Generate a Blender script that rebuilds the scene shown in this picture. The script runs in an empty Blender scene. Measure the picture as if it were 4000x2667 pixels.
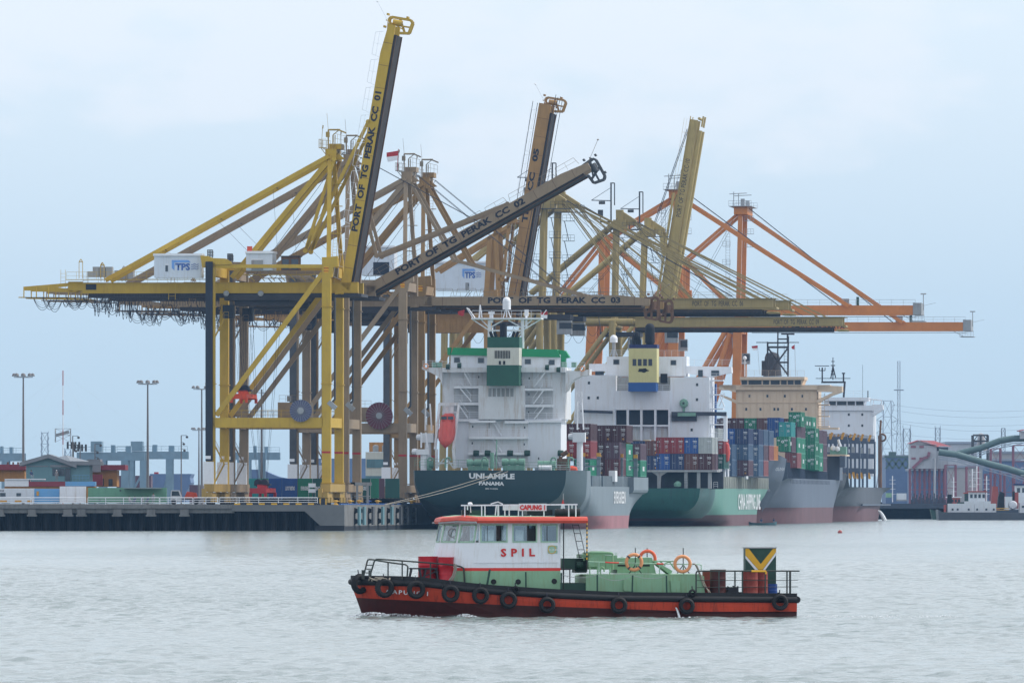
import bpy, bmesh, math, random
import numpy as np
from mathutils import Vector, Matrix, noise as mnoise
R = random.Random(7)
rad = math.radians
# ---------------------------------------------------------------- camera, sky, sun, exposure
F, CH, HY, CX = 40000.0, 4.2, 1960.0, 2000.0      # focal length in photo pixels, eye height, horizon row, centre column
scn = bpy.context.scene
COL = scn.collection
cam = bpy.data.cameras.new("camera"); camo = bpy.data.objects.new("camera", cam); COL.objects.link(camo)
camo.location = (0, 0, CH); camo.rotation_euler = (rad(90), 0, 0)
cam.sensor_width = 36.0; cam.lens = F / 4000 * 36.0; cam.shift_y = (HY - 1333.5) / 4000.0
cam.clip_start = 1.0; cam.clip_end = 30000.0
scn.camera = camo
scn.view_settings.view_transform = 'Standard'; scn.view_settings.look = 'None'
scn.view_settings.exposure = 0.42; scn.view_settings.gamma = 1.0
SUN_EL, SUN_AZ = 50.0, 78.0          # azimuth clockwise from the view direction
w = bpy.data.worlds.new("World"); scn.world = w; w.use_nodes = True
nt = w.node_tree; nt.nodes.clear()
def N(t, **k):
    n = nt.nodes.new(t)
    for a, b in k.items(): setattr(n, a, b)
    return n
out = N('ShaderNodeOutputWorld'); bg = N('ShaderNodeBackground'); sky = N('ShaderNodeTexSky', sky_type='NISHITA')
sky.sun_disc = False; sky.sun_elevation = rad(SUN_EL); sky.sun_rotation = rad(SUN_AZ); sky.dust_density = 3.0; sky.air_density = 1.2
tc = N('ShaderNodeTexCoord'); sep = N('ShaderNodeSeparateXYZ'); nt.links.new(tc.outputs['Generated'], sep.inputs[0])
ramp = N('ShaderNodeValToRGB'); cr = ramp.color_ramp
nt.links.new(sep.outputs['Z'], ramp.inputs[0])
cr.elements[0].position = 0.0; cr.elements[0].color = (0.455, 0.60, 0.72, 1)
cr.elements[1].position = 1.0; cr.elements[1].color = (0.52, 0.57, 0.64, 1)
for p, c in ((0.016, (0.505, 0.65, 0.775)), (0.04, (0.63, 0.745, 0.85)), (0.09, (0.84, 0.91, 0.99)), (0.14, (1.0, 1.07, 1.15)), (0.32, (1.0, 1.07, 1.15)), (0.6, (0.62, 0.67, 0.74))):
    e = cr.elements.new(p); e.color = (*c, 1)
mp = N('ShaderNodeMapping'); mp.inputs['Scale'].default_value = (26, 26, 60); mp.inputs['Location'].default_value = (3.3, 1.0, 0.4)
nz = N('ShaderNodeTexNoise'); nz.inputs['Scale'].default_value = 1.0; nz.inputs['Detail'].default_value = 8; nz.inputs['Roughness'].default_value = .52
nt.links.new(tc.outputs['Generated'], mp.inputs[0]); nt.links.new(mp.outputs[0], nz.inputs[0])
# cloud amount: noise lifted by height above the horizon
ma = N('ShaderNodeMath', operation='MULTIPLY_ADD'); ma.inputs[1].default_value = 11.0; ma.inputs[2].default_value = -0.36
nt.links.new(sep.outputs['Z'], ma.inputs[0])
mc = N('ShaderNodeMath', operation='MINIMUM'); mc.inputs[1].default_value = 0.14; nt.links.new(ma.outputs[0], mc.inputs[0])
mb_ = N('ShaderNodeMath', operation='ADD'); nt.links.new(mc.outputs[0], mb_.inputs[0]); nt.links.new(nz.outputs[0], mb_.inputs[1])
cmr = N('ShaderNodeMapRange'); cmr.interpolation_type = 'SMOOTHSTEP'
cmr.inputs['From Min'].default_value = 0.51; cmr.inputs['From Max'].default_value = 0.63; cmr.inputs['To Max'].default_value = 0.55
nt.links.new(mb_.outputs[0], cmr.inputs[0])
mixc = N('ShaderNodeMix', data_type='RGBA'); nt.links.new(cmr.outputs[0], mixc.inputs[0]); nt.links.new(ramp.outputs[0], mixc.inputs[6])
mixc.inputs[7].default_value = (0.76, 0.81, 0.89, 1)
sk = N('ShaderNodeVectorMath', operation='SCALE'); sk.inputs['Scale'].default_value = 0.06
nt.links.new(sky.outputs[0], sk.inputs[0])
mix2 = N('ShaderNodeMix', data_type='RGBA'); mix2.inputs[0].default_value = 0.86
nt.links.new(sk.outputs[0], mix2.inputs[6]); nt.links.new(mixc.outputs[2], mix2.inputs[7])
nt.links.new(mix2.outputs[2], bg.inputs[0]); nt.links.new(bg.outputs[0], out.inputs[0]); bg.inputs[1].default_value = 1.0
sl = bpy.data.lights.new("sun", 'SUN'); sl.energy = 2.3; sl.angle = rad(10); sl.color = (1.0, 0.95, 0.87)
so = bpy.data.objects.new("sun", sl); COL.objects.link(so)
_d = Vector((math.sin(rad(SUN_AZ)) * math.cos(rad(SUN_EL)), math.cos(rad(SUN_AZ)) * math.cos(rad(SUN_EL)), math.sin(rad(SUN_EL))))
so.rotation_euler = _d.to_track_quat('Z', 'Y').to_euler()

# ---------------------------------------------------------------- materials
MATS = {}
def mat(name, rgb, rough=.55, var=.12, dirt=0.0, dirtcol=(.10, .06, .04), scale=.35, metal=0.0, spec=.4, streak=True, emis=None, alpha=None):
    if name in MATS: return MATS[name]
    m = bpy.data.materials.new(name); m.use_nodes = True; t = m.node_tree; p = t.nodes['Principled BSDF']
    p.inputs['Roughness'].default_value = rough; p.inputs['Metallic'].default_value = metal
    p.inputs['Specular IOR Level'].default_value = spec
    if var or dirt:
        g = t.nodes.new('ShaderNodeNewGeometry')
        n1 = t.nodes.new('ShaderNodeTexNoise'); n1.inputs['Scale'].default_value = scale; n1.inputs['Detail'].default_value = 6
        n1.inputs['Roughness'].default_value = .65
        t.links.new(g.outputs['Position'], n1.inputs[0])
        r1 = t.nodes.new('ShaderNodeValToRGB'); t.links.new(n1.outputs[0], r1.inputs[0])
        r1.color_ramp.elements[0].position = .3; r1.color_ramp.elements[1].position = .7
        r1.color_ramp.elements[0].color = (*[max(0, c * (1 - var)) for c in rgb], 1)
        r1.color_ramp.elements[1].color = (*[min(1, c * (1 + var * .8)) for c in rgb], 1)
        last = r1.outputs[0]
        if dirt:
            mm = t.nodes.new('ShaderNodeMapping'); mm.inputs['Scale'].default_value = (scale * 7, scale * 7, scale * (.7 if streak else 7))
            t.links.new(g.outputs['Position'], mm.inputs[0])
            n2 = t.nodes.new('ShaderNodeTexNoise'); n2.inputs['Scale'].default_value = 1; n2.inputs['Detail'].default_value = 7; n2.inputs['Roughness'].default_value = .7
            t.links.new(mm.outputs[0], n2.inputs[0])
            r2 = t.nodes.new('ShaderNodeMapRange'); r2.inputs['From Min'].default_value = .50; r2.inputs['From Max'].default_value = .70
            r2.inputs['To Max'].default_value = dirt; t.links.new(n2.outputs[0], r2.inputs[0])
            mx = t.nodes.new('ShaderNodeMix'); mx.data_type = 'RGBA'
            t.links.new(r2.outputs[0], mx.inputs[0]); t.links.new(last, mx.inputs[6]); mx.inputs[7].default_value = (*dirtcol, 1)
            last = mx.outputs[2]
        t.links.new(last, p.inputs['Base Color'])
    else: p.inputs['Base Color'].default_value = (*rgb, 1)
    if emis: p.inputs['Emission Color'].default_value = (*emis, 1); p.inputs['Emission Strength'].default_value = 1
    if alpha is not None: p.inputs['Alpha'].default_value = alpha
    MATS[name] = m; return m
M = {}
def defm(k, rgb, **kw): M[k] = mat(k, rgb, **kw)
RUST = (.16, .06, .025)
defm('yellow_paint', (.52, .34, .035), dirt=.35, dirtcol=(.30, .17, .04), var=.10)
defm('yellow_old', (.42, .28, .07), dirt=.4, dirtcol=(.18, .11, .05))
defm('beige_paint', (.29, .215, .14), dirt=.45, dirtcol=(.17, .12, .085))
defm('tan_paint', (.28, .17, .065), dirt=.4, dirtcol=(.15, .08, .04))
defm('grey_beige', (.23, .19, .14), dirt=.45, dirtcol=(.13, .10, .08))
defm('brown_orange', (.37, .21, .075), dirt=.45, dirtcol=(.17, .09, .045))
defm('orange_paint', (.58, .21, .05), dirt=.3, dirtcol=(.40, .12, .06))
defm('navy_black', (.012, .018, .035), rough=.5, var=.3)
defm('dark_steel', (.035, .035, .045), rough=.6, var=.3)
defm('dark_grey', (.07, .075, .085), rough=.6, var=.25)
defm('rust_steel', (.16, .085, .05), rough=.8, var=.35)
defm('grey_steel', (.32, .34, .36), dirt=.4, dirtcol=RUST)
defm('cable_black', (.03, .03, .045), rough=.6, var=0)
defm('rope', (.30, .27, .23), rough=.9, var=.1)
defm('white_paint', (.78, .80, .84), dirt=.45, dirtcol=(.38, .26, .17), scale=.3, var=.06)
defm('ship_white', (.70, .72, .75), dirt=.6, dirtcol=(.36, .23, .13), scale=.25, var=.08)
defm('ship_white_clean', (.74, .77, .83), dirt=.25, dirtcol=(.45, .34, .25), scale=.2, var=.05)
defm('ship_tan', (.66, .52, .39), dirt=.3, dirtcol=(.36, .22, .14), scale=.2, var=.05)
defm('window_dark', (.03, .045, .065), rough=.12, var=0, spec=.8)
defm('letter_dark', (.018, .02, .035), var=.2)
defm('letter_white', (.75, .77, .80), var=.1, dirt=.35, dirtcol=(.3, .3, .3), scale=1.2)
defm('red_paint', (.45, .03, .035), dirt=.35, dirtcol=(.12, .02, .02))
defm('orange_red', (.72, .085, .03), dirt=.5, dirtcol=(.25, .04, .02), scale=.8)
defm('blue_logo', (.06, .14, .42), var=.1)
defm('blue_logo_light', (.18, .36, .74), var=.1)
defm('concrete', (.17, .17, .17), rough=.9, dirt=.7, dirtcol=(.09, .09, .09), scale=.25, var=.25)
defm('concrete_pale', (.14, .145, .15), rough=.9, dirt=.5, dirtcol=(.15, .15, .15), scale=.25, var=.2)
defm('concrete_wet_shade', (.012, .014, .02), rough=.7, var=.4, scale=.8)  # near black: shade under the quay deck put into the wet concrete colour
defm('rubber', (.014, .015, .018), rough=.8, var=.4, scale=4, dirt=.25, dirtcol=(.05, .048, .045), streak=False)

# ---------------------------------------------------------------- geometry helpers
TH = math.atan(.0963)            # heading of the quay line, clockwise from the view direction
class Fr:
    """a ground frame: origin, x to the right, y away along the heading, z up; L() is the local point seen at a photo pixel on the plane y"""
    def __init__(s, ox, oy, oz=0.0, th=TH):
        s.o = Vector((ox, oy, oz)); s.th = th; s.c = math.cos(th); s.s = math.sin(th)
    def L(s, px, py, y=0.0):
        k = (px - CX) / F
        x = (k * (s.o.y + y * s.c) - s.o.x - y * s.s) / (s.c + k * s.s)
        d = s.o.y + y * s.c - x * s.s
        return Vector((x, y, CH + (HY - py) * d / F - s.o.z))
    def W(s, p): return Vector((s.o.x + p[0] * s.c + p[1] * s.s, s.o.y - p[0] * s.s + p[1] * s.c, s.o.z + p[2]))
    def sc(s, y=0.0): return F / (s.o.y + y * s.c)
def G(px, d, z=0.0, th=0.0):     # a frame whose origin is seen in column px at distance d
    return Fr((px - CX) * d / F, d, z, th)
def place(f, T):
    T.location = f.o; T.rotation_euler = (0, 0, -f.th)
def tag(o, label, cat, group=None, kind=None):
    if label: o['label'] = label
    if cat: o['category'] = cat
    if group: o['group'] = group
    if kind: o['kind'] = kind
    return o
def thing(name, label, cat, f=None, group=None, kind=None):
    o = bpy.data.objects.new(name, None); COL.objects.link(o); o.empty_display_size = .5
    if f is not None: place(f, o)
    return tag(o, label, cat, group, kind)
class MB:
    def __init__(s): s.v = []; s.f = []; s.m = []; s.cm = 0; s.cuts = []
    def cut(s): s.cuts.append((len(s.v), len(s.f))); return s       # what follows becomes a part of its own
    def mi(s, i): s.cm = i; return s
    def add(s, vs, fs):
        b = len(s.v); s.v += [tuple(q) for q in vs]
        for q in fs: s.f.append(tuple(b + i for i in q)); s.m.append(s.cm)
        return s
    def box(s, x0, x1, y0, y1, z0, z1):
        return s.add([(x0, y0, z0), (x1, y0, z0), (x1, y1, z0), (x0, y1, z0), (x0, y0, z1), (x1, y0, z1), (x1, y1, z1), (x0, y1, z1)],
                     [(0, 3, 2, 1), (4, 5, 6, 7), (0, 1, 5, 4), (1, 2, 6, 5), (2, 3, 7, 6), (3, 0, 4, 7)])
    def pbox(s, f, x1, y1, x2, y2, ya, yb):       # photo rectangle on plane ya, reaching back to yb
        a = f.L(x1, y2, ya); b = f.L(x2, y1, ya); return s.box(a.x, b.x, ya, yb, a.z, b.z)
    def beam(s, p, q, w, h, up=(0, 0, 1)):        # w across (in the plane of up), h along the third axis
        p = Vector(p); q = Vector(q); d = (q - p).normalized(); u = Vector(up)
        if abs(d.dot(u)) > .999: u = Vector((0, 1, 0))
        side = d.cross(u).normalized(); up2 = side.cross(d).normalized()
        a = side * h / 2; b = up2 * w / 2
        vs = [p - a - b, p + a - b, p + a + b, p - a + b, q - a - b, q + a - b, q + a + b, q - a + b]
        return s.add(vs, [(0, 1, 2, 3), (7, 6, 5, 4), (0, 4, 5, 1), (1, 5, 6, 2), (2, 6, 7, 3), (3, 7, 4, 0)])
    def pl(s, p, q, w, t):       # bar lying in an x-z plane: w in the plane, t along y
        p = Vector(p); q = Vector(q); d = (q - p).normalized(); n = Vector((-d.z, 0, d.x)) * w / 2; y = Vector((0, t / 2, 0))
        vs = [p - n - y, p + n - y, p + n + y, p - n + y, q - n - y, q + n - y, q + n + y, q - n + y]
        return s.add(vs, [(0, 3, 2, 1), (4, 5, 6, 7), (0, 1, 5, 4), (1, 2, 6, 5), (2, 3, 7, 6), (3, 0, 4, 7)])
    def tube(s, p, q, r, n=8, r2=None, cap=True):
        p = Vector(p); q = Vector(q); r2 = r if r2 is None else r2; d = (q - p)
        if d.length < 1e-6: return s
        d.normalize(); a = d.orthogonal().normalized(); b = d.cross(a)
        vs = []; fs = []
        for i in range(n):
            c = math.cos(2 * math.pi * i / n); e = math.sin(2 * math.pi * i / n)
            vs.append(p + (a * c + b * e) * r); vs.append(q + (a * c + b * e) * r2)
        for i in range(n):
            j = (i + 1) % n; fs.append((2 * i, 2 * j, 2 * j + 1, 2 * i + 1))
        if cap: fs.append(tuple(2 * i for i in range(n))[::-1]); fs.append(tuple(2 * i + 1 for i in range(n)))
        return s.add(vs, fs)
    def path(s, pts, r, n=6):
        for a, b in zip(pts[:-1], pts[1:]): s.tube(a, b, r, n)
        return s
    def prism(s, poly, y0, y1):     # polygon in x-z, pushed along y
        n = len(poly); vs = [(p[0], y0, p[-1]) for p in poly] + [(p[0], y1, p[-1]) for p in poly]
        fs = [tuple(range(n)), tuple(range(2 * n - 1, n - 1, -1))] + [(i, n + i, n + (i + 1) % n, (i + 1) % n) for i in range(n)]
        ar = sum(poly[i][0] * poly[(i + 1) % n][-1] - poly[(i + 1) % n][0] * poly[i][-1] for i in range(n))
        if ar < 0: fs = [q[::-1] for q in fs]
        return s.add(vs, fs)
    def pprism(s, f, pts, ya, yb):
        return s.prism([f.L(a, b, ya) for a, b in pts], ya, yb)
    def vprism(s, poly, z0, z1):
        n = len(poly); vs = [(p[0], p[1], z0) for p in poly] + [(p[0], p[1], z1) for p in poly]
        return s.add(vs, [tuple(range(n))[::-1], tuple(range(n, 2 * n))] + [(i, (i + 1) % n, n + (i + 1) % n, n + i) for i in range(n)])
    def lathe(s, c, prof, n=16, axis='z', a0=0):
        c = Vector(c); vs = []; k = len(prof)
        for i in range(n):
            t = 2 * math.pi * i / n + a0; co = math.cos(t); si = math.sin(t)
            for r, h in prof:
                q = {'z': (r * co, r * si, h), 'y': (r * co, h, r * si), 'x': (h, r * co, r * si)}[axis]
                vs.append(c + Vector(q))
        fs = []
        for i in range(n):
            j = (i + 1) % n
            for t in range(k - 1): fs.append((i * k + t, j * k + t, j * k + t + 1, i * k + t + 1))
        return s.add(vs, fs)
    def torus(s, c, R_, r, n=24, m=10, axis='y', sq=1.0):
        prof = [(R_ + r * math.cos(2 * math.pi * i / m), r * sq * math.sin(2 * math.pi * i / m)) for i in range(m + 1)]
        return s.lathe(c, prof, n, axis)
    def rail(s, pts, h, r=.035, step=2.0, mids=1, n=4):     # a railing along pts (foot points)
        up = Vector((0, 0, h))
        for a, b in zip(pts[:-1], pts[1:]):
            a = Vector(a); b = Vector(b); s.tube(a + up, b + up, r, n)
            for k in range(mids): s.tube(a + up * (k + 1) / (mids + 1), b + up * (k + 1) / (mids + 1), r * .7, n)
            c = max(1, round((b - a).length / step))
            for i in range(c + 1): q = a.lerp(b, i / c); s.tube(q, q + up, r * .8, n)
        return s
    def ladder(s, p, q, w=.5, r=.03, step=.35, dr=(0, 1, 0), n=4):
        p = Vector(p); q = Vector(q); o = Vector(dr) * w / 2
        s.tube(p - o, q - o, r, n); s.tube(p + o, q + o, r, n); c = max(2, int((q - p).length / step))
        for i in range(1, c): t = p.lerp(q, i / c); s.tube(t - o, t + o, r * .7, 4)
        return s
    def lattice(s, p, q, w, r, step, n=4):         # square lattice mast from p to q (w0,w1)
        p = Vector(p); q = Vector(q); c = max(2, int((q - p).length / step)); prev = None
        for i in range(c + 1):
            t = i / c; ww = w[0] * (1 - t) + w[1] * t; m = p.lerp(q, t)
            k = [m + Vector((x * ww / 2, y * ww / 2, 0)) for x, y in ((-1, -1), (1, -1), (1, 1), (-1, 1))]
            if prev:
                for j in range(4):
                    s.tube(prev[j], k[j], r, n, cap=False); s.tube(k[j], k[(j + 1) % 4], r * .7, n, cap=False)
                    s.tube(prev[j], k[(j + 1) % 4] if i % 2 else k[(j + 3) % 4], r * .6, n, cap=False)
            prev = k
        return s
    def mesh(s, name, mats, smooth=False):
        me = bpy.data.meshes.new(name); me.from_pydata(s.v, [], s.f); me.update()
        for m in (mats if isinstance(mats, (list, tuple)) else [mats]): me.materials.append(M[m] if isinstance(m, str) else m)
        me.polygons.foreach_set('material_index', s.m)
        if smooth: me.polygons.foreach_set('use_smooth', [True] * len(me.polygons)); me.set_sharp_from_angle(angle=rad(38))
        return me
    def build(s, name, mats, parent=None, f=None, smooth=False):
        if s.cuts:
            cs = s.cuts + [(len(s.v), len(s.f))]; o = None
            if s.cuts[0][1] > 0: cs = [(0, 0)] + cs
            for (v0, f0), (v1, f1_) in zip(cs, cs[1:]):
                if f1_ > f0: q = MB(); q.v = s.v[v0:v1]; q.f = [tuple(i - v0 for i in x) for x in s.f[f0:f1_]]; q.m = s.m[f0:f1_]; o2 = q.build(name, mats, parent, f, smooth); o = o or o2
            return o
        o = bpy.data.objects.new(name, s.mesh(name, mats, smooth)); COL.objects.link(o)
        if parent is not None: o.parent = parent
        elif f is not None: place(f, o)
        return o
def text_obj(name, s, matk, parent, p, ux, uz, height, bold=.0, space=1.0, width=None, depth=.02, off=None, shear=0.0):
    """lettering: lower-left corner p, ux = reading direction, uz = up direction of letters"""
    cu = bpy.data.curves.new(name, 'FONT'); cu.body = s; cu.size = 1.0; cu.offset = bold; cu.space_character = space; cu.resolution_u = 2
    cu.shear = shear
    to = bpy.data.objects.new(name, cu); COL.objects.link(to)
    dg = bpy.context.evaluated_depsgraph_get(); me = bpy.data.meshes.new_from_object(to.evaluated_get(dg))
    bpy.data.objects.remove(to); bpy.data.curves.remove(cu)
    n = len(me.vertices); co = np.empty(n * 3, 'f'); me.vertices.foreach_get('co', co); co = co.reshape(-1, 3)
    x0, y0 = co[:, 0].min(), co[:, 1].min(); x1, y1 = co[:, 0].max(), co[:, 1].max()
    sy = height / (y1 - y0); sx = sy if width is None else width / (x1 - x0)
    ux = Vector(ux).normalized(); uz = Vector(uz).normalized(); nn = ux.cross(uz)
    X = (co[:, 0] - x0) * sx; Y = (co[:, 1] - y0) * sy
    P = np.array(p) + np.outer(X, ux) + np.outer(Y, uz) + np.outer(np.full(n, depth), nn)
    me.vertices.foreach_set('co', P.astype('f').ravel()); me.update(); me.name = name
    me.materials.clear(); me.materials.append(M[matk])
    o = bpy.data.objects.new(name, me); COL.objects.link(o); o.parent = parent
    return o
def ptext(name, s, matk, parent, f, x1, y1, x2, y2, y, hpx, bold=.02, space=1.0, shear=0.0):   # lettering between two photo points (baseline) on plane y
    a = f.L(x1, y1, y); b = f.L(x2, y2, y); d = b - a; up = Vector((-d.z, 0, d.x)).normalized()
    return text_obj(name, s, matk, parent, a, d, up, hpx / f.sc(y), bold, space, d.length, .03, shear=shear)
def copy_tree(o, parent=None):
    c = o.copy(); COL.objects.link(c); c.parent = parent
    for ch in list(o.children): copy_tree(ch, c)
    return c
# ---------------------------------------------------------------- water: one displaced sheet, dense where the lens looks
def water_mat():
    m = bpy.data.materials.new('river_water'); m.use_nodes = True; t = m.node_tree; p = t.nodes['Principled BSDF']
    p.inputs['Base Color'].default_value = (.185, .235, .235, 1); p.inputs['Roughness'].default_value = .12; p.inputs['IOR'].default_value = 1.33
    g = t.nodes.new('ShaderNodeNewGeometry'); mp = t.nodes.new('ShaderNodeMapping'); mp.inputs['Scale'].default_value = (1, 1, 1)
    t.links.new(g.outputs['Position'], mp.inputs[0])
    n = t.nodes.new('ShaderNodeTexNoise'); n.inputs['Scale'].default_value = 3.2; n.inputs['Detail'].default_value = 4; t.links.new(mp.outputs[0], n.inputs[0])
    b = t.nodes.new('ShaderNodeBump'); b.inputs['Strength'].default_value = .9; b.inputs['Distance'].default_value = .06
    t.links.new(n.outputs[0], b.inputs['Height'])
    n2 = t.nodes.new('ShaderNodeTexNoise'); n2.inputs['Scale'].default_value = .75; n2.inputs['Detail'].default_value = 5; n2.inputs['Roughness'].default_value = .6
    mp2 = t.nodes.new('ShaderNodeMapping'); mp2.inputs['Scale'].default_value = (.8, 1.3, 1); t.links.new(g.outputs['Position'], mp2.inputs[0]); t.links.new(mp2.outputs[0], n2.inputs[0])
    n3 = t.nodes.new('ShaderNodeTexNoise'); n3.inputs['Scale'].default_value = .016; n3.inputs['Detail'].default_value = 3; mp3 = t.nodes.new('ShaderNodeMapping'); mp3.inputs['Scale'].default_value = (1, .5, 1); t.links.new(g.outputs['Position'], mp3.inputs[0]); t.links.new(mp3.outputs[0], n3.inputs[0])
    mr = t.nodes.new('ShaderNodeMapRange'); mr.inputs['From Min'].default_value = .35; mr.inputs['From Max'].default_value = .65; mr.inputs['To Min'].default_value = .35; mr.inputs['To Max'].default_value = 1.0; t.links.new(n3.outputs[0], mr.inputs[0])
    b2 = t.nodes.new('ShaderNodeBump'); b2.inputs['Distance'].default_value = .32; t.links.new(mr.outputs[0], b2.inputs['Strength']); t.links.new(n2.outputs[0], b2.inputs['Height']); t.links.new(b2.outputs[0], b.inputs['Normal'])
    t.links.new(b.outputs[0], p.inputs['Normal'])
    return m
M['water'] = water_mat()
def water():
    rows = []; d = 150.0
    while d < 5200:
        rows.append(d); d += .38 if 225 < d < 470 else (2.0 if d < 225 else .38 * (d / 470) ** 1.65)
    ang = np.concatenate([np.linspace(-40, -4.2, 30), np.linspace(-3.4, 3.4, 420), np.linspace(4.2, 40, 30)])
    rows = np.array(rows); A = np.tan(np.radians(ang))
    X = rows[:, None] * A[None, :]; Y = np.repeat(rows[:, None], len(A), 1)
    sp = np.maximum(np.gradient(rows)[:, None] * np.ones_like(X), np.abs(np.gradient(X, axis=1)))
    rg = np.random.default_rng(3); Z = np.zeros_like(X)
    # slow patches of calmer and rougher water
    pat = .5 + .5 * np.sin(X * .05 + 1.3 * np.sin(Y * .021) + 2) * np.sin(Y * .034 + 1.1 * np.sin(X * .043 + 1))
    pat = .6 + .7 * pat
    for i in range(46):
        lam = .7 * (1.085 ** i) * (0.9 + .2 * rg.random()); th = rg.normal(1.25, .62); ph = rg.random() * 6.28
        k = 2 * math.pi / lam; amp = .0105 * lam ** .72 if lam < 3 else .0105 * 3 ** .72 * (3 / lam) ** 1.1
        fade = np.clip((lam / np.maximum(sp, .01) - 2.0) / 2.5, 0, 1)
        s = np.sin(k * (X * math.cos(th) + Y * math.sin(th)) + ph + .6 * np.sin(X * .31 / lam + Y * .23 / lam + ph * 2))
        Z += amp * fade * (1 - 1.0 * np.abs(s)) * 1.15 * pat
    Z -= Z.mean()
    nr, nc = X.shape; me = bpy.data.meshes.new('water'); co = np.stack([X, Y, Z], -1).reshape(-1, 3).astype('f')
    me.vertices.add(nr * nc); me.vertices.foreach_set('co', co.ravel())
    i = (np.arange(nr - 1)[:, None] * nc + np.arange(nc - 1)[None, :]).ravel()
    q = np.stack([i, i + 1, i + nc + 1, i + nc], -1).astype('i'); nf = len(q)
    me.loops.add(nf * 4); me.loops.foreach_set('vertex_index', q.ravel()); me.polygons.add(nf)
    me.polygons.foreach_set('loop_start', (np.arange(nf) * 4).astype('i'))
    me.polygons.foreach_set('use_smooth', np.ones(nf, bool)); me.update(); me.validate()
    me.materials.append(M['water'])
    o = bpy.data.objects.new('water', me); COL.objects.link(o); tag(o, 'grey brown harbour water with small ripples', None, kind='structure')
    print('water verts', nr * nc)
water()
# ---------------------------------------------------------------- the workboat in the foreground
defm('boat_red', (.54, .052, .018), dirt=.8, dirtcol=(.15, .022, .012), scale=1.1, var=.12)
defm('boat_bottom', (.065, .010, .008), dirt=.5, dirtcol=(.03, .012, .01), scale=1.2, var=.3)
defm('boat_black', (.012, .014, .018), rough=.55, var=.4, scale=2)
defm('boat_white', (.80, .82, .87), dirt=.4, dirtcol=(.45, .33, .22), scale=1.0, var=.04)
defm('boat_mint', (.25, .44, .28), dirt=.45, dirtcol=(.22, .22, .09), scale=1.2, var=.07)
defm('boat_frame', (.36, .56, .42), scale=2, var=.06, dirt=.3, dirtcol=(.12, .12, .06))
defm('boat_green', (.022, .065, .05), var=.25, scale=2)
defm('boat_rail', (.04, .055, .052), var=.2, scale=3, dirt=.4, dirtcol=RUST)
defm('boat_roof', (.56, .07, .045), scale=1.5, var=.12, dirt=.3, dirtcol=(.45, .25, .2))
defm('boat_stripe', (.68, .045, .035), scale=1.5, var=.08)
defm('drum_red', (.55, .022, .035), rough=.35, var=.1, scale=2, dirt=.35, dirtcol=(.16, .01, .015), streak=False)
defm('drum_rust', (.25, .045, .035), rough=.6, var=.25, scale=3, dirt=.6, dirtcol=(.08, .03, .02))
defm('drum_dark', (.07, .018, .018), rough=.6, var=.3, scale=3)
defm('ring_orange', (.78, .33, .15), rough=.6, var=.1, scale=6, dirt=.3, dirtcol=(.4, .2, .12))
defm('ring_red', (.72, .12, .06), rough=.6, var=.1, scale=6)
defm('mustard', (.75, .42, .03), var=.1, scale=3)
defm('blue_plastic', (.03, .08, .30), rough=.4, var=.1)
defm('board_white', (.78, .8, .84), var=.05, scale=3)
defm('letter_red', (.60, .03, .03), var=.1, scale=5)
defm('skin', (.30, .17, .11), rough=.6, var=.05)
defm('cloth_blue', (.05, .08, .16), rough=.9, var=.2, scale=8)
defm('cloth_grey', (.25, .26, .28), rough=.9, var=.2, scale=8)
defm('hair_black', (.01, .01, .01), var=0)
def glass(name, tint, tr):
    m = bpy.data.materials.new(name); m.use_nodes = True; t = m.node_tree; t.nodes.clear()
    o = t.nodes.new('ShaderNodeOutputMaterial'); a = t.nodes.new('ShaderNodeBsdfTransparent'); a.inputs[0].default_value = (*tint, 1)
    g = t.nodes.new('ShaderNodeBsdfGlossy'); g.inputs['Roughness'].default_value = .05; g.inputs['Color'].default_value = (.75, .8, .85, 1)
    x = t.nodes.new('ShaderNodeMixShader'); x.inputs[0].default_value = tr
    t.links.new(a.outputs[0], x.inputs[1]); t.links.new(g.outputs[0], x.inputs[2]); t.links.new(x.outputs[0], o.inputs[0]); M[name] = m
glass('pane_glass', (.70, .76, .78), .22)
BF = Fr(0, 366.0, 0, -rad(7)); BW = 4.3; BC = BW / 2
def z1(u, v): return (1350 + u / 2.352, 1900 + v / 2.352)
def z2(u, v): return (2150 + u / 2.24, 2000 + v / 2.24)
def BL(p, y=0.0): return BF.L(p[0], p[1], y)
boat = thing('workboat', 'red and black workboat with white wheelhouse and mint green deck tank, crossing the foreground', 'boat', BF)
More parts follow.
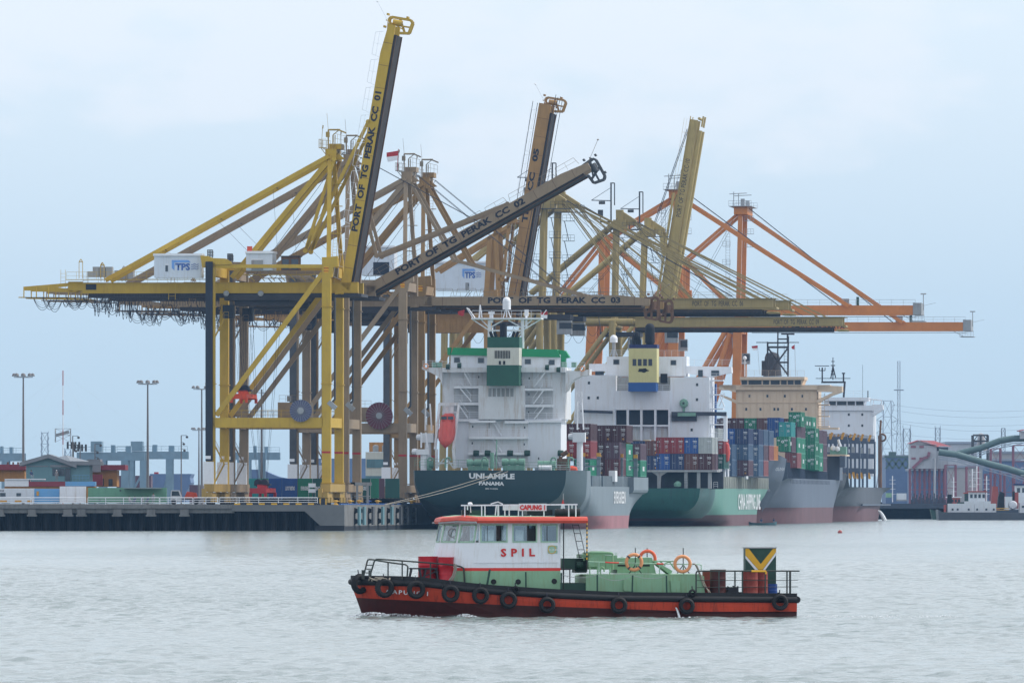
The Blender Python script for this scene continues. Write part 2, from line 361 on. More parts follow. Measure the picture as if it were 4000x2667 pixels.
# hull sections: (x, halfbeam at deck, at boundary, at waterline, zdeck, zbound)
def sheer(x):
    pts = [(-5.6, 1.40), (-3.3, 1.36), (-1.0, 1.09), (1.4, .93), (3.8, .82), (6.6, .79), (10.4, .76)]
    for (a, za), (b, zb) in zip(pts[:-1], pts[1:]):
        if x <= b: return za + (zb - za) * max(0, (x - a) / (b - a))
    return pts[-1][1]
def hb(x, k):      # half beam, k 0 deck .. 1 waterline
    x0 = -5.55 + .42 * k; L_ = 4.2 + 1.2 * k
    if x <= x0: return 0.02
    t = min(1, (x - x0) / L_); s = (1 - (1 - t) ** 2.3) ** (.72 + .25 * k)
    return max(.02, s * (BC - .10 * k))
def hull():
    b = MB(); xs = [-5.55, -5.5, -5.4, -5.2, -5.0, -4.7, -4.3, -3.8, -3.2, -2.5, -1.6, -.6] + [i for i in range(1, 11)] + [10.3]
    def bound(x):
        return sheer(x) - (.62 if x < -1 else .62 - .02 * (x + 1)) if x < 3 else sheer(x) - .52 + .0 * x
    lev = []
    for x in xs:
        zt = sheer(x); zb = .52 + .22 * max(0, -x) / 5 if x > -5.6 else .7
        zb = max(.26, .50 - .035 * x) if x > -1 else .535 + .05 * (-1 - x)
        row = []
        for z, k in ((zt, 0), (zt - .3, .10), (zb + .02, .35), (zb, .37), (.22, .75), (-.35, 1.0)):
            xx = max(x, -5.55 + .5 * k * (1.0)) if x < -4.9 else x
            row.append((xx, z, hb(x, k) if x > -5.5 else .02, 0))
        lev.append(row)
    for side in (-1, 1):
        for j in range(5):
            b.mi(0 if j < 2 else 1)
            for i in range(len(xs) - 1):
                A, B_, C_, D_ = lev[i][j], lev[i + 1][j], lev[i + 1][j + 1], lev[i][j + 1]
                q = [(p[0], BC + side * p[2], p[1]) for p in (A, B_, C_, D_)]
                b.add(q, [(0, 3, 2, 1) if side < 0 else (0, 1, 2, 3)])
    r = lev[-1]; b.mi(0); b.add([(10.3, BC - r[0][2], r[0][1]), (10.3, BC + r[0][2], r[0][1]), (10.3, BC + r[5][2], -.35), (10.3, BC - r[5][2], -.35)], [(0, 3, 2, 1)])
    # knuckle lines
    b.mi(0)
    for x0, x1, z in ((2.5, 10.3, .42), (2.5, 10.3, .27)):
        b.box(x0, x1, .08, .13, z, z + .035)
    h = b.build('hull', ['boat_red', 'boat_bottom'], boat)
    d = MB()
    for i in range(len(xs) - 1):
        a, c = xs[i], xs[i + 1]; za, zc = sheer(a) - .05, sheer(c) - .05
        d.add([(a, BC - hb(a, 0), za), (c, BC - hb(c, 0), zc), (c, BC + hb(c, 0), zc), (a, BC + hb(a, 0), za)], [(0, 1, 2, 3)])
    d.build('deck', 'boat_green', boat)
    s = MB()        # rubbing strake, a heavy half-round belt with a low bulwark above
    for side in (-1, 1):
        for i in range(len(xs) - 1):
            a, c = xs[i], xs[i + 1]
            pa = Vector((a, BC + side * hb(a, 0), sheer(a) - .06)); pc = Vector((c, BC + side * hb(c, 0), sheer(c) - .06))
            s.tube(pa, pc, .115, 10); up = Vector((0, 0, .17)); s.beam(pa + up, pc + up, .12, .04)
    s.tube((10.3, BC - 2.15, .70), (10.3, BC + 2.15, .70), .13, 10)
    s.build('rubbing_strake', 'boat_black', boat, smooth=True)
    s = MB(); 
    for k in range(60):
        x = -4.8 + k * .26; s.box(x, x + .08, .0, .03, sheer(x) - .17, sheer(x) - .12)
    ptext('hull_lettering', 'CAPUNG 1', 'letter_white', boat, BF, *z1(398, 982), *z1(762, 1003), .0, 16.5, .02, 1.35)
    for o_ in boat.children:
        if o_.name.startswith('hull_lettering'):
            for v_ in o_.data.vertices: v_.co.y = BC - hb(v_.co.x, .12) - .03
hull()
# wheelhouse
def cabin():
    c = thing('wheelhouse', None, None); c.parent = boat
    xe = BL((2194, 2200)).x; y0 = .35; y1 = BW - .35
    zb = BL((1900, 2300)).z; zg = BL((1900, 2229)).z; zs = BL((1900, 2217)).z; zw0 = BL((1900, 2118)).z; zw1 = BL((1900, 2047)).z; zr = BL((1900, 2040)).z
    def plan(k):     # front corner points of the near half at height factor k (0 bottom .. 1 top)
        xs = [BL((1843 + 27 * k, 2200), y0).x, BL((1768 + 30 * k, 2200), y0 + .45).x, BL((1701 + 31 * k, 2200), y0 + 1.15).x]
        return [(xs[0], y0), (xs[1], y0 + .42), (xs[2], y0 + 1.15), (xs[2], y1 - 1.15), (xs[1], y1 - .42), (xs[0], y1)]
    zt = zr
    def k(z): return max(0, (z - zs) / (zt - zs))
    def ring(za, zb_, mb, th=0.0):
        A = plan(k(za)); B_ = plan(k(zb_)); A = [(xe, y0)] + A + [(xe, y1)]; B_ = [(xe, y0)] + B_ + [(xe, y1)]
        n = len(A)
        for i in range(n):
            j = (i + 1) % n
            mb.add([(A[i][0], A[i][1], za), (A[j][0], A[j][1], za), (B_[j][0], B_[j][1], zb_), (B_[i][0], B_[i][1], zb_)], [(0, 1, 2, 3)])
    lo = MB(); ring(zb - .2, zg, lo); 
    for px in (1929, 2022, 2165): pass
    lo.build('lower_wall', 'boat_mint', c)
    st = MB(); ring(zg, zs, st); st.build('stripe', 'boat_stripe', c)
    wl = MB(); ring(zs, zw0, wl); ring(zw1, zr, wl)
    # pillars between windows: near and far sides
    xs = [BL(z1(u, 400), y0).x for u in (1213, 1237, 1488, 1532, 1760, 1790, 1948)] + [xe]
    for yy in (y0, y1 - .05):
        for i in (0, 2, 4, 6): wl.box(xs[i] + (.04 if i == 0 else 0), xs[i + 1], yy, yy + .05, zw0, zw1)
    wl.box(xe - .05, xe, y0, y1, zw0, zw1)
    P0 = plan(k(zw0)); P1 = plan(k(zw1))
    def quadp(i, a, b_, mb, off=0.0, za=0.0, zb2=1.0):     # strip a..b (fractions) of front facet i
        A0 = Vector((*P0[i], zw0)); A1 = Vector((*P0[i + 1], zw0)); B0 = Vector((*P1[i], zw1)); B1 = Vector((*P1[i + 1], zw1))
        lo0, lo1 = A0.lerp(A1, a), A0.lerp(A1, b_); hi0, hi1 = B0.lerp(B1, a), B0.lerp(B1, b_)
        q = [lo0.lerp(hi0, za), lo1.lerp(hi1, za), lo1.lerp(hi1, zb2), lo0.lerp(hi0, zb2)]
        n = (q[1] - q[0]).cross(q[3] - q[0]).normalized() * off
        mb.add([p - n for p in q], [(0, 1, 2, 3)])
    for i in range(5):
        for a, b_ in ((0, .07), (.93, 1)): quadp(i, a, b_, wl)
    wl.build('upper_wall', 'boat_white', c)
    # window frames and panes
    for i in range(5):
        fr = MB(); quadp(i, .05, .14, fr, .015); quadp(i, .86, .95, fr, .015); quadp(i, .05, .95, fr, .015, -.02, .07); quadp(i, .05, .95, fr, .015, .92, 1.0)
        fo = fr.build('window', 'boat_frame', c); g = MB(); quadp(i, .14, .86, g, .005, .06, .94); g.build('pane', 'pane_glass', fo)
    for yy, s in ((y0, -1), (y1, 1)):
        for a, b_ in ((1, 2), (3, 4), (5, 6)):
            fr = MB(); xa, xb = xs[a], xs[b_]; t = .045; yA, yB = (yy - .025, yy + .03) if s < 0 else (yy - .03, yy + .025)
            for bx in ((xa, xa + t, zw0, zw1), (xb - t, xb, zw0, zw1), (xa + t, xb - t, zw0, zw0 + t), (xa + t, xb - t, zw1 - t, zw1)):
                fr.box(bx[0], bx[1], yA, yB, bx[2], bx[3])
            fo = fr.build('window', 'boat_frame', c)
            fr = MB(); m = xa + (xb - xa) * (.58 if a < 5 else .36); fr.box(m, m + .03, yA + .01, yB - .01, zw0 + t, zw1 - t)
            if a == 1: m2 = xa + (xb - xa) * .25; fr.box(m2, m2 + .02, yA + .01, yB - .01, zw0 + t, zw1 - t)
            fr.build('sash', 'dark_grey', fo)
            g = MB(); g.box(xa + t, m, yA + .02, yA + .026, zw0 + t, zw1 - t)
            if a == 5: g.box(m + .03, xb - t, yA + .02, yA + .026, zw0 + t, zw1 - t)
            g.build('pane', 'pane_glass', fo)
    fl = MB(); A = plan(k(zw0)); fl.vprism([(xe - .06, y0 + .06)] + [(p[0] + .08, min(max(p[1], y0 + .06), y1 - .06)) for p in A] + [(xe - .06, y1 - .06)], zs - .5, zs - .45)
    fl.box(xe - .9, xe - .85, y0 + .3, y1 - .5, zs - .4, zw0 + .5); fl.build('interior', 'dark_steel', c)
    # portholes
    for px in (1928, 2024, 2165):
        p = BL((px, 2271 if px < 2100 else 2269), y0); m = MB(); m.lathe((p.x, y0 - .015, p.z), [(0, 0), (.072, 0), (.085, -.012), (.098, 0), (.098, .02)], 20, 'y')
        m.build('porthole', 'boat_black', c)
    # stripe ledge, handrail
    m = MB(); z = BL((1900, 2195)).z; xa = BL((1858, 2195)).x; m.tube((xa, y0 - .06, z - .02), (xe - .1, y0 - .06, z), .012, 6)
    for i in range(6): x = xa + (xe - .1 - xa) * i / 5; m.tube((x, y0, z - .01), (x, y0 - .06, z - .01), .012, 5)
    m.build('handrail', 'boat_white', c)
    ptext('lettering', 'SPIL', 'letter_red', c, BF, *z1(1425, 643), *z1(1740, 640), y0, 32, .035, 1.75)
    # small notice board with a green and yellow ring
    m = MB(); m.pbox(BF, *z1(1858, 540), *z1(1945, 612), y0 - .02, y0 - .004); mi = m.build('notice_board', 'boat_frame', c)
    m = MB(); p = BL(z1(1895, 577), y0); m.torus((p.x, y0 - .03, p.z), .14, .012, 20, 6, 'y'); m.build('ring_emblem', 'mustard', mi)
    text_obj('lettering', '081-340-8888', 'board_white', mi, (p.x - .12, y0 - .03, p.z - .04), (1, 0, 0), (0, 0, 1), .07, .01, 1, .34)
    # roof
    rf = MB(); a = BL((1870, 2042), 0).x; e = BL((2296, 2040), 0).x; 
    def outl(o, z, zf):
        return [(e, -.02 + o, z), (a - .03, -.02 + o, z), (BL((1790, 2035), .5).x + o, .42 + o, zf), (BL((1723, 2040), 1.2).x + o, 1.2, zf - .05), (BL((1723, 2040), 1.2).x + o, BW - 1.2, zf - .05), (BL((1790, 2035), .5).x + o, BW - .42 - o, zf), (a - .03, BW + .02 - o, z), (e, BW + .02 - o, z)]
    l0 = outl(0, zr - .02, zr + .0); l1 = outl(-.04, zr + .07, zr + .09); l2 = outl(.02, zr + .16, zr + .20); l3 = outl(.25, zr + .21, zr + .26)
    vs = l0 + l1 + l2 + l3; n = 8; fs = [tuple(range(n))[::-1], tuple(range(3 * n, 4 * n))]
    for r in range(3):
        for i in range(n): fs.append((r * n + i, r * n + (i + 1) % n, (r + 1) * n + (i + 1) % n, (r + 1) * n + i))
    rf.add(vs, fs[:1] + fs[2:]); rf.mi(1); rf.add(l3, [tuple(range(n))])
    rf.build('roof', ['boat_roof', 'boat_mint'], c)
    vz = MB(); p = [Vector(q) for q in l0]; 
    for i in (1, 2, 4, 5): vz.beam(p[i] + Vector((-.04, 0, .03)), p[i + 1] + Vector((-.04, 0, .03)), .05, .16)
    vz.build('visor', 'grey_steel', c)
    # roof rail with the name board
    rm = MB(); zt_ = BL((1900, 1972)).z
    for yy, ua in ((.45, 1060), (BW - .5, 1100)):
        rm.cut()
        rm.beam(BL(z1(ua, 172), yy), BL(z1(2130, 163), yy), .05, .05)
        for u in (1095, 1250, 1280, 1405, 1463, 1503, 1588, 1625, 1822, 2050, 2115) if yy < 1 else (1120, 1400, 1700, 2080):
            q = BL(z1(u, 168), yy); rm.tube(q, (q.x, q.y, zr + .2), .022, 6)
    rm.beam(BL(z1(1385, 170), .45), BL(z1(1375, 262), .45), .04, .04); rm.beam(BL(z1(1333, 158), .45), BL(z1(1400, 140), .45), .04, .04); rm.beam(BL(z1(1400, 140), .45), BL(z1(1445, 160), .45), .04, .04)
    rm.pbox(BF, *z1(1445, 172), *z1(1585, 216), .55, .57)
    rm.build('roof_rail', 'boat_white', c)
    nb = MB(); nb.pbox(BF, *z1(1592, 155), *z1(1846, 222), .38, .41); no = nb.build('name_board', 'board_white', c)
    ptext('lettering', 'CAPUNG 1', 'letter_red', no, BF, *z1(1600, 214), *z1(1833, 215), .37, 20, .05, 1.0)
    m = MB(); q = BL(z1(1145, 160), .6); m.lathe(q, [(0, -.08), (.055, -.08), (.075, .0), (.06, .06), (0, .09)], 14, 'x'); m.tube(q, q + Vector((.02, 0, -.3)), .015, 6)
    m.build('searchlight', 'boat_white', c, smooth=True)
    m = MB(); m.pbox(BF, *z1(1070, 214), *z1(1132, 270), .9, 1.2); q = BL(z1(1112, 236), .9); m.lathe(q, [(.02, .02), (.075, -.03), (.085, -.04)], 14, 'y'); m.build('loudspeaker', 'boat_black', c)
    m = MB(); m.pbox(BF, *z1(1138, 216), *z1(1272, 268), 1.0, 1.6); m.build('roof_box', 'boat_green', c)
    m = MB(); m.pbox(BF, *z1(1668, 212), *z1(1900, 262), 1.3, 2.2); m.build('roof_box', 'boat_black', c)
    m = MB(); A, B_ = BL(z1(1925, 240), 1.0), BL(z1(2150, 238), 1.0); m.tube(A, B_, .145, 14)
    for t in (.1, .35, .6, .85): q = A.lerp(B_, t); m.tube(q - Vector((.02, 0, 0)), q + Vector((.02, 0, 0)), .16, 14)
    m.build('raft_canister', 'boat_black', c, smooth=True)
    m = MB(); p = BL(z1(2000, 62), 1.4); q = BL(z1(2000, 210), 1.4); m.tube(q, p, .012, 6); m.build('flagpole', 'grey_steel', c)
    m = MB(); pts = [BL(z1(*u), 1.4) for u in ((2000, 112), (2008, 150), (2010, 158), (1984, 158), (1992, 130))]; m.prism(pts, 1.39, 1.41)
    m.mi(1); m.prism([BL(z1(*u), 1.4) for u in ((1984, 159), (2010, 159), (2018, 205), (1976, 205))], 1.385, 1.415); m.build('flag', ['letter_red', 'board_white'], c)
    # aft posts, ladder, canopy post with yellow and black bands
    m = MB(); p = BL(z1(2218, 332), .1); q = BL(z1(2216, 690), .1)
    for i in range(18): m.mi(i % 2); m.tube(p.lerp(q, i / 18), p.lerp(q, (i + 1) / 18), .022, 8)
    m.mi(1); m.tube(q, q + Vector((0, 0, -.35)), .022, 8); m.build('canopy_post', ['mustard', 'boat_black'], c)
    m = MB(); q = BL((2194, 2060), y0 - .05); m.tube((q.x + .05, .15, zr), (q.x + .05, .15, zb), .022, 6); q2 = BL(z1(2218, 332), BW - .1); m.tube(q2, q2 + Vector((0, 0, -1.6)), .022, 6); m.build('canopy_post', 'boat_black', c)
    m = MB(); a1, b1 = BL(z1(2082, 345), 1.6), BL(z1(2150, 655), 1.6); a2, b2 = BL(z1(2140, 345), 1.6), BL(z1(2208, 655), 1.6)
    m.tube(a1, b1, .014, 5); m.tube(a2, b2, .014, 5)
    for t in (.02, .27, .5, .75, .97): m.tube(a1.lerp(b1, t), a2.lerp(b2, t), .012, 5)
    m.build('ladder', 'dark_steel', c)
cabin()
def px_poly_tube(mb, pts, y, r, n=6, z=z2): mb.path([BL(z(*p), y) for p in pts], r, n)
# bow rail
m = MB()
for yy in (.45, BW - .45):
    m.cut()
    px_poly_tube(m, [(222, 825), (262, 690), (275, 668), (300, 665), (520, 680), (780, 700), (1000, 720), (1060, 735), (1085, 750), (1095, 895)] if yy < 1 else [(165, 820), (200, 680), (210, 668), (240, 668), (400, 695), (550, 715), (572, 730), (565, 830)], yy, .03, 6, z1)
    for u, v0, v1 in ((520, 680, 850), (780, 700, 850)) if yy < 1 else ((390, 700, 830),): m.tube(BL(z1(u, v0), yy), BL(z1(u, v1), yy), .026, 6)
for u0, v0, u1, v1 in ((195, 720, 250, 720), (190, 755, 240, 758), (185, 790, 232, 792)): m.tube(BL(z1(u0, v0), .9), BL(z1(u1, v1), .5), .02, 6)
m.build('bow_rail', 'boat_rail', boat, smooth=True)
m = MB(); 
for x0 in (1418, 1445): m.cut(); q = BL((x0, 2245), 1.2); m.box(q.x - .05, q.x + .05, 1.1, 1.25, q.z - .15, q.z + .18)
m.build('bollard', 'boat_rail', boat)
m = MB(); zz = BL(z1(700, 745), .7).z; a_, b_ = BL(z1(592, 745), .7).x, BL(z1(845, 745), .7).x; m.box(a_, b_, .7, 1.1, zz - .05, zz)
for x, dx in ((a_ + .08, -.12), (a_ + .35, .1), (b_ - .4, -.1), (b_ - .05, .1)): m.beam((x, .75, zz), (x + dx, .75, zz - .55), .05, .05); m.beam((x, 1.05, zz), (x + dx, 1.05, zz - .55), .05, .05)
m.beam((a_ + .3, .75, zz - .4), (b_, .75, zz - .1), .04, .04)
m.build('deck_bench', 'dark_steel', boat)
def heap(name, matk, c, n, rr, sx, sy, sz, parent):
    m = MB()
    for i in range(n):
        a0 = R.random() * 6.28; pts = []
        cx, cy, cz = c[0] + R.uniform(-sx, sx), c[1] + R.uniform(-sy, sy), c[2] + R.uniform(0, sz)
        ra = R.uniform(.10, .22)
        for k in range(11): t = a0 + k * .6; pts.append(Vector((cx + ra * math.cos(t), cy + ra * math.sin(t), cz + .04 * math.sin(3 * t + i))))
        m.path(pts, rr, 6)
    return m.build(name, matk, parent, smooth=True)
q = BL(z1(480, 845), .9)
o = heap('rope_heap', 'rope', (q.x, .9, q.z - .05), 22, .022, .9, .5, .08, None); place(BF, o); tag(o, 'heap of coiled mooring rope lying on the bow deck of the red workboat', 'rope')
m = MB(); px_poly_tube(m, [(1000, 705), (1003, 760), (985, 820), (950, 865), (900, 885), (850, 875), (800, 852), (760, 848)], .3, .035, 8, z1); px_poly_tube(m, [(1015, 712), (1015, 770), (1000, 820), (968, 872), (910, 895)], .26, .03, 8, z1)
o = m.build('mooring_hose', 'rope', f=BF, smooth=True); tag(o, 'thick pale rope looped over the bow rail beside the red drums', 'rope')
# side stanchions
m = MB()
for zf, u0, v0, u1, v1 in ((z1, 1325, 760, 1297, 920), (z1, 1655, 783, 1657, 945), (z1, 1982, 790, 1982, 965), (z2, 410, 545, 410, 712), (z2, 720, 550, 715, 715), (z2, 1015, 552, 1018, 718)):
    m.cut(); m.beam(BL(zf(u0, v0), .12), BL(zf(u1, v1), .12), .07, .05)
m.build('stanchion', 'boat_green', boat)
m = MB()
for (u0, v0), (u1, v1), sag in (((92, 540), (405, 548), 28), ((415, 550), (715, 552), 45), ((725, 552), (1012, 556), 25)):
    pr = None; m.cut()
    for i in range(25):
        t = i / 24; q = BL(z2(u0 + (u1 - u0) * t, v0 + (v1 - v0) * t + 4 * sag * t * (1 - t)), .10)
        if pr is not None: m.tube(pr, q, .012 if i % 2 else .007, 5)
        pr = q
m.build('chain', 'grey_steel', boat)
# mint green deck tank with engine box
t_ = thing('deck_tank', None, None); t_.parent = boat
def pb(name, mt, u1, v1, u2, v2, ya, yb, par=t_, z=z2):
    m = MB(); m.pbox(BF, *z(u1, v1), *z(u2, v2), ya, yb); return m.build(name, mt, par)
m = MB(); poly = [BL(z2(*p), .55) for p in ((313, 560), (330, 545), (1310, 540), (1345, 560), (1350, 705), (313, 700))]; m.prism(poly, .55, BW - .55); m.build('tank_body', 'boat_mint', t_)
pb('coaming', 'boat_green', 92, 618, 1350, 740, .7, BW - .7); 
m = MB(); m.prism([BL(z2(*p), .42) for p in ((640, 588), (735, 588), (735, 690), (650, 690), (640, 672))], .42, .55); m.build('locker', 'boat_mint', t_)
m = MB(); m.prism([BL(z2(*p), .42) for p in ((1050, 598), (1135, 598), (1135, 698), (1062, 698))], .42, .55); m.build('locker', 'boat_mint', t_)
pb('engine_box', 'boat_mint', 340, 372, 480, 500, 1.1, 2.6); pb('engine_box', 'boat_mint', 482, 376, 585, 500, 1.2, 2.4)
pb('engine_box', 'boat_mint', 275, 366, 400, 400, 1.5, 3.0); pb('hatch', 'boat_mint', 330, 350, 540, 372, 1.2, 2.6); pb('hatch', 'boat_mint', 380, 340, 475, 356, 1.3, 2.3)
pb('cabinet', 'boat_mint', 335, 400, 425, 478, .9, 1.1)
m = MB()
px_poly_tube(m, [(330, 352), (360, 350), (520, 352), (545, 360), (545, 500)], 1.05, .035, 8)
px_poly_tube(m, [(425, 520), (430, 490), (450, 478), (470, 490), (470, 520)], .8, .03, 8)
for u in (345, 412, 440, 520): m.tube(BL(z2(u, 480), .8), BL(z2(u, 545), .8), .022, 6)
for u, v in ((285, 362), (572, 362), (295, 415), (630, 395)): m.torus(BL(z2(u, v), 1.1), .03, .008, 12, 6, 'y')
m.build('pipework', 'boat_mint', t_, smooth=True)
m = MB(); m.prism([BL(z2(*p), 1.2) for p in ((585, 400), (890, 395), (925, 535), (585, 535))], 1.2, BW - 1.2); m.build('pump_house', 'boat_mint', t_)
pb('louvre', 'boat_black', 590, 458, 690, 472, 1.17, 1.2); pb('louvre', 'boat_black', 805, 458, 870, 472, 1.17, 1.2)
m = MB(); m.prism([BL(z2(*p), 1.0) for p in ((900, 428), (925, 428), (1065, 510), (1062, 532), (1040, 540))], 1.0, 1.9)
m.beam(BL(z2(905, 425), 1.3), BL(z2(1105, 430), 1.3), .04, .3); m.beam(BL(z2(960, 430), 1.3), BL(z2(1005, 465), 1.3), .04, .04); m.beam(BL(z2(1040, 430), 1.3), BL(z2(1090, 500), 1.3), .04, .04); m.beam(BL(z2(975, 460), 1.3), BL(z2(1040, 432), 1.3), .04, .04)
m.build('chute', 'boat_mint', t_)
m = MB(); px_poly_tube(m, [(330, 432), (600, 440), (960, 450), (1300, 456), (1320, 460), (1320, 505)], .6, .02, 6)
for u, v in ((425, 435), (745, 445), (955, 450), (1165, 453)): m.tube(BL(z2(u, v), .6), BL(z2(u, 545), .6), .02, 6)
m.build('guard_rail', 'boat_frame', t_)
m = MB(); px_poly_tube(m, [(480, 437), (530, 440), (600, 442)], .58, .026, 6); px_poly_tube(m, [(930, 450), (990, 452)], .58, .026, 6); m.build('rail_wrapping', 'boat_stripe', t_)
m = MB(); m.pbox(BF, *z1(1985, 658), *z1(2110, 760), 1.6, 2.6); m.pbox(BF, *z1(2110, 658), *z1(2215, 790), 1.9, 2.9); q = BL(z1(2150, 720), 1.6); m.lathe(q, [(0, -.12), (.12, -.12), (.14, 0), (.12, .12), (0, .14)], 14, 'x'); m.build('winch', 'boat_green', boat)
m = MB(); m.pbox(BF, *z1(1990, 752), *z1(2070, 765), .7, 1.3)
for u in (2000, 2060): m.beam(BL(z1(u, 765), .8), BL(z1(u, 890), .8), .04, .04)
m.build('deck_table', 'dark_steel', boat)
# stern rail
m = MB()
for yy in (.2, BW - .2):
    m.cut()
    px_poly_tube(m, [(1275, 700), (1275, 530), (1285, 513), (2180, 513)], yy, .028, 6); px_poly_tube(m, [(1280, 595), (2165, 592)], yy, .012, 5); px_poly_tube(m, [(1280, 657), (2165, 650)], yy, .012, 5)
    for u in (1475, 1680, 1880, 2070, 2100) if yy < 1 else (1615, 1900, 2095): m.tube(BL(z2(u, 515), yy), BL(z2(u, 710), yy), .028, 6)
m.tube(BL(z2(2165, 513), .2), BL(z2(2165, 513), BW - .2), .028, 6)
m.build('stern_rail', 'boat_rail', boat, smooth=True)
m = MB(); px_poly_tube(m, [(1760, 515), (1885, 515), (1885, 540)], .19, .035, 8); m.build('rail_marking', 'mustard', boat)
# V-marked casing at the stern
s = thing('stern_casing', None, None); s.parent = boat
m = MB(); m.pbox(BF, *z2(1706, 309), *z2(1975, 712), 2.1, 2.6); m.build('casing', 'boat_green', s)
m = MB(); m.pbox(BF, *z2(1702, 305), *z2(1979, 315), 2.05, 2.65); m.build('rim', 'grey_steel', s)
m = MB()
for pts, mi_ in ((((1707, 316), (1735, 316), (1840, 452), (1950, 316), (1974, 316), (1974, 345), (1857, 500), (1820, 500), (1707, 375)), 0), (((1707, 378), (1818, 502), (1790, 502), (1707, 402)), 1), (((1974, 348), (1974, 375), (1880, 502), (1860, 502)), 1)):
    m.mi(mi_)
    m.prism([BL(z2(*p), 2.09) for p in pts], 2.085, 2.1)
m.build('chevron', ['mustard', 'board_white'], s)
# loose things on the boat
def drum(px1, px2, py1, py2, y, mt, label, dent=0, grp=None):
    a = BL((px1, py2), y); b = BL((px2, py1), y); r = (b.x - a.x) / 2; H = b.z - a.z; cx = (a.x + b.x) / 2
    m = MB(); pr = [(0, .02), (r * .9, .02), (r * .97, 0), (r, .02)]
    for t in (.0, .333, .666): 
        pr += [(r * .975, H * (t + .04)), (r * .975, H * (t + .29)), (r * 1.0, H * (t + .31)), (r * .975, H * (t + .33))]
    pr += [(r, H * .99), (r, H), (r * .95, H), (r * .93, H * .98), (0, H * .98)]
    m.lathe((cx, y + r, a.z), pr, 28)
    if dent:
        for i, v in enumerate(m.v):
            p = Vector(v); q = Vector((cx + r * .1, y, a.z + H * .42)); d = (p - q).length
            if d < .28: m.v[i] = (p.x - .02, p.y + (.28 - d) * .35, p.z)
    o = m.build('oil_drum', mt, f=BF, smooth=True); tag(o, label, 'drum', grp or 'drums carried on the workboat')
drum(*[z1(675, 0)[0], z1(860, 0)[0]], z1(0, 640)[1], z1(0, 868)[1], 1.0, 'drum_red', 'bright red drum on the bow deck, the one farther from the wheelhouse')
drum(*[z1(858, 0)[0], z1(1006, 0)[0]], z1(0, 646)[1], z1(0, 878)[1], .6, 'drum_red', 'dented bright red drum on the bow deck, right against the wheelhouse front', 1)
drum(z2(1338, 0)[0], z2(1480, 0)[0], z2(0, 518)[1], z2(0, 715)[1], 2.2, 'drum_rust', 'dull red drum half hidden behind the dark drum at the stern')
drum(z2(1405, 0)[0], z2(1546, 0)[0], z2(0, 500)[1], z2(0, 722)[1], .7, 'drum_dark', 'dark brown drum standing just aft of the mint green tank')
drum(z2(1684, 0)[0], z2(1826, 0)[0], z2(0, 508)[1], z2(0, 720)[1], .7, 'drum_rust', 'faded red drum at the stern rail, left one in front of the green casing')
drum(z2(1790, 0)[0], z2(1912, 0)[0], z2(0, 512)[1], z2(0, 712)[1], 1.3, 'drum_rust', 'faded red drum at the stern rail, behind the post with the yellow cap')
drum(z2(1910, 0)[0], z2(1992, 0)[0], z2(0, 626)[1], z2(0, 712)[1], .9, 'blue_plastic', 'small blue can on the stern deck below the green casing', 0, 'x') ; COL.objects[-1]['group'] = 'small cans'
m = MB(); p = BL(z2(1592, 700), 1.2); m.box(p.x - .2, p.x + .2, 1.0, 1.5, p.z - .02, p.z + .18)
for i in range(14): q = (p.x + R.uniform(-.2, .2), 1.0 + R.uniform(0, .4), p.z + .15); m.tube(q, (q[0] + R.uniform(-.15, .15), q[1], q[2] + R.uniform(.02, .09)), .025, 5)
o = m.build('scrap_crate', 'dark_steel', f=BF); tag(o, 'dark crate of oddments between the drums on the stern deck', 'crate')
m = MB(); px_poly_tube(m, [(1245, 450), (1265, 452), (1290, 500), (1310, 560), (1340, 640), (1390, 690), (1400, 712), (1360, 712)], .5, .025, 8); px_poly_tube(m, [(1255, 448), (1285, 470), (1320, 560), (1365, 660), (1385, 700)], .46, .02, 8)
o = m.build('hose', 'rope', f=BF, smooth=True); tag(o, 'pale hose hanging off the aft end of the mint green tank', 'hose')
def ring(px, py, rx, y, mt, label, bands):
    c = BL((px, py), y); m = MB(); m.torus(c, .275, .06, 32, 12, 'y'); o = m.build('lifebuoy', mt, f=BF, smooth=True)
    tag(o, label, 'lifebuoy', 'lifebuoys on the tank rail')
    if bands:
        m = MB()
        for a in (40, 130, 220, 310):
            t = rad(a + 8); q = c + Vector((.275 * math.cos(t), 0, .275 * math.sin(t))); tg = Vector((-math.sin(t), 0, math.cos(t))) * .03
            m.tube(q - tg, q + tg, .066, 12)
        m.build('band', 'dark_grey', o, smooth=True)
    return c
def stand(px, y):
    m = MB()
    a = BL((px, 2152), y); b = BL((px, 2238), y); m.beam(a + Vector((0, 0, .12)), b, .03, .03); k = BL((px, 2205), y)
    for dx in (-.22, .22): m.beam(k, (b.x + dx, y, b.z), .03, .03)
    m.build('buoy_stand', 'boat_black', t_)
ring(*z2(732, 436), 33, .52, 'ring_orange', 'orange lifebuoy with dark bands, the one nearest the wheelhouse', True); stand(z2(743, 0)[0], .6)
ring(*z2(850, 405), 33, 3.0, 'ring_red', 'red orange lifebuoy on the far side, partly hidden by the pump house', False); stand(z2(846, 0)[0], 3.1)
ring(*z2(1156, 452), 33, .52, 'ring_orange', 'plain pale orange lifebuoy at the aft end of the green tank', False); stand(z2(1162, 0)[0], .6)
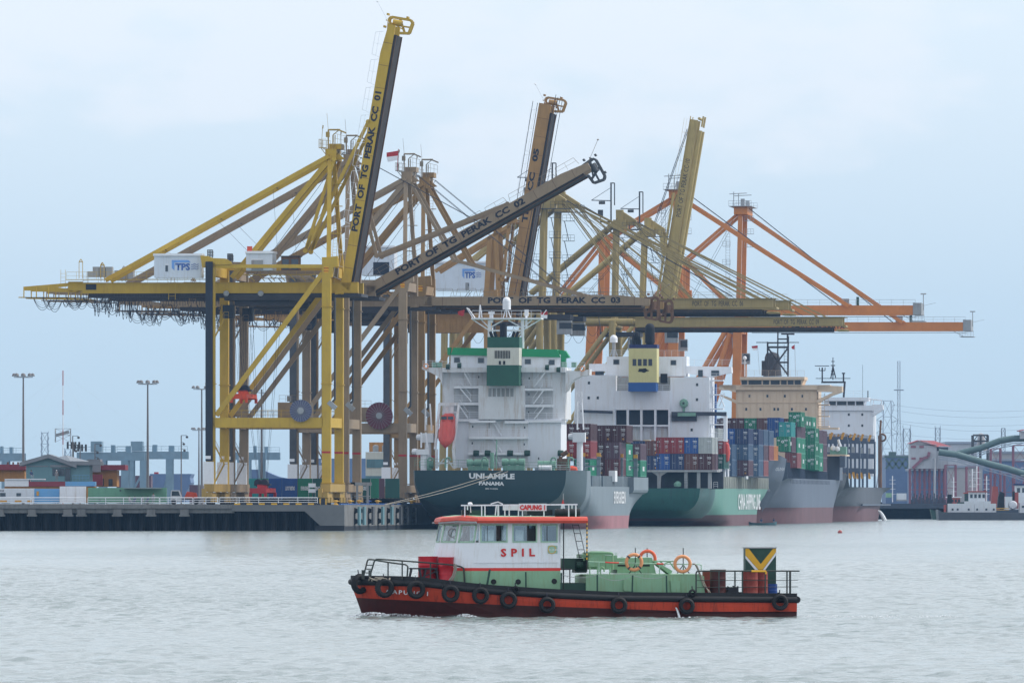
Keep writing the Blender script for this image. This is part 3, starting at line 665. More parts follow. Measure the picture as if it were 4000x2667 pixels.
def tyre(px, py, r, label, yaw=0.0, y=None, flat=1.0):
    x = BL((px, py), 0).x
    yy = (BC - hb(x + .25, .0) - .20) if y is None else y
    r *= .93; c = BL((px, py), yy - .02); m = MB()
    pr = [(r * .52, -.08), (r * .60, -.12), (r * .80, -.135), (r * .95, -.10), (r, -.05), (r, .05), (r * .95, .10), (r * .80, .135), (r * .60, .12), (r * .52, .08), (r * .48, 0), (r * .52, -.08)]
    m.lathe((0, 0, 0), pr, 32, 'y')
    for i in range(28):
        t = 2 * math.pi * i / 28; a = Vector((math.cos(t), 0, math.sin(t))); m.beam(a * r * .99 + Vector((0, -.05, 0)), a * r * 1.01 + Vector((0, .05, 0)), .03, .03)
    o = m.build('tyre_fender', 'rubber', f=None, smooth=True); o.location = BF.W(c); o.rotation_euler = (0, 0, -BF.th + yaw)
    tag(o, label, 'tyre', 'tyre fenders hung along the workboat')
    h = MB(); h.tube((0, .05, r * .6), (0, .12, r * 1.15 + .1), .02, 6); h.build('lanyard', 'cable_black', o)
ty = [(132, 892, .38, 'big tyre fender on the very tip of the bow, farthest left', rad(32)), (358, 930, .37, 'tyre fender on the bow, left of the painted hull letters', rad(14)), (648, 945, .35, 'tyre fender hanging over the painted hull letters', rad(8)),
      (965, 980, .34, 'tyre fender on the red hull just below the red bow drums', rad(3)), (1240, 998, .325, 'tyre fender on the red hull below the front end of the wheelhouse', rad(3)), (1497, 1040, .33, 'tyre fender on the red hull under the middle of the wheelhouse', 0), (1852, 1085, .31, 'tyre fender on the red hull under the aft end of the wheelhouse', 0)]
for u, v, r, lb, ya in ty: tyre(*z1(u, v), r, lb, ya, BC - .62 if u < 140 else None)
tyre(*z1(1562, 945), .13, 'small black tyre lying on the strake under the wheelhouse portholes', 0, -.02)
for u, v, r, lb in ((600, 810, .32, 'tyre fender on the red hull below the mint green engine box'), (1193, 818, .305, 'tyre fender on the red hull beside the water outlet'), (2010, 785, .315, 'aftmost tyre fender, high on the red hull below the green casing')): tyre(*z2(u, v), r, lb)
tyre(*z2(1243, 705), .13, 'small black tyre on the strake at the front post of the stern rail', 0, -.02)
# water outlet and foam at the waterline
def foam_mat():
    m = bpy.data.materials.new('foam_white'); m.use_nodes = True; p = m.node_tree.nodes['Principled BSDF']; p.inputs['Base Color'].default_value = (.80, .83, .86, 1); p.inputs['Roughness'].default_value = .8; return m
M['foam'] = foam_mat()
m = MB(); pr = None
for i in range(9):
    t = i / 8; q = BL(z2(1098 + 36 * t, 835 + 105 * t ** 1.5), -.05 - .25 * t)
    if pr is not None: m.tube(pr, q, .025 + .02 * t, 7)
    pr = q
o = m.build('cooling_water', 'foam', f=BF, smooth=True); tag(o, 'thin jet of cooling water falling from the red hull side', 'water jet')
m = MB()
def blobs(x0, x1, n, yfun, zfun, s0, s1):
    for i in range(n):
        x = R.uniform(x0, x1); r = R.uniform(s0, s1); y = yfun(x); z = zfun(x) * R.random()
        m.lathe((x, y, z), [(0, r * .7), (r * .6, r * .5), (r * 1.0, 0), (r * .6, -r * .5), (0, -r * .6)], 6, 'z', R.random() * 3)
blobs(-6.4, -4.4, 900, lambda x: BC - 1.0 - .9 * max(0, (x + 5.3)) + R.uniform(-.9, .6), lambda x: .22 * math.exp(-((x + 4.9) / .75) ** 2) + .05, .01, .035)
blobs(-4.8, -1.0, 700, lambda x: BC - hb(x, 1) - R.uniform(.02, .5), lambda x: .16 * math.exp(-((x + 4.2) / 1.3) ** 2) + .05, .01, .035)
blobs(-2.3, -.9, 500, lambda x: -R.uniform(.0, .5), lambda x: .17 * math.exp(-((x + 1.7) / .45) ** 2) + .04, .01, .03)
blobs(-.8, 10.4, 900, lambda x: -R.uniform(.0, .45), lambda x: .07, .008, .028)
blobs(10.3, 16.5, 500, lambda x: R.uniform(-.8, BW + .5), lambda x: .08, .01, .03)
blobs(6.0, 6.7, 60, lambda x: -R.uniform(.05, .5), lambda x: .08, .015, .05)
o = m.build('foam', 'foam', f=BF); tag(o, 'white foam and bow wave along the waterline of the workboat', None, kind='stuff')
# two people seen through the wheelhouse windows
def figure(name, joints, radii, edges, mt, root=0, sub=1):
    me = bpy.data.meshes.new(name); me.from_pydata([tuple(j) for j in joints], edges, []); o = bpy.data.objects.new(name, me); COL.objects.link(o)
    sk_ = o.modifiers.new('s', 'SKIN'); so_ = o.modifiers.new('u', 'SUBSURF'); so_.levels = sub; so_.render_levels = sub
    if not me.skin_vertices: bm = bmesh.new(); bm.from_mesh(me); bm.verts.layers.skin.verify(); bm.to_mesh(me); bm.free()
    for i, v in enumerate(me.skin_vertices[0].data): r = radii[i]; v.radius = (r, r) if not isinstance(r, tuple) else r; v.use_root = (i == root)
    dg = bpy.context.evaluated_depsgraph_get(); m2 = bpy.data.meshes.new_from_object(o.evaluated_get(dg)); bpy.data.objects.remove(o)
    m2.name = name; m2.materials.clear(); m2.materials.append(M[mt]); return m2
def person(f, p, yaw, label, cloth='cloth_blue', pose='stand', hat=None, group=None, trousers='cloth_grey', s=1.0):
    """p = feet (or seat) position in frame f"""
    root = bpy.data.objects.new('person', None); COL.objects.link(root); root.location = f.W(p); root.rotation_euler = (0, 0, -f.th + yaw); root.scale = (s, s, s)
    tag(root, label, 'person', group)
    sit = pose in ('sit',); h0 = .48 if sit else .93
    J = [(0, 0, h0), (0, 0, h0 + .22), (0, 0, h0 + .45), (0, 0, h0 + .56), (0, -.01, h0 + .66), (0, -.02, h0 + .76)]
    Rr = [.125, .12, .135, .055, .085, .075]; E = [(0, 1), (1, 2), (2, 3), (3, 4), (4, 5)]
    def addc(par, pts, rs):
        for q, r in zip(pts, rs): J.append(q); Rr.append(r); E.append((par, len(J) - 1)); par = len(J) - 1
    for sx in (-1, 1):
        hand = {'stand': [(sx * .19, 0, h0 + .44), (sx * .24, .02, h0 + .17), (sx * .22, -.10, h0 - .05), (sx * .21, -.13, h0 - .14)],
                'wheel': [(sx * .19, 0, h0 + .44), (sx * .25, -.12, h0 + .22), (sx * .15, -.36, h0 + .30), (sx * .13, -.43, h0 + .33)],
                'sit': [(sx * .19, 0, h0 + .44), (sx * .23, -.06, h0 + .18), (sx * .15, -.28, h0 + .12), (sx * .12, -.35, h0 + .10)]}[pose]
        addc(2, hand, [.06, .045, .033, .03])
        if sit: addc(0, [(sx * .10, -.08, h0), (sx * .13, -.45, h0 + .02), (sx * .13, -.46, .10), (sx * .13, -.60, .04)], [.095, .065, .045, .04])
        else: addc(0, [(sx * .10, 0, h0 - .06), (sx * .11, -.02, .50), (sx * .12, .02, .09), (sx * .12, -.14, .04)], [.095, .062, .045, .04])
    body = bpy.data.objects.new('body', figure('body', J, Rr, E, 'skin')); COL.objects.link(body); body.parent = root
    me = body.data; me.materials.append(M[cloth]); me.materials.append(M[trousers])
    for pl_ in me.polygons:
        c = pl_.center
        if c.z > h0 + .53 : pl_.material_index = 0
        elif c.z < h0 + .02 and c.z > .09: pl_.material_index = 2
        elif c.z <= .09: pl_.material_index = 2
        elif abs(c.x) > .2 and c.z < h0 + .18: pl_.material_index = 0
        else: pl_.material_index = 1
        pl_.use_smooth = True
    m = MB(); m.lathe((0, .0, h0 + .70), [(.0, .13), (.05, .12), (.085, .075), (.093, .03), (.088, -.03)], 12); m.build('helmet' if hat else 'hair', hat or 'hair_black', root, smooth=True)
    m = MB(); m.tube((0, -.09, h0 + .69), (0, -.125, h0 + .66), .012, 6, .018); m.tube((-.03, -.095, h0 + .715), (-.03, -.10, h0 + .715), .01, 6); m.tube((.03, -.095, h0 + .715), (.03, -.10, h0 + .715), .01, 6); m.tube((-.025, -.088, h0 + .63), (.025, -.088, h0 + .63), .007, 5)
    m.build('face', 'skin', root)
    return root
q = BL(z1(1095, 520), 2.4); person(BF, (q.x, 2.4, q.z - 1.05), rad(-90), 'helmsman in dark clothes behind the front side window of the wheelhouse', 'cloth_grey', 'wheel')
q = BL(z1(1385, 520), 1.6); person(BF, (q.x, 1.6, q.z - 1.15), rad(-70), 'seated crewman in the middle of the wheelhouse, seen through the first side window', 'cloth_grey', 'sit')
m = MB(); q = BL(z1(978, 425), 1.0); m.torus((0, 0, 0), .15, .022, 24, 8, 'y'); o = m.build('porthole_ring', 'grey_steel', smooth=True); o.location = BF.W(q); o.rotation_euler = (0, 0, -BF.th - rad(35)); tag(o, 'pale ring fitted on the front corner pane of the wheelhouse', 'ring')
# ---------------------------------------------------------------- quay cranes
defm('under_shade_rust', (.03, .025, .024), rough=.9, var=.4, dirt=.4, dirtcol=(.10, .06, .035)); DK = 3.8                                   # quay deck height
def rail_frame(px): k = (px - CX) / F; d = (-27.73 - .0963 * 1530) / (k - .0963); return Fr(k * d, d, DK)
f1 = rail_frame(1275)
def sub(name, par): o = bpy.data.objects.new(name, None); COL.objects.link(o); o.parent = par; return o
def railing(f, par, mt, segs, y, h=1.1, name='railing', step=1.6):
    m = MB()
    for x1, y1, x2, y2 in segs: m.rail([f.L(x1, y1, y), f.L(x2, y2, y)], h, .03, step)
    return m.build(name, mt, par)
def logo(f, par, x1, y1, x2, y2, y):        # blue block, three letters and waves
    W_ = x2 - x1; H_ = y2 - y1; X = lambda t: x1 + W_ * t; Y = lambda t: y1 + H_ * t
    m = MB(); m.prism([f.L(X(a), Y(b), y) for a, b in ((0, 0), (.62, 0), (.70, .22), (.10, .22), (.10, .95), (0, .7))], f.L(0, 0, y).y - .03, f.L(0, 0, y).y - .004)
    m.build('logo_block', 'blue_logo_light', par)
    ptext('lettering', 'TPS', 'blue_logo', par, f, X(.13), Y(.93), X(.68), Y(.93), y, H_ * .64, .04, 1.0)
    m = MB()
    for i in range(3):
        pr = None
        for j in range(13): q = f.L(X(.72 + .28 * j / 12), Y(.38 + .2 * i + .05 * math.sin(j * .85)), y - .02); 
        for j in range(13):
            q = f.L(X(.72 + .28 * j / 12), Y(.38 + .2 * i + .06 * math.sin(j * .9)), y - .02)
            if pr is not None: m.tube(pr, q, .04, 4)
            pr = q
    m.build('logo_waves', 'blue_logo', par)
def corr(m, f, x1, y1, x2, y2, ya, yb, step=.45):     # corrugated house walls
    a = f.L(x1, y2, ya); b = f.L(x2, y1, ya); m.box(a.x, b.x, ya, yb, a.z, b.z)
    n = int((b.x - a.x) / step)
    for i in range(n): x = a.x + (i + .5) * (b.x - a.x) / n; m.box(x - .06, x + .06, ya - .05, ya - .001, a.z + .05, b.z - .08)
def stairs(m, x, y, z0, z1, w=1.5, h=2.9):
    z = z0; s = 1
    while z + h < z1:
        a = Vector((x - s * w / 2, y, z)); b = Vector((x + s * w / 2, y, z + h)); m.beam(a, b, .16, .7); up = Vector((0, -.3, 1.0)); m.tube(a + up, b + up, .03, 4)
        for i in range(9): q = a.lerp(b, i / 9); m.tube(q + Vector((0, -.3, 0)), q + up, .02, 3)
        m.box(min(b.x, b.x + s * .7), max(b.x, b.x + s * .7), y - .4, y + .4, z + h - .05, z + h); m.rail([(b.x, y - .4, z + h), (b.x + s * .7, y - .4, z + h)], 1.0, .03, .7); z += h; s = -s
def bogies(par, xs, b, mt, dark='dark_steel'):
    for x in xs:
        m = MB(); m.box(x - .75, x + .75, -1.6, b + 1.6, 1.9, 3.1); m.build('sill_beam', mt, par)
        for y in (0, b):
            g = MB(); g.vprism([(x - .5, y - 3.2), (x + .5, y - 3.2), (x + .5, y + 3.2), (x - .5, y + 3.2)], 1.05, 1.85); g.box(x - .3, x + .3, y - .5, y + .5, 1.8, 2.0)
            for k in (-2.6, -1.2, 1.2, 2.6): g.mi(1); g.tube((x - .35, y + k, .45), (x + .35, y + k, .45), .43, 14); g.mi(0); g.box(x - .62, x - .4, y + k - .5, y + k + .5, .3, 1.1); g.box(x + .4, x + .62, y + k - .5, y + k + .5, .3, 1.1)
            g.box(x - .9, x - .3, y - 3.4, y - 2.4, 1.1, 2.4); g.build('bogie', [mt, dark], par)
def gooseneck(m, p, s=1.0):                       # lamp post on an A-frame head
    p = Vector(p); q = p + Vector((0, 0, 3.6 * s)); m.tube(p, q, .12, 6); m.tube(p + Vector((.7, 0, 0)), q + Vector((.7, 0, -.8)), .09, 6); m.tube(q, q + Vector((1.8, 0, 0)), .13, 6); m.beam(q + Vector((1.4, 0, .05)), q + Vector((2.7, 0, -.5)), .22, .5)
    m.tube(q + Vector((.7, 0, -.8)), q + Vector((1.6, 0, -.05)), .07, 5); m.tube(q, q + Vector((-.2, 0, 2.5)), .03, 4); m.box(q.x - .35, q.x + .2, q.y - .2, q.y + .2, q.z - 1.1, q.z - .3)
BOOMLEN = 38.0
def crane_a(px, mt, label, alpha, text, textmat='letter_dark', house=None, bl=BOOMLEN, mt2=None, festoon=True, boommat=None, reel=None, eh=False, af=True, bh=1.0, hoff=0.0):
    f = rail_frame(px); T = thing('quay_crane', label, 'crane', f, 'container cranes along the quay'); L = f1.L; b = 16.5
    mt2 = mt2 or mt; boommat = boommat or mt
    def bar(name, x1, y1, x2, y2, w, t, ys=(0, 16.5), m_=None):
        out = []
        for y in ys:
            p, q = L(x1, y1, ys[0]), L(x2, y2, ys[0]); m = MB(); p.y = q.y = y; m.pl(p, q, w / 26.14, t); out.append(m.build(name, m_ or mt, T))
        return out
    zt = L(0, 1005).z
    # legs
    for y in (0, b):
        m = MB(); xl = L(1276, 1960).x; zb = 3.1; m.box(xl - .65, xl + .65, y - .6, y + .6, zb, L(0, 1008).z)
        for py in (1200, 1500, 1885): z = L(0, py).z; m.box(xl - .8, xl + .8, y - .75, y + .75, z - .06, z + .06)
        o = m.build('leg', mt, T); s_ = MB(); z = L(0, 1770).z; s_.box(xl - .66, xl + .66, y - .612, y - .6, z, z + .3); s_.build('band', 'red_paint', o)
        xl = L(821, 1960).x; m = MB(); m.box(xl - .55, xl + .75, y - .6, y + .6, zb, L(0, 1030).z)
        for py in (1200, 1500): z = L(0, py).z; m.box(xl - .7, xl + .9, y - .75, y + .75, z - .06, z + .06)
        o = m.build('leg', mt2, T)
        c = MB(); c.box(xl - .6, xl + .48, y - .95, y - .6, L(0, 1800).z, L(0, 1024).z)
        if y: c = MB(); c.box(xl - .1, xl + .1, y - .64, y - .6, 5, 6); c.build('cable_clamp', 'dark_grey', o)
        elif px != 1275:
            for i in range(16): z = L(0, 1790).z + i * 1.8; c.box(xl - .5, xl + .4, y - 1.0, y - .95, z, z + .08)
            c.build('cable_ladder', 'dark_grey', o)
        else: c.build('cable_cover', 'navy_black', o)
        c = MB(); c.box(xl - .6, xl + .2, y - 1.02, y - .96, L(0, 1792).z, L(0, 1780).z); c.build('notice', 'board_white', o)
        c = MB(); c.box(xl - .85, xl + .65, y - 1.5, y - .61, L(0, 1898).z, L(0, 1803).z); c.box(xl - .8, xl + .6, y - 1.45, y - .62, L(0, 1915).z, L(0, 1900).z); c.build('switch_cabinet', 'board_white', o)
    bogies(T, (L(1276, 1960).x, L(822, 1960).x), b, 'yellow_old' if mt == 'yellow_paint' else mt)
    bar('portal_beam', 833, 1650, 1262, 1650, 38, 1.2, m_=mt2); bar('diagonal_brace', 845, 1622, 1262, 1066, 19, .6)
    bar('tie_beam', 835, 1040, 1262, 1040, 14, .6)
    for x_, n_ in ((1276, 'portal_cross_beam'), (822, 'portal_cross_beam')):
        m = MB(); p = L(x_, 1650); m.box(p.x - .5, p.x + .5, .6, b - .6, p.z - .72, p.z + .72); m.build(n_, mt2, T)
        m = MB(); p = L(x_, 1060); m.box(p.x - .5, p.x + .5, .6, b - .6, p.z - .7, p.z + .7); m.build(n_, mt2, T)
    # A-frame
    m4 = L(1300, 600, 6); yA, yB = 6.0, 10.6
    if af:
        for y, yt in ((0, yA), (b, yB)):
            p = L(1284, 1010); p.y = y; q = L(1289, 600, 6); q.y = yt; m = MB(); m.beam(p, q, .7, .6, (0, 1, 0)); m.build('mast_leg', mt, T)
        m = MB(); p = L(1290, 606, 6); m.box(p.x - .7, p.x + 1.0, yA - .5, yB + .5, p.z - .8, p.z + .9); m.box(p.x - .2, p.x + 1.6, yA + .3, yB - .3, p.z + .9, p.z + 1.7); m.prism([(p.x + 1, 0, p.z + .4), (p.x + 2.2, 0, p.z - .6), (p.x + 1, 0, p.z - .8)], yA, yA + .5); m.build('mast_head', mt, T)
        m = MB(); xa = L(1248, 600, 6).x; z = L(0, 581, 6).z
        for y in (yA - .6, yB + .4): m.box(xa, p.x - .5, y - .5, y + .5, z - .1, z); m.rail([(xa, y - .5, z), (p.x - .5, y - .5, z)], 1.2, .035, .5); m.beam((xa + .3, y, z - .1), (p.x - .5, y, z - 1.2), .1, .1)
        m.rail([(p.x + .6, yA - .6, z + .7), (p.x + 2.3, yA - .6, z + .3)], 1.4, .035, .5); m.rail([(xa, yA, z), (xa, yB, z)], 1.2, .035, 1.0); m.build('head_platform', 'grey_beige' if mt != 'yellow_paint' else 'yellow_old', T)
        m = MB(); gooseneck(m, (p.x - .3, yA, p.z + .9), .8); m.tube((xa + .4, yA - 1, z), (xa + .6, yA - 1, z + 3.2), .04, 5); m.tube((xa + .6, yA - 1, z + 2.8), (xa + .65, yA - 1, z + 3.3), .1, 6); m.tube((p.x + .7, yA, p.z + 1), (p.x + .75, yA, p.z + 3), .07, 5); m.build('mast_lamps', 'grey_beige' if mt != 'yellow_paint' else 'yellow_old', T)
        m = MB(); q = L(1306, 1000); q2 = L(1306, 640); q.y, q2.y = .2, yA; m.ladder(q, q2, .6, .035, .5, (1, 0, 0))
        for k_ in (.25, .55, .8): t = q.lerp(q2, k_); m.box(t.x - .7, t.x + .8, t.y - .6, t.y + .7, t.z - .1, t.z)
        m.build('mast_ladder', mt, T)
        bar('backstay', 1285, 610, 412, 1095, 17, .45, (5.2, 11.2)); bar('inner_backstay', 1276, 636, 905, 1085, 19, .45, (5.4, 11.0))
        m = MB()
        for k_ in (.25, .5, .75):
            t = L(1285 - 873 * k_, 610 + 485 * k_, 5.2); m.tube((t.x, 5.2, t.z), (t.x, 11.2, t.z), .08, 5); m.tube((t.x, 5.2, t.z - .3), (L(1100 - 100 * k_, 0).x, 5.2, L(0, 1080).z), .025, 4)
        m.build('stay_ties', 'cable_black', T)
    # main girders
    for y in (4.5, 11.6):
        p, q = L(305, 1144), L(1385, 1101); m = MB(); m.box(p.x, q.x, y, y + .9, p.z, q.z); m.box(p.x, q.x, y - .15, y + 1.05, q.z, q.z + .06); m.mi(1); m.box(p.x + 1, q.x, y + .1, y + 1.4, p.z - .55, p.z); m.build('girder', [mt, 'dark_steel'], T)
    m = MB()
    for i in range(9): m.cut(); x = L(330 + 120 * i, 1100).x; m.box(x, x + .3, 5.4, 11.6, L(0, 1140).z, L(0, 1112).z)
    m.build('girder_tie', mt, T)
    m = MB(); p, q = L(862, 1160), L(1180, 1148); m.box(p.x, q.x, 4.2, 12.8, p.z - .4, q.z); p, q = L(900, 1192), L(1115, 1160); m.box(p.x, q.x, 5, 12, p.z, q.z)
    for x_ in (870, 1005): t = L(x_, 1144); m.mi(1); m.lathe((t.x, 4.1, t.z), [(0, -.1), (.35, -.1), (.45, 0), (.45, .3)], 10, 'y'); m.mi(0)
    tr = m.build('trolley', ['dark_steel', 'grey_steel'], T); m = MB(); p, q = L(850, 1240), L(890, 1188); m.box(p.x, q.x, 6, 8.5, p.z, q.z); m.build('operator_cab', 'navy_black', tr)
    # landside end works
    m = MB(); p = L(250, 1110); q = L(305, 1100)
    m.box(p.x, q.x, 4.5, 5.4, L(0, 1132).z, L(0, 1098).z); m.box(p.x, q.x, 11.6, 12.5, L(0, 1132).z, L(0, 1098).z); m.box(p.x + .5, q.x, 5.4, 11.6, L(0, 1130).z, L(0, 1120).z)
    for y in (5, 12): m.prism([L(*a, 0) for a in ((75, 1117), (300, 1098), (300, 1104), (180, 1116), (265, 1128), (265, 1136), (75, 1132))], y, y + .4)
    for y in (4.6, 12.4):
        m.tube((L(55, 1159).x, y, L(0, 1159).z), (L(330, 1166).x, y, L(0, 1166).z), .08, 5)
        for x_ in (76, 125, 172, 250, 300): t = L(x_, 1117); m.tube((t.x, y, t.z), (t.x, y, L(0, 1162).z), .09, 5)
    m.build('service_jib', mt, T)
    m = MB(); z = L(0, 1090).z; 
    m.box(L(245, 0).x, L(840, 0).x, 3.3, 4.3, z - .08, z); m.rail([(L(247, 0).x, 3.4, z), (L(600, 0).x, 3.4, z)], 1.1, .03, 1.6); m.rail([(L(600, 0).x, 3.4, z), (L(840, 0).x, 3.4, z)], 1.1, .03, 1.2)
    z2_ = L(0, 1072).z; m.box(L(940, 0).x, L(1260, 0).x, 2.6, 4.2, z2_ - .1, z2_); m.rail([(L(940, 0).x, 2.7, z2_), (L(1255, 0).x, 2.7, z2_)], 1.1, .03, 1.4)
    for i in range(8): x = L(960 + i * 40, 0).x; m.beam((x, 3.4, z2_), (x + .9, 3.4, z2_ - 1.0), .12, .12)
    x = L(232, 0).x; m.ladder((x, 4, L(0, 1140).z), (x, 4, L(0, 1052).z), .7, .035, .5, (1, 0, 0)); x = L(670, 0).x; m.ladder((x - .4, 3.6, L(0, 1170).z), (x - .4, 3.6, L(0, 1100).z), 1.0, .05, .5, (1, 0, 0))
    m.build('walkway', mt, T)
    m = MB(); xs = L(300, 1080)
    for x0, y0_, x1_, y1_ in ((341, 1060, 363, 1082), (362, 1042, 386, 1082), (388, 1042, 411, 1082), (413, 1042, 437, 1082)): m.pbox(f1, x0, y0_, x1_, y1_, 5.2, 7)
    m.build('resistor_cabinet', 'grey_steel', T)
    for x0, zt_ in ((298, 1012), (382, 1025)): 
        m = MB(); a = L(x0 - 7, 1085).x; c = L(x0 + 7, 1085).x; zb, zz = L(0, 1085).z, L(0, zt_ + 8).z
        for x in (a, c): m.tube((x, 5, zb), (x, 5, zz), .05, 5)
        m.tube((a, 5, zz), (c, 5, zz), .07, 5); m.tube((a, 5, zz), ((a + c) / 2, 5, zz + .4), .06, 5); m.tube((c, 5, zz), ((a + c) / 2, 5, zz + .4), .06, 5); m.build('sheave_post', mt, T)
    # machinery on the top near the landside leg, two roof ventilator frames
    m = MB(); m.pprism(f1, ((782, 998), (810, 1000), (830, 1008), (880, 1010), (900, 1022), (905, 1032), (838, 1034), (838, 1045), (790, 1045)), -.6, .6); m.build('leg_head', mt, T)
    m = MB()
    for x0, y0_ in ((806, 976), (884, 993)):
        for dy in (0, 6, 12, 18, 24): p = L(x0, y0_ + dy); q = L(x0 + (22 if dy else 20), y0_ + dy); m.box(p.x, q.x, 1, 2, p.z - .06, p.z + .06)
        for dx in (2, 11, 20): p = L(x0 + dx, y0_); m.box(p.x - .06, p.x + .06, 1, 1.1, L(0, y0_ + 35).z, p.z)
    m.build('louvre_frame', 'dark_grey', T)
    # hinge block
    m = MB(); m.pprism(f1, ((1262, 1006), (1318, 1000), (1320, 1040), (1300, 1045), (1296, 1082), (1262, 1090)), -.62, .62); m.pprism(f1, ((1262, 1006), (1318, 1000), (1320, 1040), (1300, 1045), (1296, 1082), (1262, 1090)), b - .62, b + .62)
    p, q = L(1296, 1148), L(1330, 1050); m.box(p.x, q.x, 4, 12.8, p.z, p.z + .6); m.rail([(p.x, 3.8, p.z + .6), (L(1385, 0).x, 3.8, p.z + .6)], 1.1, .035, .9); m.mi(1); p, q = L(1290, 1157), L(1400, 1145); m.box(p.x, q.x, 4, 13, p.z, q.z); m.build('hinge_block', [mt, 'dark_steel'], T)
    m = MB(); t = L(1276, 1055); m.lathe((t.x, -.63, t.z), [(0, 0), (.38, 0), (.38, -.02)], 16, 'y')
    for i in range(5): z = t.z - .42 + i * .21; m.mi(i % 2); m.box(t.x - .36, t.x + .36, -.66, -.645, z, z + .1)
    m.build('load_sign', ['mustard', 'red_paint'], T)
    # festoon
    if festoon:
        m = MB(); rr = random.Random(px); x = 82
        while x < 800:
            wd = rr.choice((26, 34, 60, 80, 70)) if x < 330 or x > 420 else rr.choice((9, 12)); sag = (rr.uniform(28, 48) if wd > 15 else 60); y = rr.choice((3.6, 4.0, 13.2)); pr = None
            for k in range(4 if wd > 40 else 2):
                pr = None; s2 = sag * (1 - .22 * k)
                for i in range(11):
                    t = i / 10; q = L(x + wd * t, 1160 + (28 if x > 430 else 0) + s2 * (1.7 if x > 430 else 1.25) * 4 * t * (1 - t) * (.8 + .2 * math.sin(x))); q.y = y + k * .15
                    if pr is not None: m.tube(pr, q, .045 if k < 2 else .02, 4)
                    pr = q
            x += wd * rr.choice((.55, .8, 1.0))
        p, q = L(82, 1160), L(840, 1160)
        m.tube((p.x, 3.8, p.z), (q.x, 3.8, q.z), .07, 5)
        for i in range(50): t = L(300 + i * 11, 1145); m.tube((t.x, 3.8 + (i % 3) * .3, t.z), (t.x, 3.8 + (i % 3) * .3, t.z - .8 - .8 * rr.random()), .05, 4)
        m.build('festoon_cables', 'cable_black', T)
    # stairs beside the landside legs
    m = MB(); stairs(m, L(847, 0).x, 3.0, 3.2, L(0, 1700).z); m.cut(); stairs(m, L(847, 0).x, 3.0, L(0, 1320).z, L(0, 1200).z); m.build('stairs', mt2, T); m = MB()
    m.rail([(L(838, 0).x, .2, L(0, 1630).z), (L(1255, 0).x, .2, L(0, 1630).z)], 1.1, .03, 2); m.cut(); m.rail([(L(838, 0).x, b, L(0, 1630).z), (L(1255, 0).x, b, L(0, 1630).z)], 1.1, .03, 2); m.build('portal_railing', mt2, T)
    m = MB(); t0 = L(1305, 1160); m.path([(t0.x, 1, t0.z), (t0.x, 1, L(0, 1560).z), (t0.x - .7, 1, L(0, 1580).z)], .16, 8); m.build('cable_pipe', 'dark_grey', T)
    for x0, py in ((1300, 1582), (1290, 1752)):
        m = MB(); t = L(x0, py); m.beam((t.x - .6, -.4, t.z + .5), (t.x + .5, -.4, t.z - .5), .7, .5); m.tube((t.x - .6, -.4, t.z - .5), (t.x + .3, -.4, t.z - .5), .06, 5)
        if py < 1600: m.build('floodlight', 'grey_steel', T)
    # boom
    hx, hz = L(1362, 1138, 4.5).x + hoff, L(0, 1138).z; ca, sa = math.cos(rad(alpha)), math.sin(rad(alpha))
    def Bp(s, h, y): return Vector((hx + s * ca - h * sa, y, hz + s * sa + h * ca))
    Bm = sub('boom', T); y0_, y1_ = 4.5, 12.2
    def bprism(m, pts, ya, yb): return m.prism([Bp(s, h, 0) for s, h in pts], ya, yb)
    prof = [(0, -.1), (.8, 1.3 * bh), (bl - 5, 1.45 * bh), (bl - .6, (.95 if bh == 1 else 1.45 * bh)), (bl - .6, -.05), (bl - 2.0, -.12), (1, -.12)]
    for ya in (y0_, y1_ - .9):
        m = MB(); bprism(m, prof, ya, ya + .9); m.mi(1)
        for i in range(1, 12): s0 = bl * i / 12; bprism(m, [(s0, -.1), (s0 + .06, -.1), (s0 + .06, 1.3 * bh), (s0, 1.3 * bh)], ya - .02, ya - .003)
        m.build('boom_girder', [boommat, 'rust_steel'], Bm)
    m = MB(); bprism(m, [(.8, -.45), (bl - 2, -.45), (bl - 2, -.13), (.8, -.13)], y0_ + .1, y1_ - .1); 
    m.build('boom_underside', 'under_shade_rust', Bm)  # near-black sheet: shade under the boom put into its colour, with rust
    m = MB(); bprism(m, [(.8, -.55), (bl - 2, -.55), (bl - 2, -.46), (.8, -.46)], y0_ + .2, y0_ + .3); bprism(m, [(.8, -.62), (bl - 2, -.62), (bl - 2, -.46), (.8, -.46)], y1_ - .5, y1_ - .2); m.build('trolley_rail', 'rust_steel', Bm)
    fm = boommat if alpha > 60 else ('dark_grey' if alpha > 5 else 'rust_steel')
    m = MB()
    for y in (y0_ + 1.4, y0_ + 3.2):
        loop = [(bl - 1.6, 1.0), (bl + .3, 1.2), (bl + .6, .8), (bl + .6, -2.0), (bl + .2, -2.4), (bl - 1.4, -2.1), (bl - 1.6, -.6)]
        m.beam(Bp(bl - 1.4, -1.4, y), Bp(bl + .5, -.4, y), .16, .2, (0, 1, 0)); m.beam(Bp(bl - .5, -2.1, y), Bp(bl - .5, .9, y), .2, .2, (0, 1, 0))
        for a, c in zip(loop, loop[1:]): m.beam(Bp(*a, y), Bp(*c, y), .3, .34, (0, 1, 0))
    for a in ((bl + .9, 1.5), (bl + .9, -1.5), (bl - 1.0, 1.7)): m.beam(Bp(*a, y0_ + 1.4), Bp(*a, y0_ + 3.2), .3, .3, (sa, 0, -ca))
    for y in (5.8, 7.2): m.tube(Bp(bl - .1, .5, y), Bp(bl - .1, -.8, y), .42, 10); m.beam(Bp(bl, 1.6, y), Bp(bl - 1, -1.2, y), .14, .14, (0, 1, 0))
    m.build('boom_end_frame', fm, Bm)
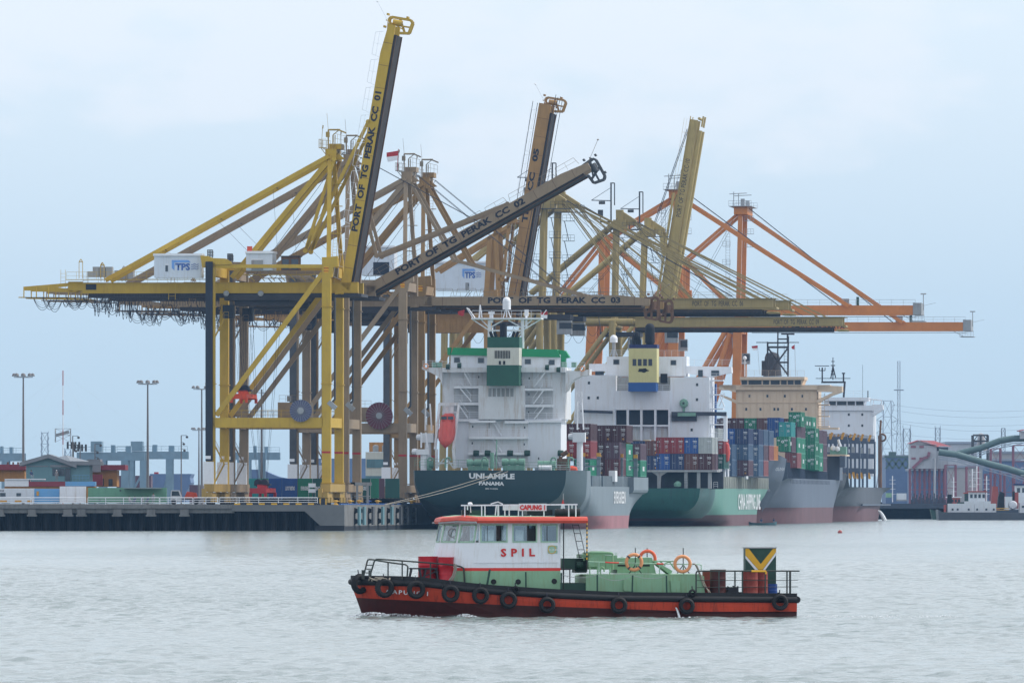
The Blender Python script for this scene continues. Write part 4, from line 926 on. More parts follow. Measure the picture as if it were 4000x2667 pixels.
    m = MB(); rm = [(2, 1.5), (bl - 1, 1.5)]
    for y in (y0_ - .5,):
        n = 9
        hw = 1.4 * bh
        for i in range(n):
            s0 = 1.5 + (bl - 3) * i / n; s1 = s0 + (bl - 3) / n * .93; m.path([Bp(s0, hw, y), Bp(s0 + .3, hw + 1.2, y), Bp(s1 - .3, hw + 1.2, y), Bp(s1, hw, y)], .035, 4); m.tube(Bp(s0 + .2, hw + .6, y), Bp(s1 - .1, hw + .6, y), .025, 4); m.tube(Bp((s0 + s1) / 2, hw, y), Bp((s0 + s1) / 2, hw + 1.2, y), .025, 4)
    m.tube(Bp(bl - .5, .9, y0_), Bp(bl + 2.5, 3.2, y0_), .04, 4); m.lathe(Bp(bl + 2.5, 3.2, y0_), [(0, -.15), (.2, 0), (0, .15)], 6); m.build('boom_walkway', 'grey_beige' if alpha < 60 else 'board_white', Bm)
    p = Bp(text[1], .22 * bh * (1 if bh == 1 else 2), y0_); d_ = Vector((ca, 0, sa)); u_ = Vector((-sa, 0, ca))
    text_obj('lettering', text[0], textmat, Bm, p, d_, u_, 1.0, .045, 1.0, text[2] - text[1], .03)
    # forestay in two links
    ap = L(1306, 622, 5); ap.y = 0; at = Bp(25.5, 1.5, 0); l1_, l2_ = 14.4, 21.5; D = math.hypot(at.x - ap.x, at.z - ap.z)
    if D >= l1_ + l2_ - .01: kn = ap.lerp(at, l1_ / (l1_ + l2_))
    else:
        aa = (l1_ ** 2 - l2_ ** 2 + D * D) / (2 * D); hh = math.sqrt(max(0, l1_ ** 2 - aa * aa)); e = Vector((at.x - ap.x, 0, at.z - ap.z)) / D; kn = ap + e * aa + Vector((e.z, 0, -e.x)) * hh
    for y in ((4.9, 11.8) if af else ()):
        m = MB(); P_ = [Vector((v.x, y, v.z)) for v in (ap, kn, at)]; m.pl(P_[0], P_[1], .5, .35); m.pl(P_[1], P_[2], .5, .35)
        for v in P_: m.tube(v - Vector((0, .4, 0)), v + Vector((0, .4, 0)), .35, 10)
        m.build('forestay', mt, T)
    m = MB(); hd = L(1310, 585)
    for y in ((6.5, 7.2, 9.6, 10.3) if af else ()):
        e1 = Bp(20, 1.6, y) if alpha > 5 else Bp(22, 1.6, y); m.tube((hd.x, y, hd.z), e1, .032, 4)
    for y in ((6, 11) if af else ()): m.tube((hd.x, y, hd.z), (L(905 if y < 8 else 960, 0).x, y, L(0, 1075).z), .04, 4)
    m.build('hoist_ropes', 'cable_black', T)
    for (k, a) in (house or []): k(f, T, a)
    if reel:
        c = L(reel[0], reel[1]); r_ = reel[2] / 26.14; m = MB(); m.lathe((c.x, -1.0, c.z), [(0, -.3), (.3, -.3), (.4, -.15), (r_ * .97, -.15), (r_, -.2), (r_, .4), (0, .4)], 40, 'y'); o = m.build('cable_reel', reel[3], T)
        s_ = MB()
        for i in range(24): t = 2 * math.pi * i / 24; s_.tube((c.x, -1.3, c.z), (c.x + r_ * 1.06 * math.cos(t), -1.2, c.z + r_ * 1.06 * math.sin(t)), .03, 4)
        s_.lathe((c.x, -1.3, c.z), [(0, -.12), (.5, -.1), (.5, .0)], 20, 'y'); s_.build('spokes', 'grey_steel', o)
    if eh:
        m = MB(); m.pbox(f1, 1010, 1565, 1140, 1626, 1.0, 5); m.mi(1); m.box(L(1040, 0).x, L(1055, 0).x, 2, 2.6, L(0, 1562).z, L(0, 1540).z); m.build('electrical_house', [mt, 'grey_steel'], T)
        m = MB(); m.rail([(L(1012, 0).x, 1.1, L(0, 1564).z), (L(1140, 0).x, 1.1, L(0, 1564).z)], 1.0, .03, 1.0); m.build('house_railing', mt, T)
    return T
defm('olive_cream', (.33, .25, .10), dirt=.4, dirtcol=(.14, .11, .06)); defm('cream_yellow', (.44, .33, .12), dirt=.4, dirtcol=(.18, .13, .06)); defm('reel_blue', (.10, .11, .20), var=.15, scale=2); defm('reel_red', (.14, .03, .05), var=.2, scale=2)
defm('house_white', (.66, .72, .80), dirt=.3, dirtcol=(.42, .36, .30), scale=.3, var=.05)
def house_box(f, T, a):
    x1, y1, x2, y2, ya, yb, lg = a[:7]; m = MB(); corr(m, f, x1, y1, x2, y2, ya, yb); o = m.build('machinery_house', 'house_white', T)
    p = f.L(x1 - 3, y1, ya); q = f.L(x2 + 3, y1, ya); m = MB(); m.box(p.x, q.x, ya - .3, yb + .3, p.z, p.z + .35); m.build('roof', 'board_white', o)
    if lg: logo(f, o, *lg, ya - .05)
    for d_ in a[7:]:
        kind, dx1, dy1, dx2, dy2 = d_; m = MB(); m.pbox(f, dx1, dy1, dx2, dy2, ya - .09, ya - .055); m.build(kind, {'door': 'grey_steel', 'window': 'window_dark', 'opening': 'navy_black', 'vent': 'house_white', 'shutter': 'grey_steel', 'canopy': 'board_white'}[kind], o)
c1 = crane_a(1275, 'yellow_paint', 'bright yellow quay crane nearest the camera with its boom raised almost upright', 80.1, ('PORT  OF  TG  PERAK  CC  01', 9.0, 30.2), bl=41.0,
    reel=(1178, 1604, 43, 'reel_blue'), house=[(house_box, (602, 1000, 787, 1085, 1.2, 4.0, (671, 1016, 776, 1059), ('window', 646, 1037, 656, 1060), ('canopy', 644, 1031, 660, 1035))), (house_box, (961, 990, 1063, 1057, 1.2, 6.5, None, ('shutter', 982, 1015, 1027, 1055), ('canopy', 981, 1011, 1027, 1016)))])
m = MB(); m.pbox(f1, 335, 1110, 376, 1132, 4.42, 4.49); m.build('blank_plate', 'navy_black', c1)
m = MB(); m.pbox(f1, 1098, 1003, 1168, 1056, 1.6, 4.0); m.mi(1); m.pbox(f1, 1095, 999, 1172, 1003, 1.4, 4.2); m.mi(2); m.pbox(f1, 1102, 1012, 1128, 1052, 1.55, 1.6); m.pbox(f1, 1138, 1012, 1165, 1052, 1.55, 1.6); m.build('dark_cabin', ['rust_steel', 'dark_steel', 'window_dark'], c1)
m = MB(); m.pbox(f1, 965, 962, 983, 983, 2, 2.8); m.build('water_tank', 'orange_red', c1)
c2 = crane_a(1346, 'beige_paint', 'dusty beige quay crane with its dark bottomed boom lifted to about thirty degrees', 29.2, ('PORT  OF  TG  PERAK  CC  02', 5.6, 28.0), bl=39.8, eh=True)
c3 = crane_a(1573, 'beige_paint', 'beige quay crane whose lowered boom with large dark letters spans the middle of the picture', 0, ('PORT  OF  TG  PERAK  CC  03', 10.4, 31.7), bl=37.0, reel=(1180, 1600, 56, 'reel_red'), eh=True)
c4 = crane_a(1643, 'tan_paint', 'darker tan quay crane close behind the one with the large letters, boom lowered', 0, ('PORT  OF  TG  PERAK  CC  04', 10.4, 31.7), bl=37.0, festoon=True)
m = MB(); q = f1.L(1248, 581, 6); m.tube((q.x + .3, 5, q.z), (q.x + .5, 5, q.z + 3.6), .05, 5); m.prism([(q.x + .45, 0, q.z + 3.3), (q.x - 1.4, 0, q.z + 3.0), (q.x - 1.4, 0, q.z + 2.3), (q.x + .4, 0, q.z + 2.5)], 4.97, 5.03); m.mi(1); m.prism([(q.x + .4, 0, q.z + 2.5), (q.x - 1.4, 0, q.z + 2.3), (q.x - 1.2, 0, q.z + 1.5), (q.x + .35, 0, q.z + 1.8)], 4.97, 5.03); m.build('flag', ['red_paint', 'board_white'], c3)
f5 = rail_frame(1905)
c5 = crane_a(1905, 'brown_orange', 'brown orange quay crane in the middle of the row with its wide boom raised', 80.4, ('TPS   CC   05', 17.0, 30.0), bl=38.5, af=False, bh=1.38, hoff=1.35, festoon=False, mt2='tan_paint', boommat='brown_orange',
    house=[(house_box, (1412, 968, 1540, 1076, 3, 8, None, ('window', 1477, 985, 1496, 1000), ('opening', 1458, 1024, 1520, 1074)))])
for n_, x1, y1, x2, y2, w_ in (('mast_leg', 1900, 1158, 1914, 925, 20), ('mast_leg', 1948, 1158, 1935, 880, 17), ('mast_strut', 1965, 1090, 1988, 880, 11), ('mast_strut', 1945, 1090, 1968, 1092, 14), ('mast_strut', 1962, 868, 2020, 862, 16), ('backstay', 1990, 880, 1700, 1060, 14)):
    for y in (3, 11): p = f5.L(x1, y1, 3); q = f5.L(x2, y2, 3); p.y = q.y = y; m = MB(); m.pl(p, q, w_ / f5.sc(), .6); m.build(n_, 'brown_orange', c5)
m = MB()
for y in (4, 12.5): m.tube(f5.L(2010, 1150, 4) + Vector((0, y - 4, 0)), f5.L(2172, 370, 4) + Vector((0, y - 4, 0)), .06, 4); m.tube(f5.L(2040, 1150, 4) + Vector((0, y - 4, 0)), f5.L(2180, 380, 4) + Vector((0, y - 4, 0)), .06, 4); m.tube(f5.L(1960, 1150, 4) + Vector((0, y - 4, 0)), f5.L(2082, 395, 4) + Vector((0, y - 4, 0)), .06, 4)
m.build('hoist_ropes', 'cable_black', c5)
m = MB(); p = f5.L(1600, 1246, 4); q = f5.L(1895, 1300, 4); m.box(p.x, q.x, 3.8, 4.4, q.z, p.z)
for i in range(14): x = p.x + (q.x - p.x) * i / 13; m.box(x - .06, x + .06, 3.7, 3.8, q.z, p.z)
m.build('plate_girder', 'brown_orange', c5)

def rig(f, T, items):
    for it in items:
        name, kind, mt, ys, x1, y1, x2, y2, w_, t = it; s_ = f.sc(); out = []
        for y in ys:
            p, q = f.L(x1, y1, ys[0]), f.L(x2, y2, ys[0]); p.y = q.y = y; m = MB()
            if kind == 'bar': m.pl(p, q, w_ / s_, t)
            else: m.tube(p, q, w_ / s_ / 2, 14)
            m.build(name, mt, T, smooth=(kind != 'bar'))
def crane_t(px, label, mt, apex, tip, boom_y, boomang=0.0, text=None, house=None, girder_y=1143, near=False, masts=True):
    """tubular crane; apex (px,py) and boom tip px given in the photo"""
    f = rail_frame(px); s_ = f.sc(); T = thing('quay_crane', label, 'crane', f, 'container cranes along the quay'); b = 15.0; L = f.L; A = apex
    zb = 1960 + .4 * s_; hinge = px + 4.0 * s_; by = boom_y
    tiey = by - 8
    rig(f, T, [
        ('leg', 'tube', mt, (0, b), px, zb - 2.6 * s_, px - .2 * s_, by, 30 * s_ / 21.7, 0), ('leg', 'tube', mt, (0, b), px - 18 * s_, zb - 2.6 * s_, px - 17.5 * s_, by, 28 * s_ / 21.7, 0),
        ('diagonal_brace', 'tube', mt, (0, b), px - 1.0 * s_, by + 1.5 * s_, px - 17 * s_, zb - 13 * s_, 21 * s_ / 21.7, 0),
        ('portal_beam', 'tube', mt, (0, b), px - 18 * s_, zb - 13 * s_, px, zb - 13 * s_, 30 * s_ / 21.7, 0),
        ('mast_leg', 'tube', mt, (5, 9), px + 2, by, A[0], A[1] + 8, 23 * s_ / 21.7, 0),
        ('backstay', 'tube', mt, (5, 9.5), A[0] - 6, A[1] + 4, A[0] - 17.0 * s_, A[1] + 14.1 * s_, 21 * s_ / 21.7, 0),
        ('girder', 'tube', mt, (4, 11), px - 33 * s_, by + 6, hinge, by + 6, 30 * s_ / 21.7, 0)])
    bogies(T, (L(px, zb).x, L(px - 18 * s_, zb).x), b, mt)
    m = MB(); 
    for xx, zz in ((px, zb - 13 * s_), (px - 18 * s_, zb - 13 * s_), (px, by + 20), (px - 17.5 * s_, by + 20)): m.cut(); p = L(xx, zz); m.tube((p.x, 0, p.z), (p.x, b, p.z), .6, 10)
    m.build('cross_beam', mt, T, smooth=True)
    h = L(*A); m = MB(); m.box(h.x - .9, h.x + 1.6, 4.2, 10, h.z - 1.2, h.z + .6); m.box(h.x - .4, h.x + 1.0, 5, 7, h.z + .6, h.z + 2.6); m.prism([(h.x + 1, 0, h.z + 2.2), (h.x + 3.6, 0, h.z + .5), (h.x + 3.6, 0, h.z - .4), (h.x + 1, 0, h.z - .4)], 5.5, 8.5); m.build('mast_head', 'dark_grey' if near else mt, T)
    m = MB(); m.box(h.x - 2.6, h.x + 4.8, 3.2, 4.1, h.z - 1.4, h.z - 1.25); m.rail([(h.x - 2.6, 3.3, h.z - 1.2), (h.x - .9, 3.3, h.z - 1.2)], 1.2, .04, .8); m.rail([(h.x + 1, 3.3, h.z - 1.2), (h.x + 4.8, 3.3, h.z - 1.2)], 1.2, .04, .8)
    v0_ = len(m.v); m.tube((h.x - .4, 0, h.z + .8), (h.x - .4, 0, h.z + 8.5), .17, 6); m.tube((h.x + .3, 0, h.z + 4.0), (h.x + .3, 0, h.z + 8.4), .12, 6); m.tube((h.x - .4, 0, h.z + 8.4), (h.x + .3, 0, h.z + 8.4), .12, 5); m.tube((h.x - .4, 0, h.z + 4.9), (h.x - 4.3, 0, h.z + 5.0), .1, 5); m.tube((h.x - 4.3, 0, h.z + 5.0), (h.x - .6, 0, h.z + 7.4), .05, 5)
    m.box(h.x - 3.0, h.x - 2.0, -.4, .4, h.z + 1.9, h.z + 3.1); m.tube((h.x - 2.5, 0, h.z + 1.9), (h.x - 2.5, 0, h.z + .9), .1, 5); m.box(h.x - 2.8, h.x - 1.6, -.4, .4, h.z + 4.2, h.z + 4.8)
    m.v = m.v[:v0_] + [(a_ - 1.0, b_ + 5.5, c_ - .5) for a_, b_, c_ in m.v[v0_:]]; m.tube((h.x - 3.5, 5.5, h.z + .2), (h.x - .5, 5.5, h.z + .2), .15, 5); m.tube((h.x - 3.5, 5.5, h.z + .2), (h.x - 3.5, 5.5, h.z + .6), .1, 5); m.build('mast_equipment', 'dark_grey', T)
    m = MB(); x = L(px, 0).x + 1.6; z = h.z - 3
    while z > L(0, by).z + 2: m.box(x, x + 2.2, -.5, .6, z - .08, z); m.rail([(x, -.5, z), (x + 2.2, -.5, z)], 1.1, .04, .8); m.beam((x + .3, 0, z), (x + 1.1, 0, z - 3.6), .1, .6); z -= 3.7
    m.cut(); x = L(px, 0).x - 3.2; z = L(0, by).z + 8
    while z > L(0, by).z: m.box(x - .8, x + 1.3, -.5, .6, z - .08, z); m.rail([(x - .8, -.5, z), (x + 1.3, -.5, z)], 1.1, .04, .8); m.beam((x + .3, 0, z), (x + .9, 0, z - 3.6), .1, .6); z -= 3.7
    m.build('mast_stairs', 'dark_grey', T)
    # boom
    Bm = sub('boom', T); hh = L(hinge, by + 6); ca, sa = math.cos(rad(boomang)), math.sin(rad(boomang))
    blen = (tip - hinge) / s_ if not boomang else tip
    def Bp(s, h_, y): return Vector((hh.x + s * ca - h_ * sa, y, hh.z + s * sa + h_ * ca))
    for y in (4.2, 10.4):
        m = MB(); m.prism([Bp(0, -.9, 0), Bp(blen, -.7, 0), Bp(blen, .9, 0), Bp(0, .9, 0)], y, y + .8); m.prism([Bp(0, .9, 0), Bp(blen + .6, .9, 0), Bp(blen + .6, 1.0, 0), Bp(0, 1.0, 0)], y - .3, y + 1.1); m.build('boom_girder', mt, Bm)
    m = MB()
    for y in (4.4, 10.8): m.tube(Bp(0, -1.45, y), Bp(blen - 2, -1.45, y), .45, 10)
    m.build('boom_rail', mt if boomang else 'under_shade_rust', Bm, smooth=True)
    m = MB()
    for i in range(12): q0 = Bp(blen * (i + .5) / 12, 0, 4.8); q1 = Bp(blen * (i + .5) / 12, 0, 10.6); m.tube(q0, q1, .3, 6)
    for y in (3.7,):
        pts = [Bp(blen * i / 14, 1.0, y) for i in range(15)]
        for a_, c_ in zip(pts, pts[1:]): e = Vector((-sa, 0, ca)) * 1.1; m.tube(a_, a_ + e, .03, 4); m.tube(a_ + e, c_ + e, .03, 4); m.tube(a_ + e * .5, c_ + e * .5, .025, 4)
    m.tube(Bp(blen + .4, -.8, 4.8), Bp(blen + .4, -.8, 11), .3, 6); m.tube(Bp(blen - 1.2, -1.6, 5), Bp(blen + 1, -1.6, 5), .2, 6); m.tube(Bp(blen - 1.2, -1.6, 10), Bp(blen + 1, -1.6, 10), .2, 6)
    m.build('boom_walkway', mt, Bm)
    if text: 
        d_ = Vector((ca, 0, sa)); u_ = Vector((-sa, 0, ca)); text_obj('lettering', text[0], 'letter_dark', Bm, Bp(text[1], -.42, 4.2), d_, u_, .95, .0, 1.0, text[2] - text[1], .03)
    ap = Vector((h.x + 3.0, 0, h.z + .3))
    for i, (fr, sd) in enumerate(((.33, 0), (.55, 1), (.88, 0), (.92, 1))):
        for y in (5.0, 10.2):
            m = MB(); q = Bp(blen * fr, 1.0, y)
            if boomang: continue
            p = Vector((ap.x, y, ap.z)); m.pl(p, q, .22 if i != 1 else .16, .25); m.build('forestay', mt, T)
    if boomang:
        for y in (3.5, 11.8):
            m = MB(); p = Bp(1, 1.5, y); q = Bp(blen * .62, 1.7, y); m.pl(p, q, .5, .3); m.pl(Bp(blen * .3, 1.5, y), Vector((ap.x, y, ap.z)), .8, .4); m.build('forestay', mt, T)
    m = MB()
    for fr in (.3, .5, .62, .75): m.tube((h.x + 2.5, 7, h.z), Bp(blen * fr, 1.2, 7), .04, 4)
    for y in (6, 7, 9, 10): m.tube((h.x + 1.5, y, h.z + 1.5), Bp(blen * (.8 if not boomang else .95), 1.4, y), .045, 4)
    for y in (5, 9): m.tube((h.x, y, h.z + 1), L(px - 15 * s_, by - 6, 0) + Vector((0, y, 0)), .045, 4)
    m.build('hoist_ropes', 'cable_black', T)
    # trolley with operator cab under the boom or girder
    m = MB(); t = L(px + (3 if boomang else 1) * s_, by); z = hh.z - 1.9; m.box(t.x - 4, t.x + 4, 4, 11, z - .9, z); tr = m.build('trolley', 'dark_steel', T)
    m = MB(); m.box(t.x + 1.5, t.x + 4.2, 4.6, 6.8, z - 3.6, z - 1.1); m.mi(1); m.box(t.x + 2.0, t.x + 4.23, 4.56, 6.84, z - 2.6, z - 1.5); m.build('operator_cab', ['grey_steel', 'window_dark'], tr)
    m = MB()
    for k in range(14): x = t.x - 30 + k * 2.0; pr = None
    for k in range(12):
        x = t.x - 32 + k * 2.5; pr = None
        for i in range(9):
            tt = i / 8; q = Vector((x + 2.6 * tt, 3.6, z - .3 - 1.9 * 4 * tt * (1 - tt)))
            if pr is not None: m.tube(pr, q, .04, 4)
            pr = q
    m.build('festoon_cables', 'cable_black', T)
    for (k, a) in (house or []): k(f, T, a)
    return T
f6 = rail_frame(2112)
crane_t(2112, 'olive cream tubular quay crane behind the brown raised boom, with a white machinery house', 'olive_cream', (2122, 785), 3014, 1180, 0, ('PORT  OF  TG  PERAK  CC  06', 23.5, 32.8),
        [(house_box, (1698, 1028, 1950, 1134, 2, 8, (1806, 1050, 1880, 1090), ('door', 1818, 1104, 1832, 1132), ('window', 1828, 1108, 1832, 1118), ('vent', 1775, 1044, 1792, 1082), ('vent', 1892, 1044, 1910, 1082)))])
crane_t(2165, 'olive cream tubular quay crane showing just behind the one with the white house', 'olive_cream', (2176, 800), 3076, 1188, 0, ('PORT  OF  TG  PERAK  CC  07', 23.5, 32.8))
crane_t(2395, 'weathered olive tubular quay crane with a square mast head, third of the lowered tubular ones', 'olive_cream', (2405, 868), 3286, 1252, 0, ('PORT  OF  TG  PERAK  CC  09', 27.5, 36.5), near=False)
crane_t(2503, 'cream tubular quay crane with its slim boom raised in front of the orange cranes', 'cream_yellow', (2516, 898), 40.6, 1226, 80.5, ('PORT OF TG PERAK CC-10', 20.5, 32.5), near=False)

def crane_o(px, label, apex, tip, by, post, text=None):
    f = rail_frame(px); s_ = f.sc(); T = thing('quay_crane', label, 'crane', f, 'container cranes along the quay'); b = 17.0; L = f.L; k = s_ / 18.8; mt = 'orange_paint'; A = apex; zb = 1960 + .4 * s_
    hinge = px + 3 * s_
    rig(f, T, [
        ('leg', 'bar', mt, (0, b), px - 8 * k, zb - 2.6 * s_, px + 5 * k, by, 37 * k, 1.6), ('leg', 'bar', mt, (0, b), px - 19 * s_, zb - 2.6 * s_, px - 17 * s_, by + 10, 38 * k, 1.6),
        ('portal_beam', 'bar', mt, (0, b), px - 19 * s_, zb - 15 * s_, px, zb - 15 * s_, 36 * k, 1.3), ('diagonal_brace', 'tube', mt, (0, b), px - 1.5 * s_, by + 30 * k, px - 9 * s_, zb - 15 * s_, 26 * k, 0),
        ('diagonal_brace', 'tube', mt, (0, b), px - 2.5 * s_, by + 20 * k, px - 17 * s_, zb - 15 * s_, 22 * k, 0),
        ('mast_leg', 'bar', mt, (1, b - 1), px + 6 * k, by - 10, A[0], A[1] + 14, 19 * k, .9),
        ('landside_post', 'bar', mt, (2, b - 2), post[0] - 4, by - 60 * k, post[0], post[1], 24 * k, .8),
        ('backstay', 'bar', mt, (3, b - 3), A[0] - 6, A[1] + 10, post[0] + 4, post[1] + 6, 13 * k, .5), ('backstay', 'bar', mt, (3, b - 3), post[0] - 4, post[1] + 8, post[0] - 9.5 * s_, by - 60 * k, 13 * k, .5),
        ('inner_stay', 'bar', mt, (3, b - 3), post[0] + 6, post[1] + 10, px - 4 * k, by - 60 * k, 12 * k, .5),
        ('forestay', 'bar', mt, (3, b - 3), A[0] + 10, A[1] + 12, hinge + (tip - hinge) * .71, by - 16 * k, 15 * k, .6),
        ('girder', 'bar', mt, (4, 12), px - 34 * s_, by, hinge, by, 36 * k, 1.0), ('boom_girder', 'bar', mt, (4, 12), hinge, by, tip, by, 37 * k, 1.0)])
    bogies(T, (L(px - 8 * k, zb).x, L(px - 19 * s_, zb).x), b, mt)
    m = MB()
    for xx, zz in ((px, zb - 15 * s_), (px - 19 * s_, zb - 15 * s_), (px + 5, by + 12), (px - 17 * s_, by + 12)): m.cut(); p = L(xx, zz); m.box(p.x - .7, p.x + .7, .8, b - .8, p.z - .9, p.z + .9)
    m.build('cross_beam', mt, T)
    p = L(px - 8 * k, by - 12 * k); q = L(px + 30 * k, by - 70 * k); m = MB(); m.prism([(p.x - .5, 0, p.z), (p.x, 0, q.z), (p.x + 1, 0, q.z + 1.2), (p.x + 3.4, 0, q.z + .8), (q.x + 1.4, 0, q.z - 1), (q.x + 1.4, 0, p.z)], 3, 4); m.cut(); m.prism([(p.x - .5, 0, p.z), (p.x, 0, q.z), (p.x + 3.4, 0, q.z + .8), (q.x + 1.4, 0, q.z - 1), (q.x + 1.4, 0, p.z)], 13, 14); m.build('hinge_block', mt, T)
    h = L(*A); m = MB(); m.box(h.x - 1.5, h.x + 1.6, 0, b, h.z - .9, h.z + .9); m.build('mast_head', mt, T)
    m = MB(); z = h.z + .9; m.box(h.x - 2.6, h.x + 2.6, -1, b + 1, z, z + .1)
    for y in (-1, b + 1): m.rail([(h.x - 2.6, y, z), (h.x + 2.6, y, z)], 1.3, .05, .8)
    for y in (1, b - 1): m.tube((h.x - 1.6, y, z), (h.x - 1.6, y, z + 3.4), .1, 5); m.tube((h.x - 2.6, y, z + 2.9), (h.x + 1.4, y, z + 3.1), .09, 5); m.box(h.x, h.x + .9, y, y + 1, z, z + 1.8)
    x = L(px, 0).x - 2.3; zz = h.z - 4
    while zz > L(0, by).z + 2: m.box(x - .9, x + .9, -.6, .6, zz - .08, zz); m.rail([(x - .9, -.6, zz), (x + .9, -.6, zz)], 1.1, .05, .9); zz -= 4.2
    m.ladder((x + .3, 0, L(0, by).z), (x + .3, 0, h.z - 3), .9, .05, .6, (1, 0, 0))
    x = L(px, 0).x + 2.4; zz = h.z - 2.4
    for i in range(3): m.box(x - .5, x + 1.6, -.6, .6, zz - .08, zz); m.rail([(x - .5, -.6, zz), (x + 1.6, -.6, zz)], 1.1, .05, .8); zz -= 3
    m.build('mast_equipment', 'grey_steel', T)
    a, c = L(hinge, by - 20 * k), L(tip, by - 20 * k); m = MB()
    m.rail([(a.x, 3.3, a.z), (c.x, 3.3, c.z)], 1.2, .045, 2.5); m.rail([(L(px - 34 * s_, 0).x, 3.3, a.z), (a.x - 1, 3.3, a.z)], 1.2, .045, 2.5)
    e = L(tip - 6, by); m.box(e.x - .2, e.x + 1.6, 3.4, 14, e.z - 1, e.z + 1.6); m.tube((e.x + 2, 4, e.z), (e.x + 2, 4, e.z + 3.6), .09, 5); m.tube((e.x + 1.4, 4, e.z + 3.5), (e.x + 2.6, 4, e.z + 3.5), .14, 5); m.tube((e.x + 2, 4, e.z + 1), (e.x + 4.6, 4, e.z + 1.6), .04, 4); m.rail([(e.x - 1, 3.5, e.z - 2.2), (e.x + 2.2, 3.5, e.z - 2.2)], 1.2, .05, .7); m.box(e.x - 1, e.x + 2.2, 3.5, 13, e.z - 2.3, e.z - 2.2)
    m.beam((e.x - 2.4, 4, e.z - 1), (e.x - .2, 4, e.z - 2.2), .12, .12); m.build('boom_walkway', 'grey_steel', T)
    m = MB(); t = L(hinge + (tip - hinge) * .69, by - 26 * k); m.box(t.x - .8, t.x + .8, 4, 6, t.z - .3, t.z + 1.1); m.mi(1); t = L(hinge + (tip - hinge) * .745, by - 24 * k); m.tube((t.x, 4.4, t.z - .6), (t.x, 4.4, t.z + 1.6), .3, 8); m.build('winch_box', ['grey_steel', 'boat_green'], T)
    m = MB()
    for y in (6, 7.2, 10, 11.2): m.tube((h.x + 1.5, y, h.z + .6), L(hinge + (tip - hinge) * .66, by - 18 * k, 0) + Vector((0, y, 0)), .05, 4)
    for y in (5, 12): m.tube((h.x - 1, y, h.z), L(px - 14 * s_, by - 20, 0) + Vector((0, y, 0)), .04, 4)
    for y in (7, 9): m.tube(L(hinge, by + 26 * k) + Vector((0, y, 0)), L(tip, by + 24 * k) + Vector((0, y, 0)), .05, 4)
    m.build('hoist_ropes', 'cable_black', T)
    if text: ptext('lettering', text[0], 'letter_dark', T, f, text[1], by + 9, text[2], by + 9, 3.45, 15, .01)
    m = MB(); t = L(px - 10 * k, by + 60 * k); m.box(t.x - 3.4, t.x + 1, 5, 12, t.z + 1.5, t.z + 2.2)
    for x in (-3.2, -2.2, -1.0, 0.6): m.tube((t.x + x, 5, t.z + 1.6), (t.x + x + .3, 5, t.z - 1.8), .08, 5)
    m.box(t.x + .8, t.x + 3.2, 5, 7, t.z - 5.4, t.z - 2.9); m.mi(1); m.box(t.x + 1.8, t.x + 3.24, 4.95, 7.05, t.z - 4.6, t.z - 3.2); m.build('operator_cab', ['grey_steel', 'window_dark'], T)
    m = MB(); m.pbox(f, post[0] - 130 * k, by - 62 * k, post[0] - 4, by - 22 * k, 4, 10); m.build('machinery_house', 'house_white', T)
    return T
crane_o(2628, 'orange quay crane with the upper of the two long lowered orange booms', (2640, 758), 3572, 1211, (2352, 930), ('PELINDO TPS EMAS SURABAYA', 2710, 3000))
crane_o(2877, 'orange quay crane farthest along the quay, its lowered boom reaching farthest right', (2892, 822), 3768, 1275, (2668, 1012), ('TPS EMAS SURABAYA', 3040, 3300))
def spreader(f, p, label, red='orange_red'):
    T = thing('spreader', label, 'spreader', None, 'container spreaders'); T.location = f.W(p); T.rotation_euler = (0, 0, -f.th)
    m = MB(); m.box(-1.25, 1.25, -1.2, 1.2, 0, .35); m.box(-1.2, 1.2, -6.0, 6.0, -.1, .1)
    for y in (-6, 6): m.box(-1.22, 1.22, y - .2, y + .2, -.45, .35)
    for x in (-1.2, 1.05): m.box(x, x + .2, -6, 6, -.3, .25); m.box(x - .1, x + .3, -6.2, -5.6, -1.0, -.3); m.box(x - .1, x + .3, 5.6, 6.2, -1.0, -.3)
    m.box(-.7, .7, -1.0, 1.0, .35, .9); m.build('frame', red, T)
    m = MB()
    for x in (-.62, .3): m.tube((x, -.9, 1.15), (x, .9, 1.15), .58, 16)
    m.box(-1.2, 1.2, -1, 1, .75, 1.0); m.build('headblock', 'navy_black', T, smooth=False)
    return T
p = f1.L(952, 1548, 8.5); s1 = spreader(f1, p, 'orange red spreader with black headblock hanging in the portal of the yellow crane', 'orange_red')
m = MB()
for x in (-.9, -.2, .4, 1.0):
    for y in (-.6, .6): m.tube((x * .8, y, 1.5), (x * 1.6, y * 4, 1.5 + (1548 - 1195) / 26), .03, 4)
m.build('hoist_ropes', 'cable_black', s1)
p = f1.L(1026, 1915, 10); s2 = spreader(f1, p, 'dark red spreader with black headblock lowered close to the quay deck', 'red_paint')
m = MB()
for x in (-1.6, -.6, .4, 1.4):
    for y in (-.6, .6): m.tube((x * .4, y, 1.5), (x * 2.4 - .5, y * 3, 1.5 + (1915 - 1195) / 26), .03, 4)
m.build('hoist_ropes', 'cable_black', s2)
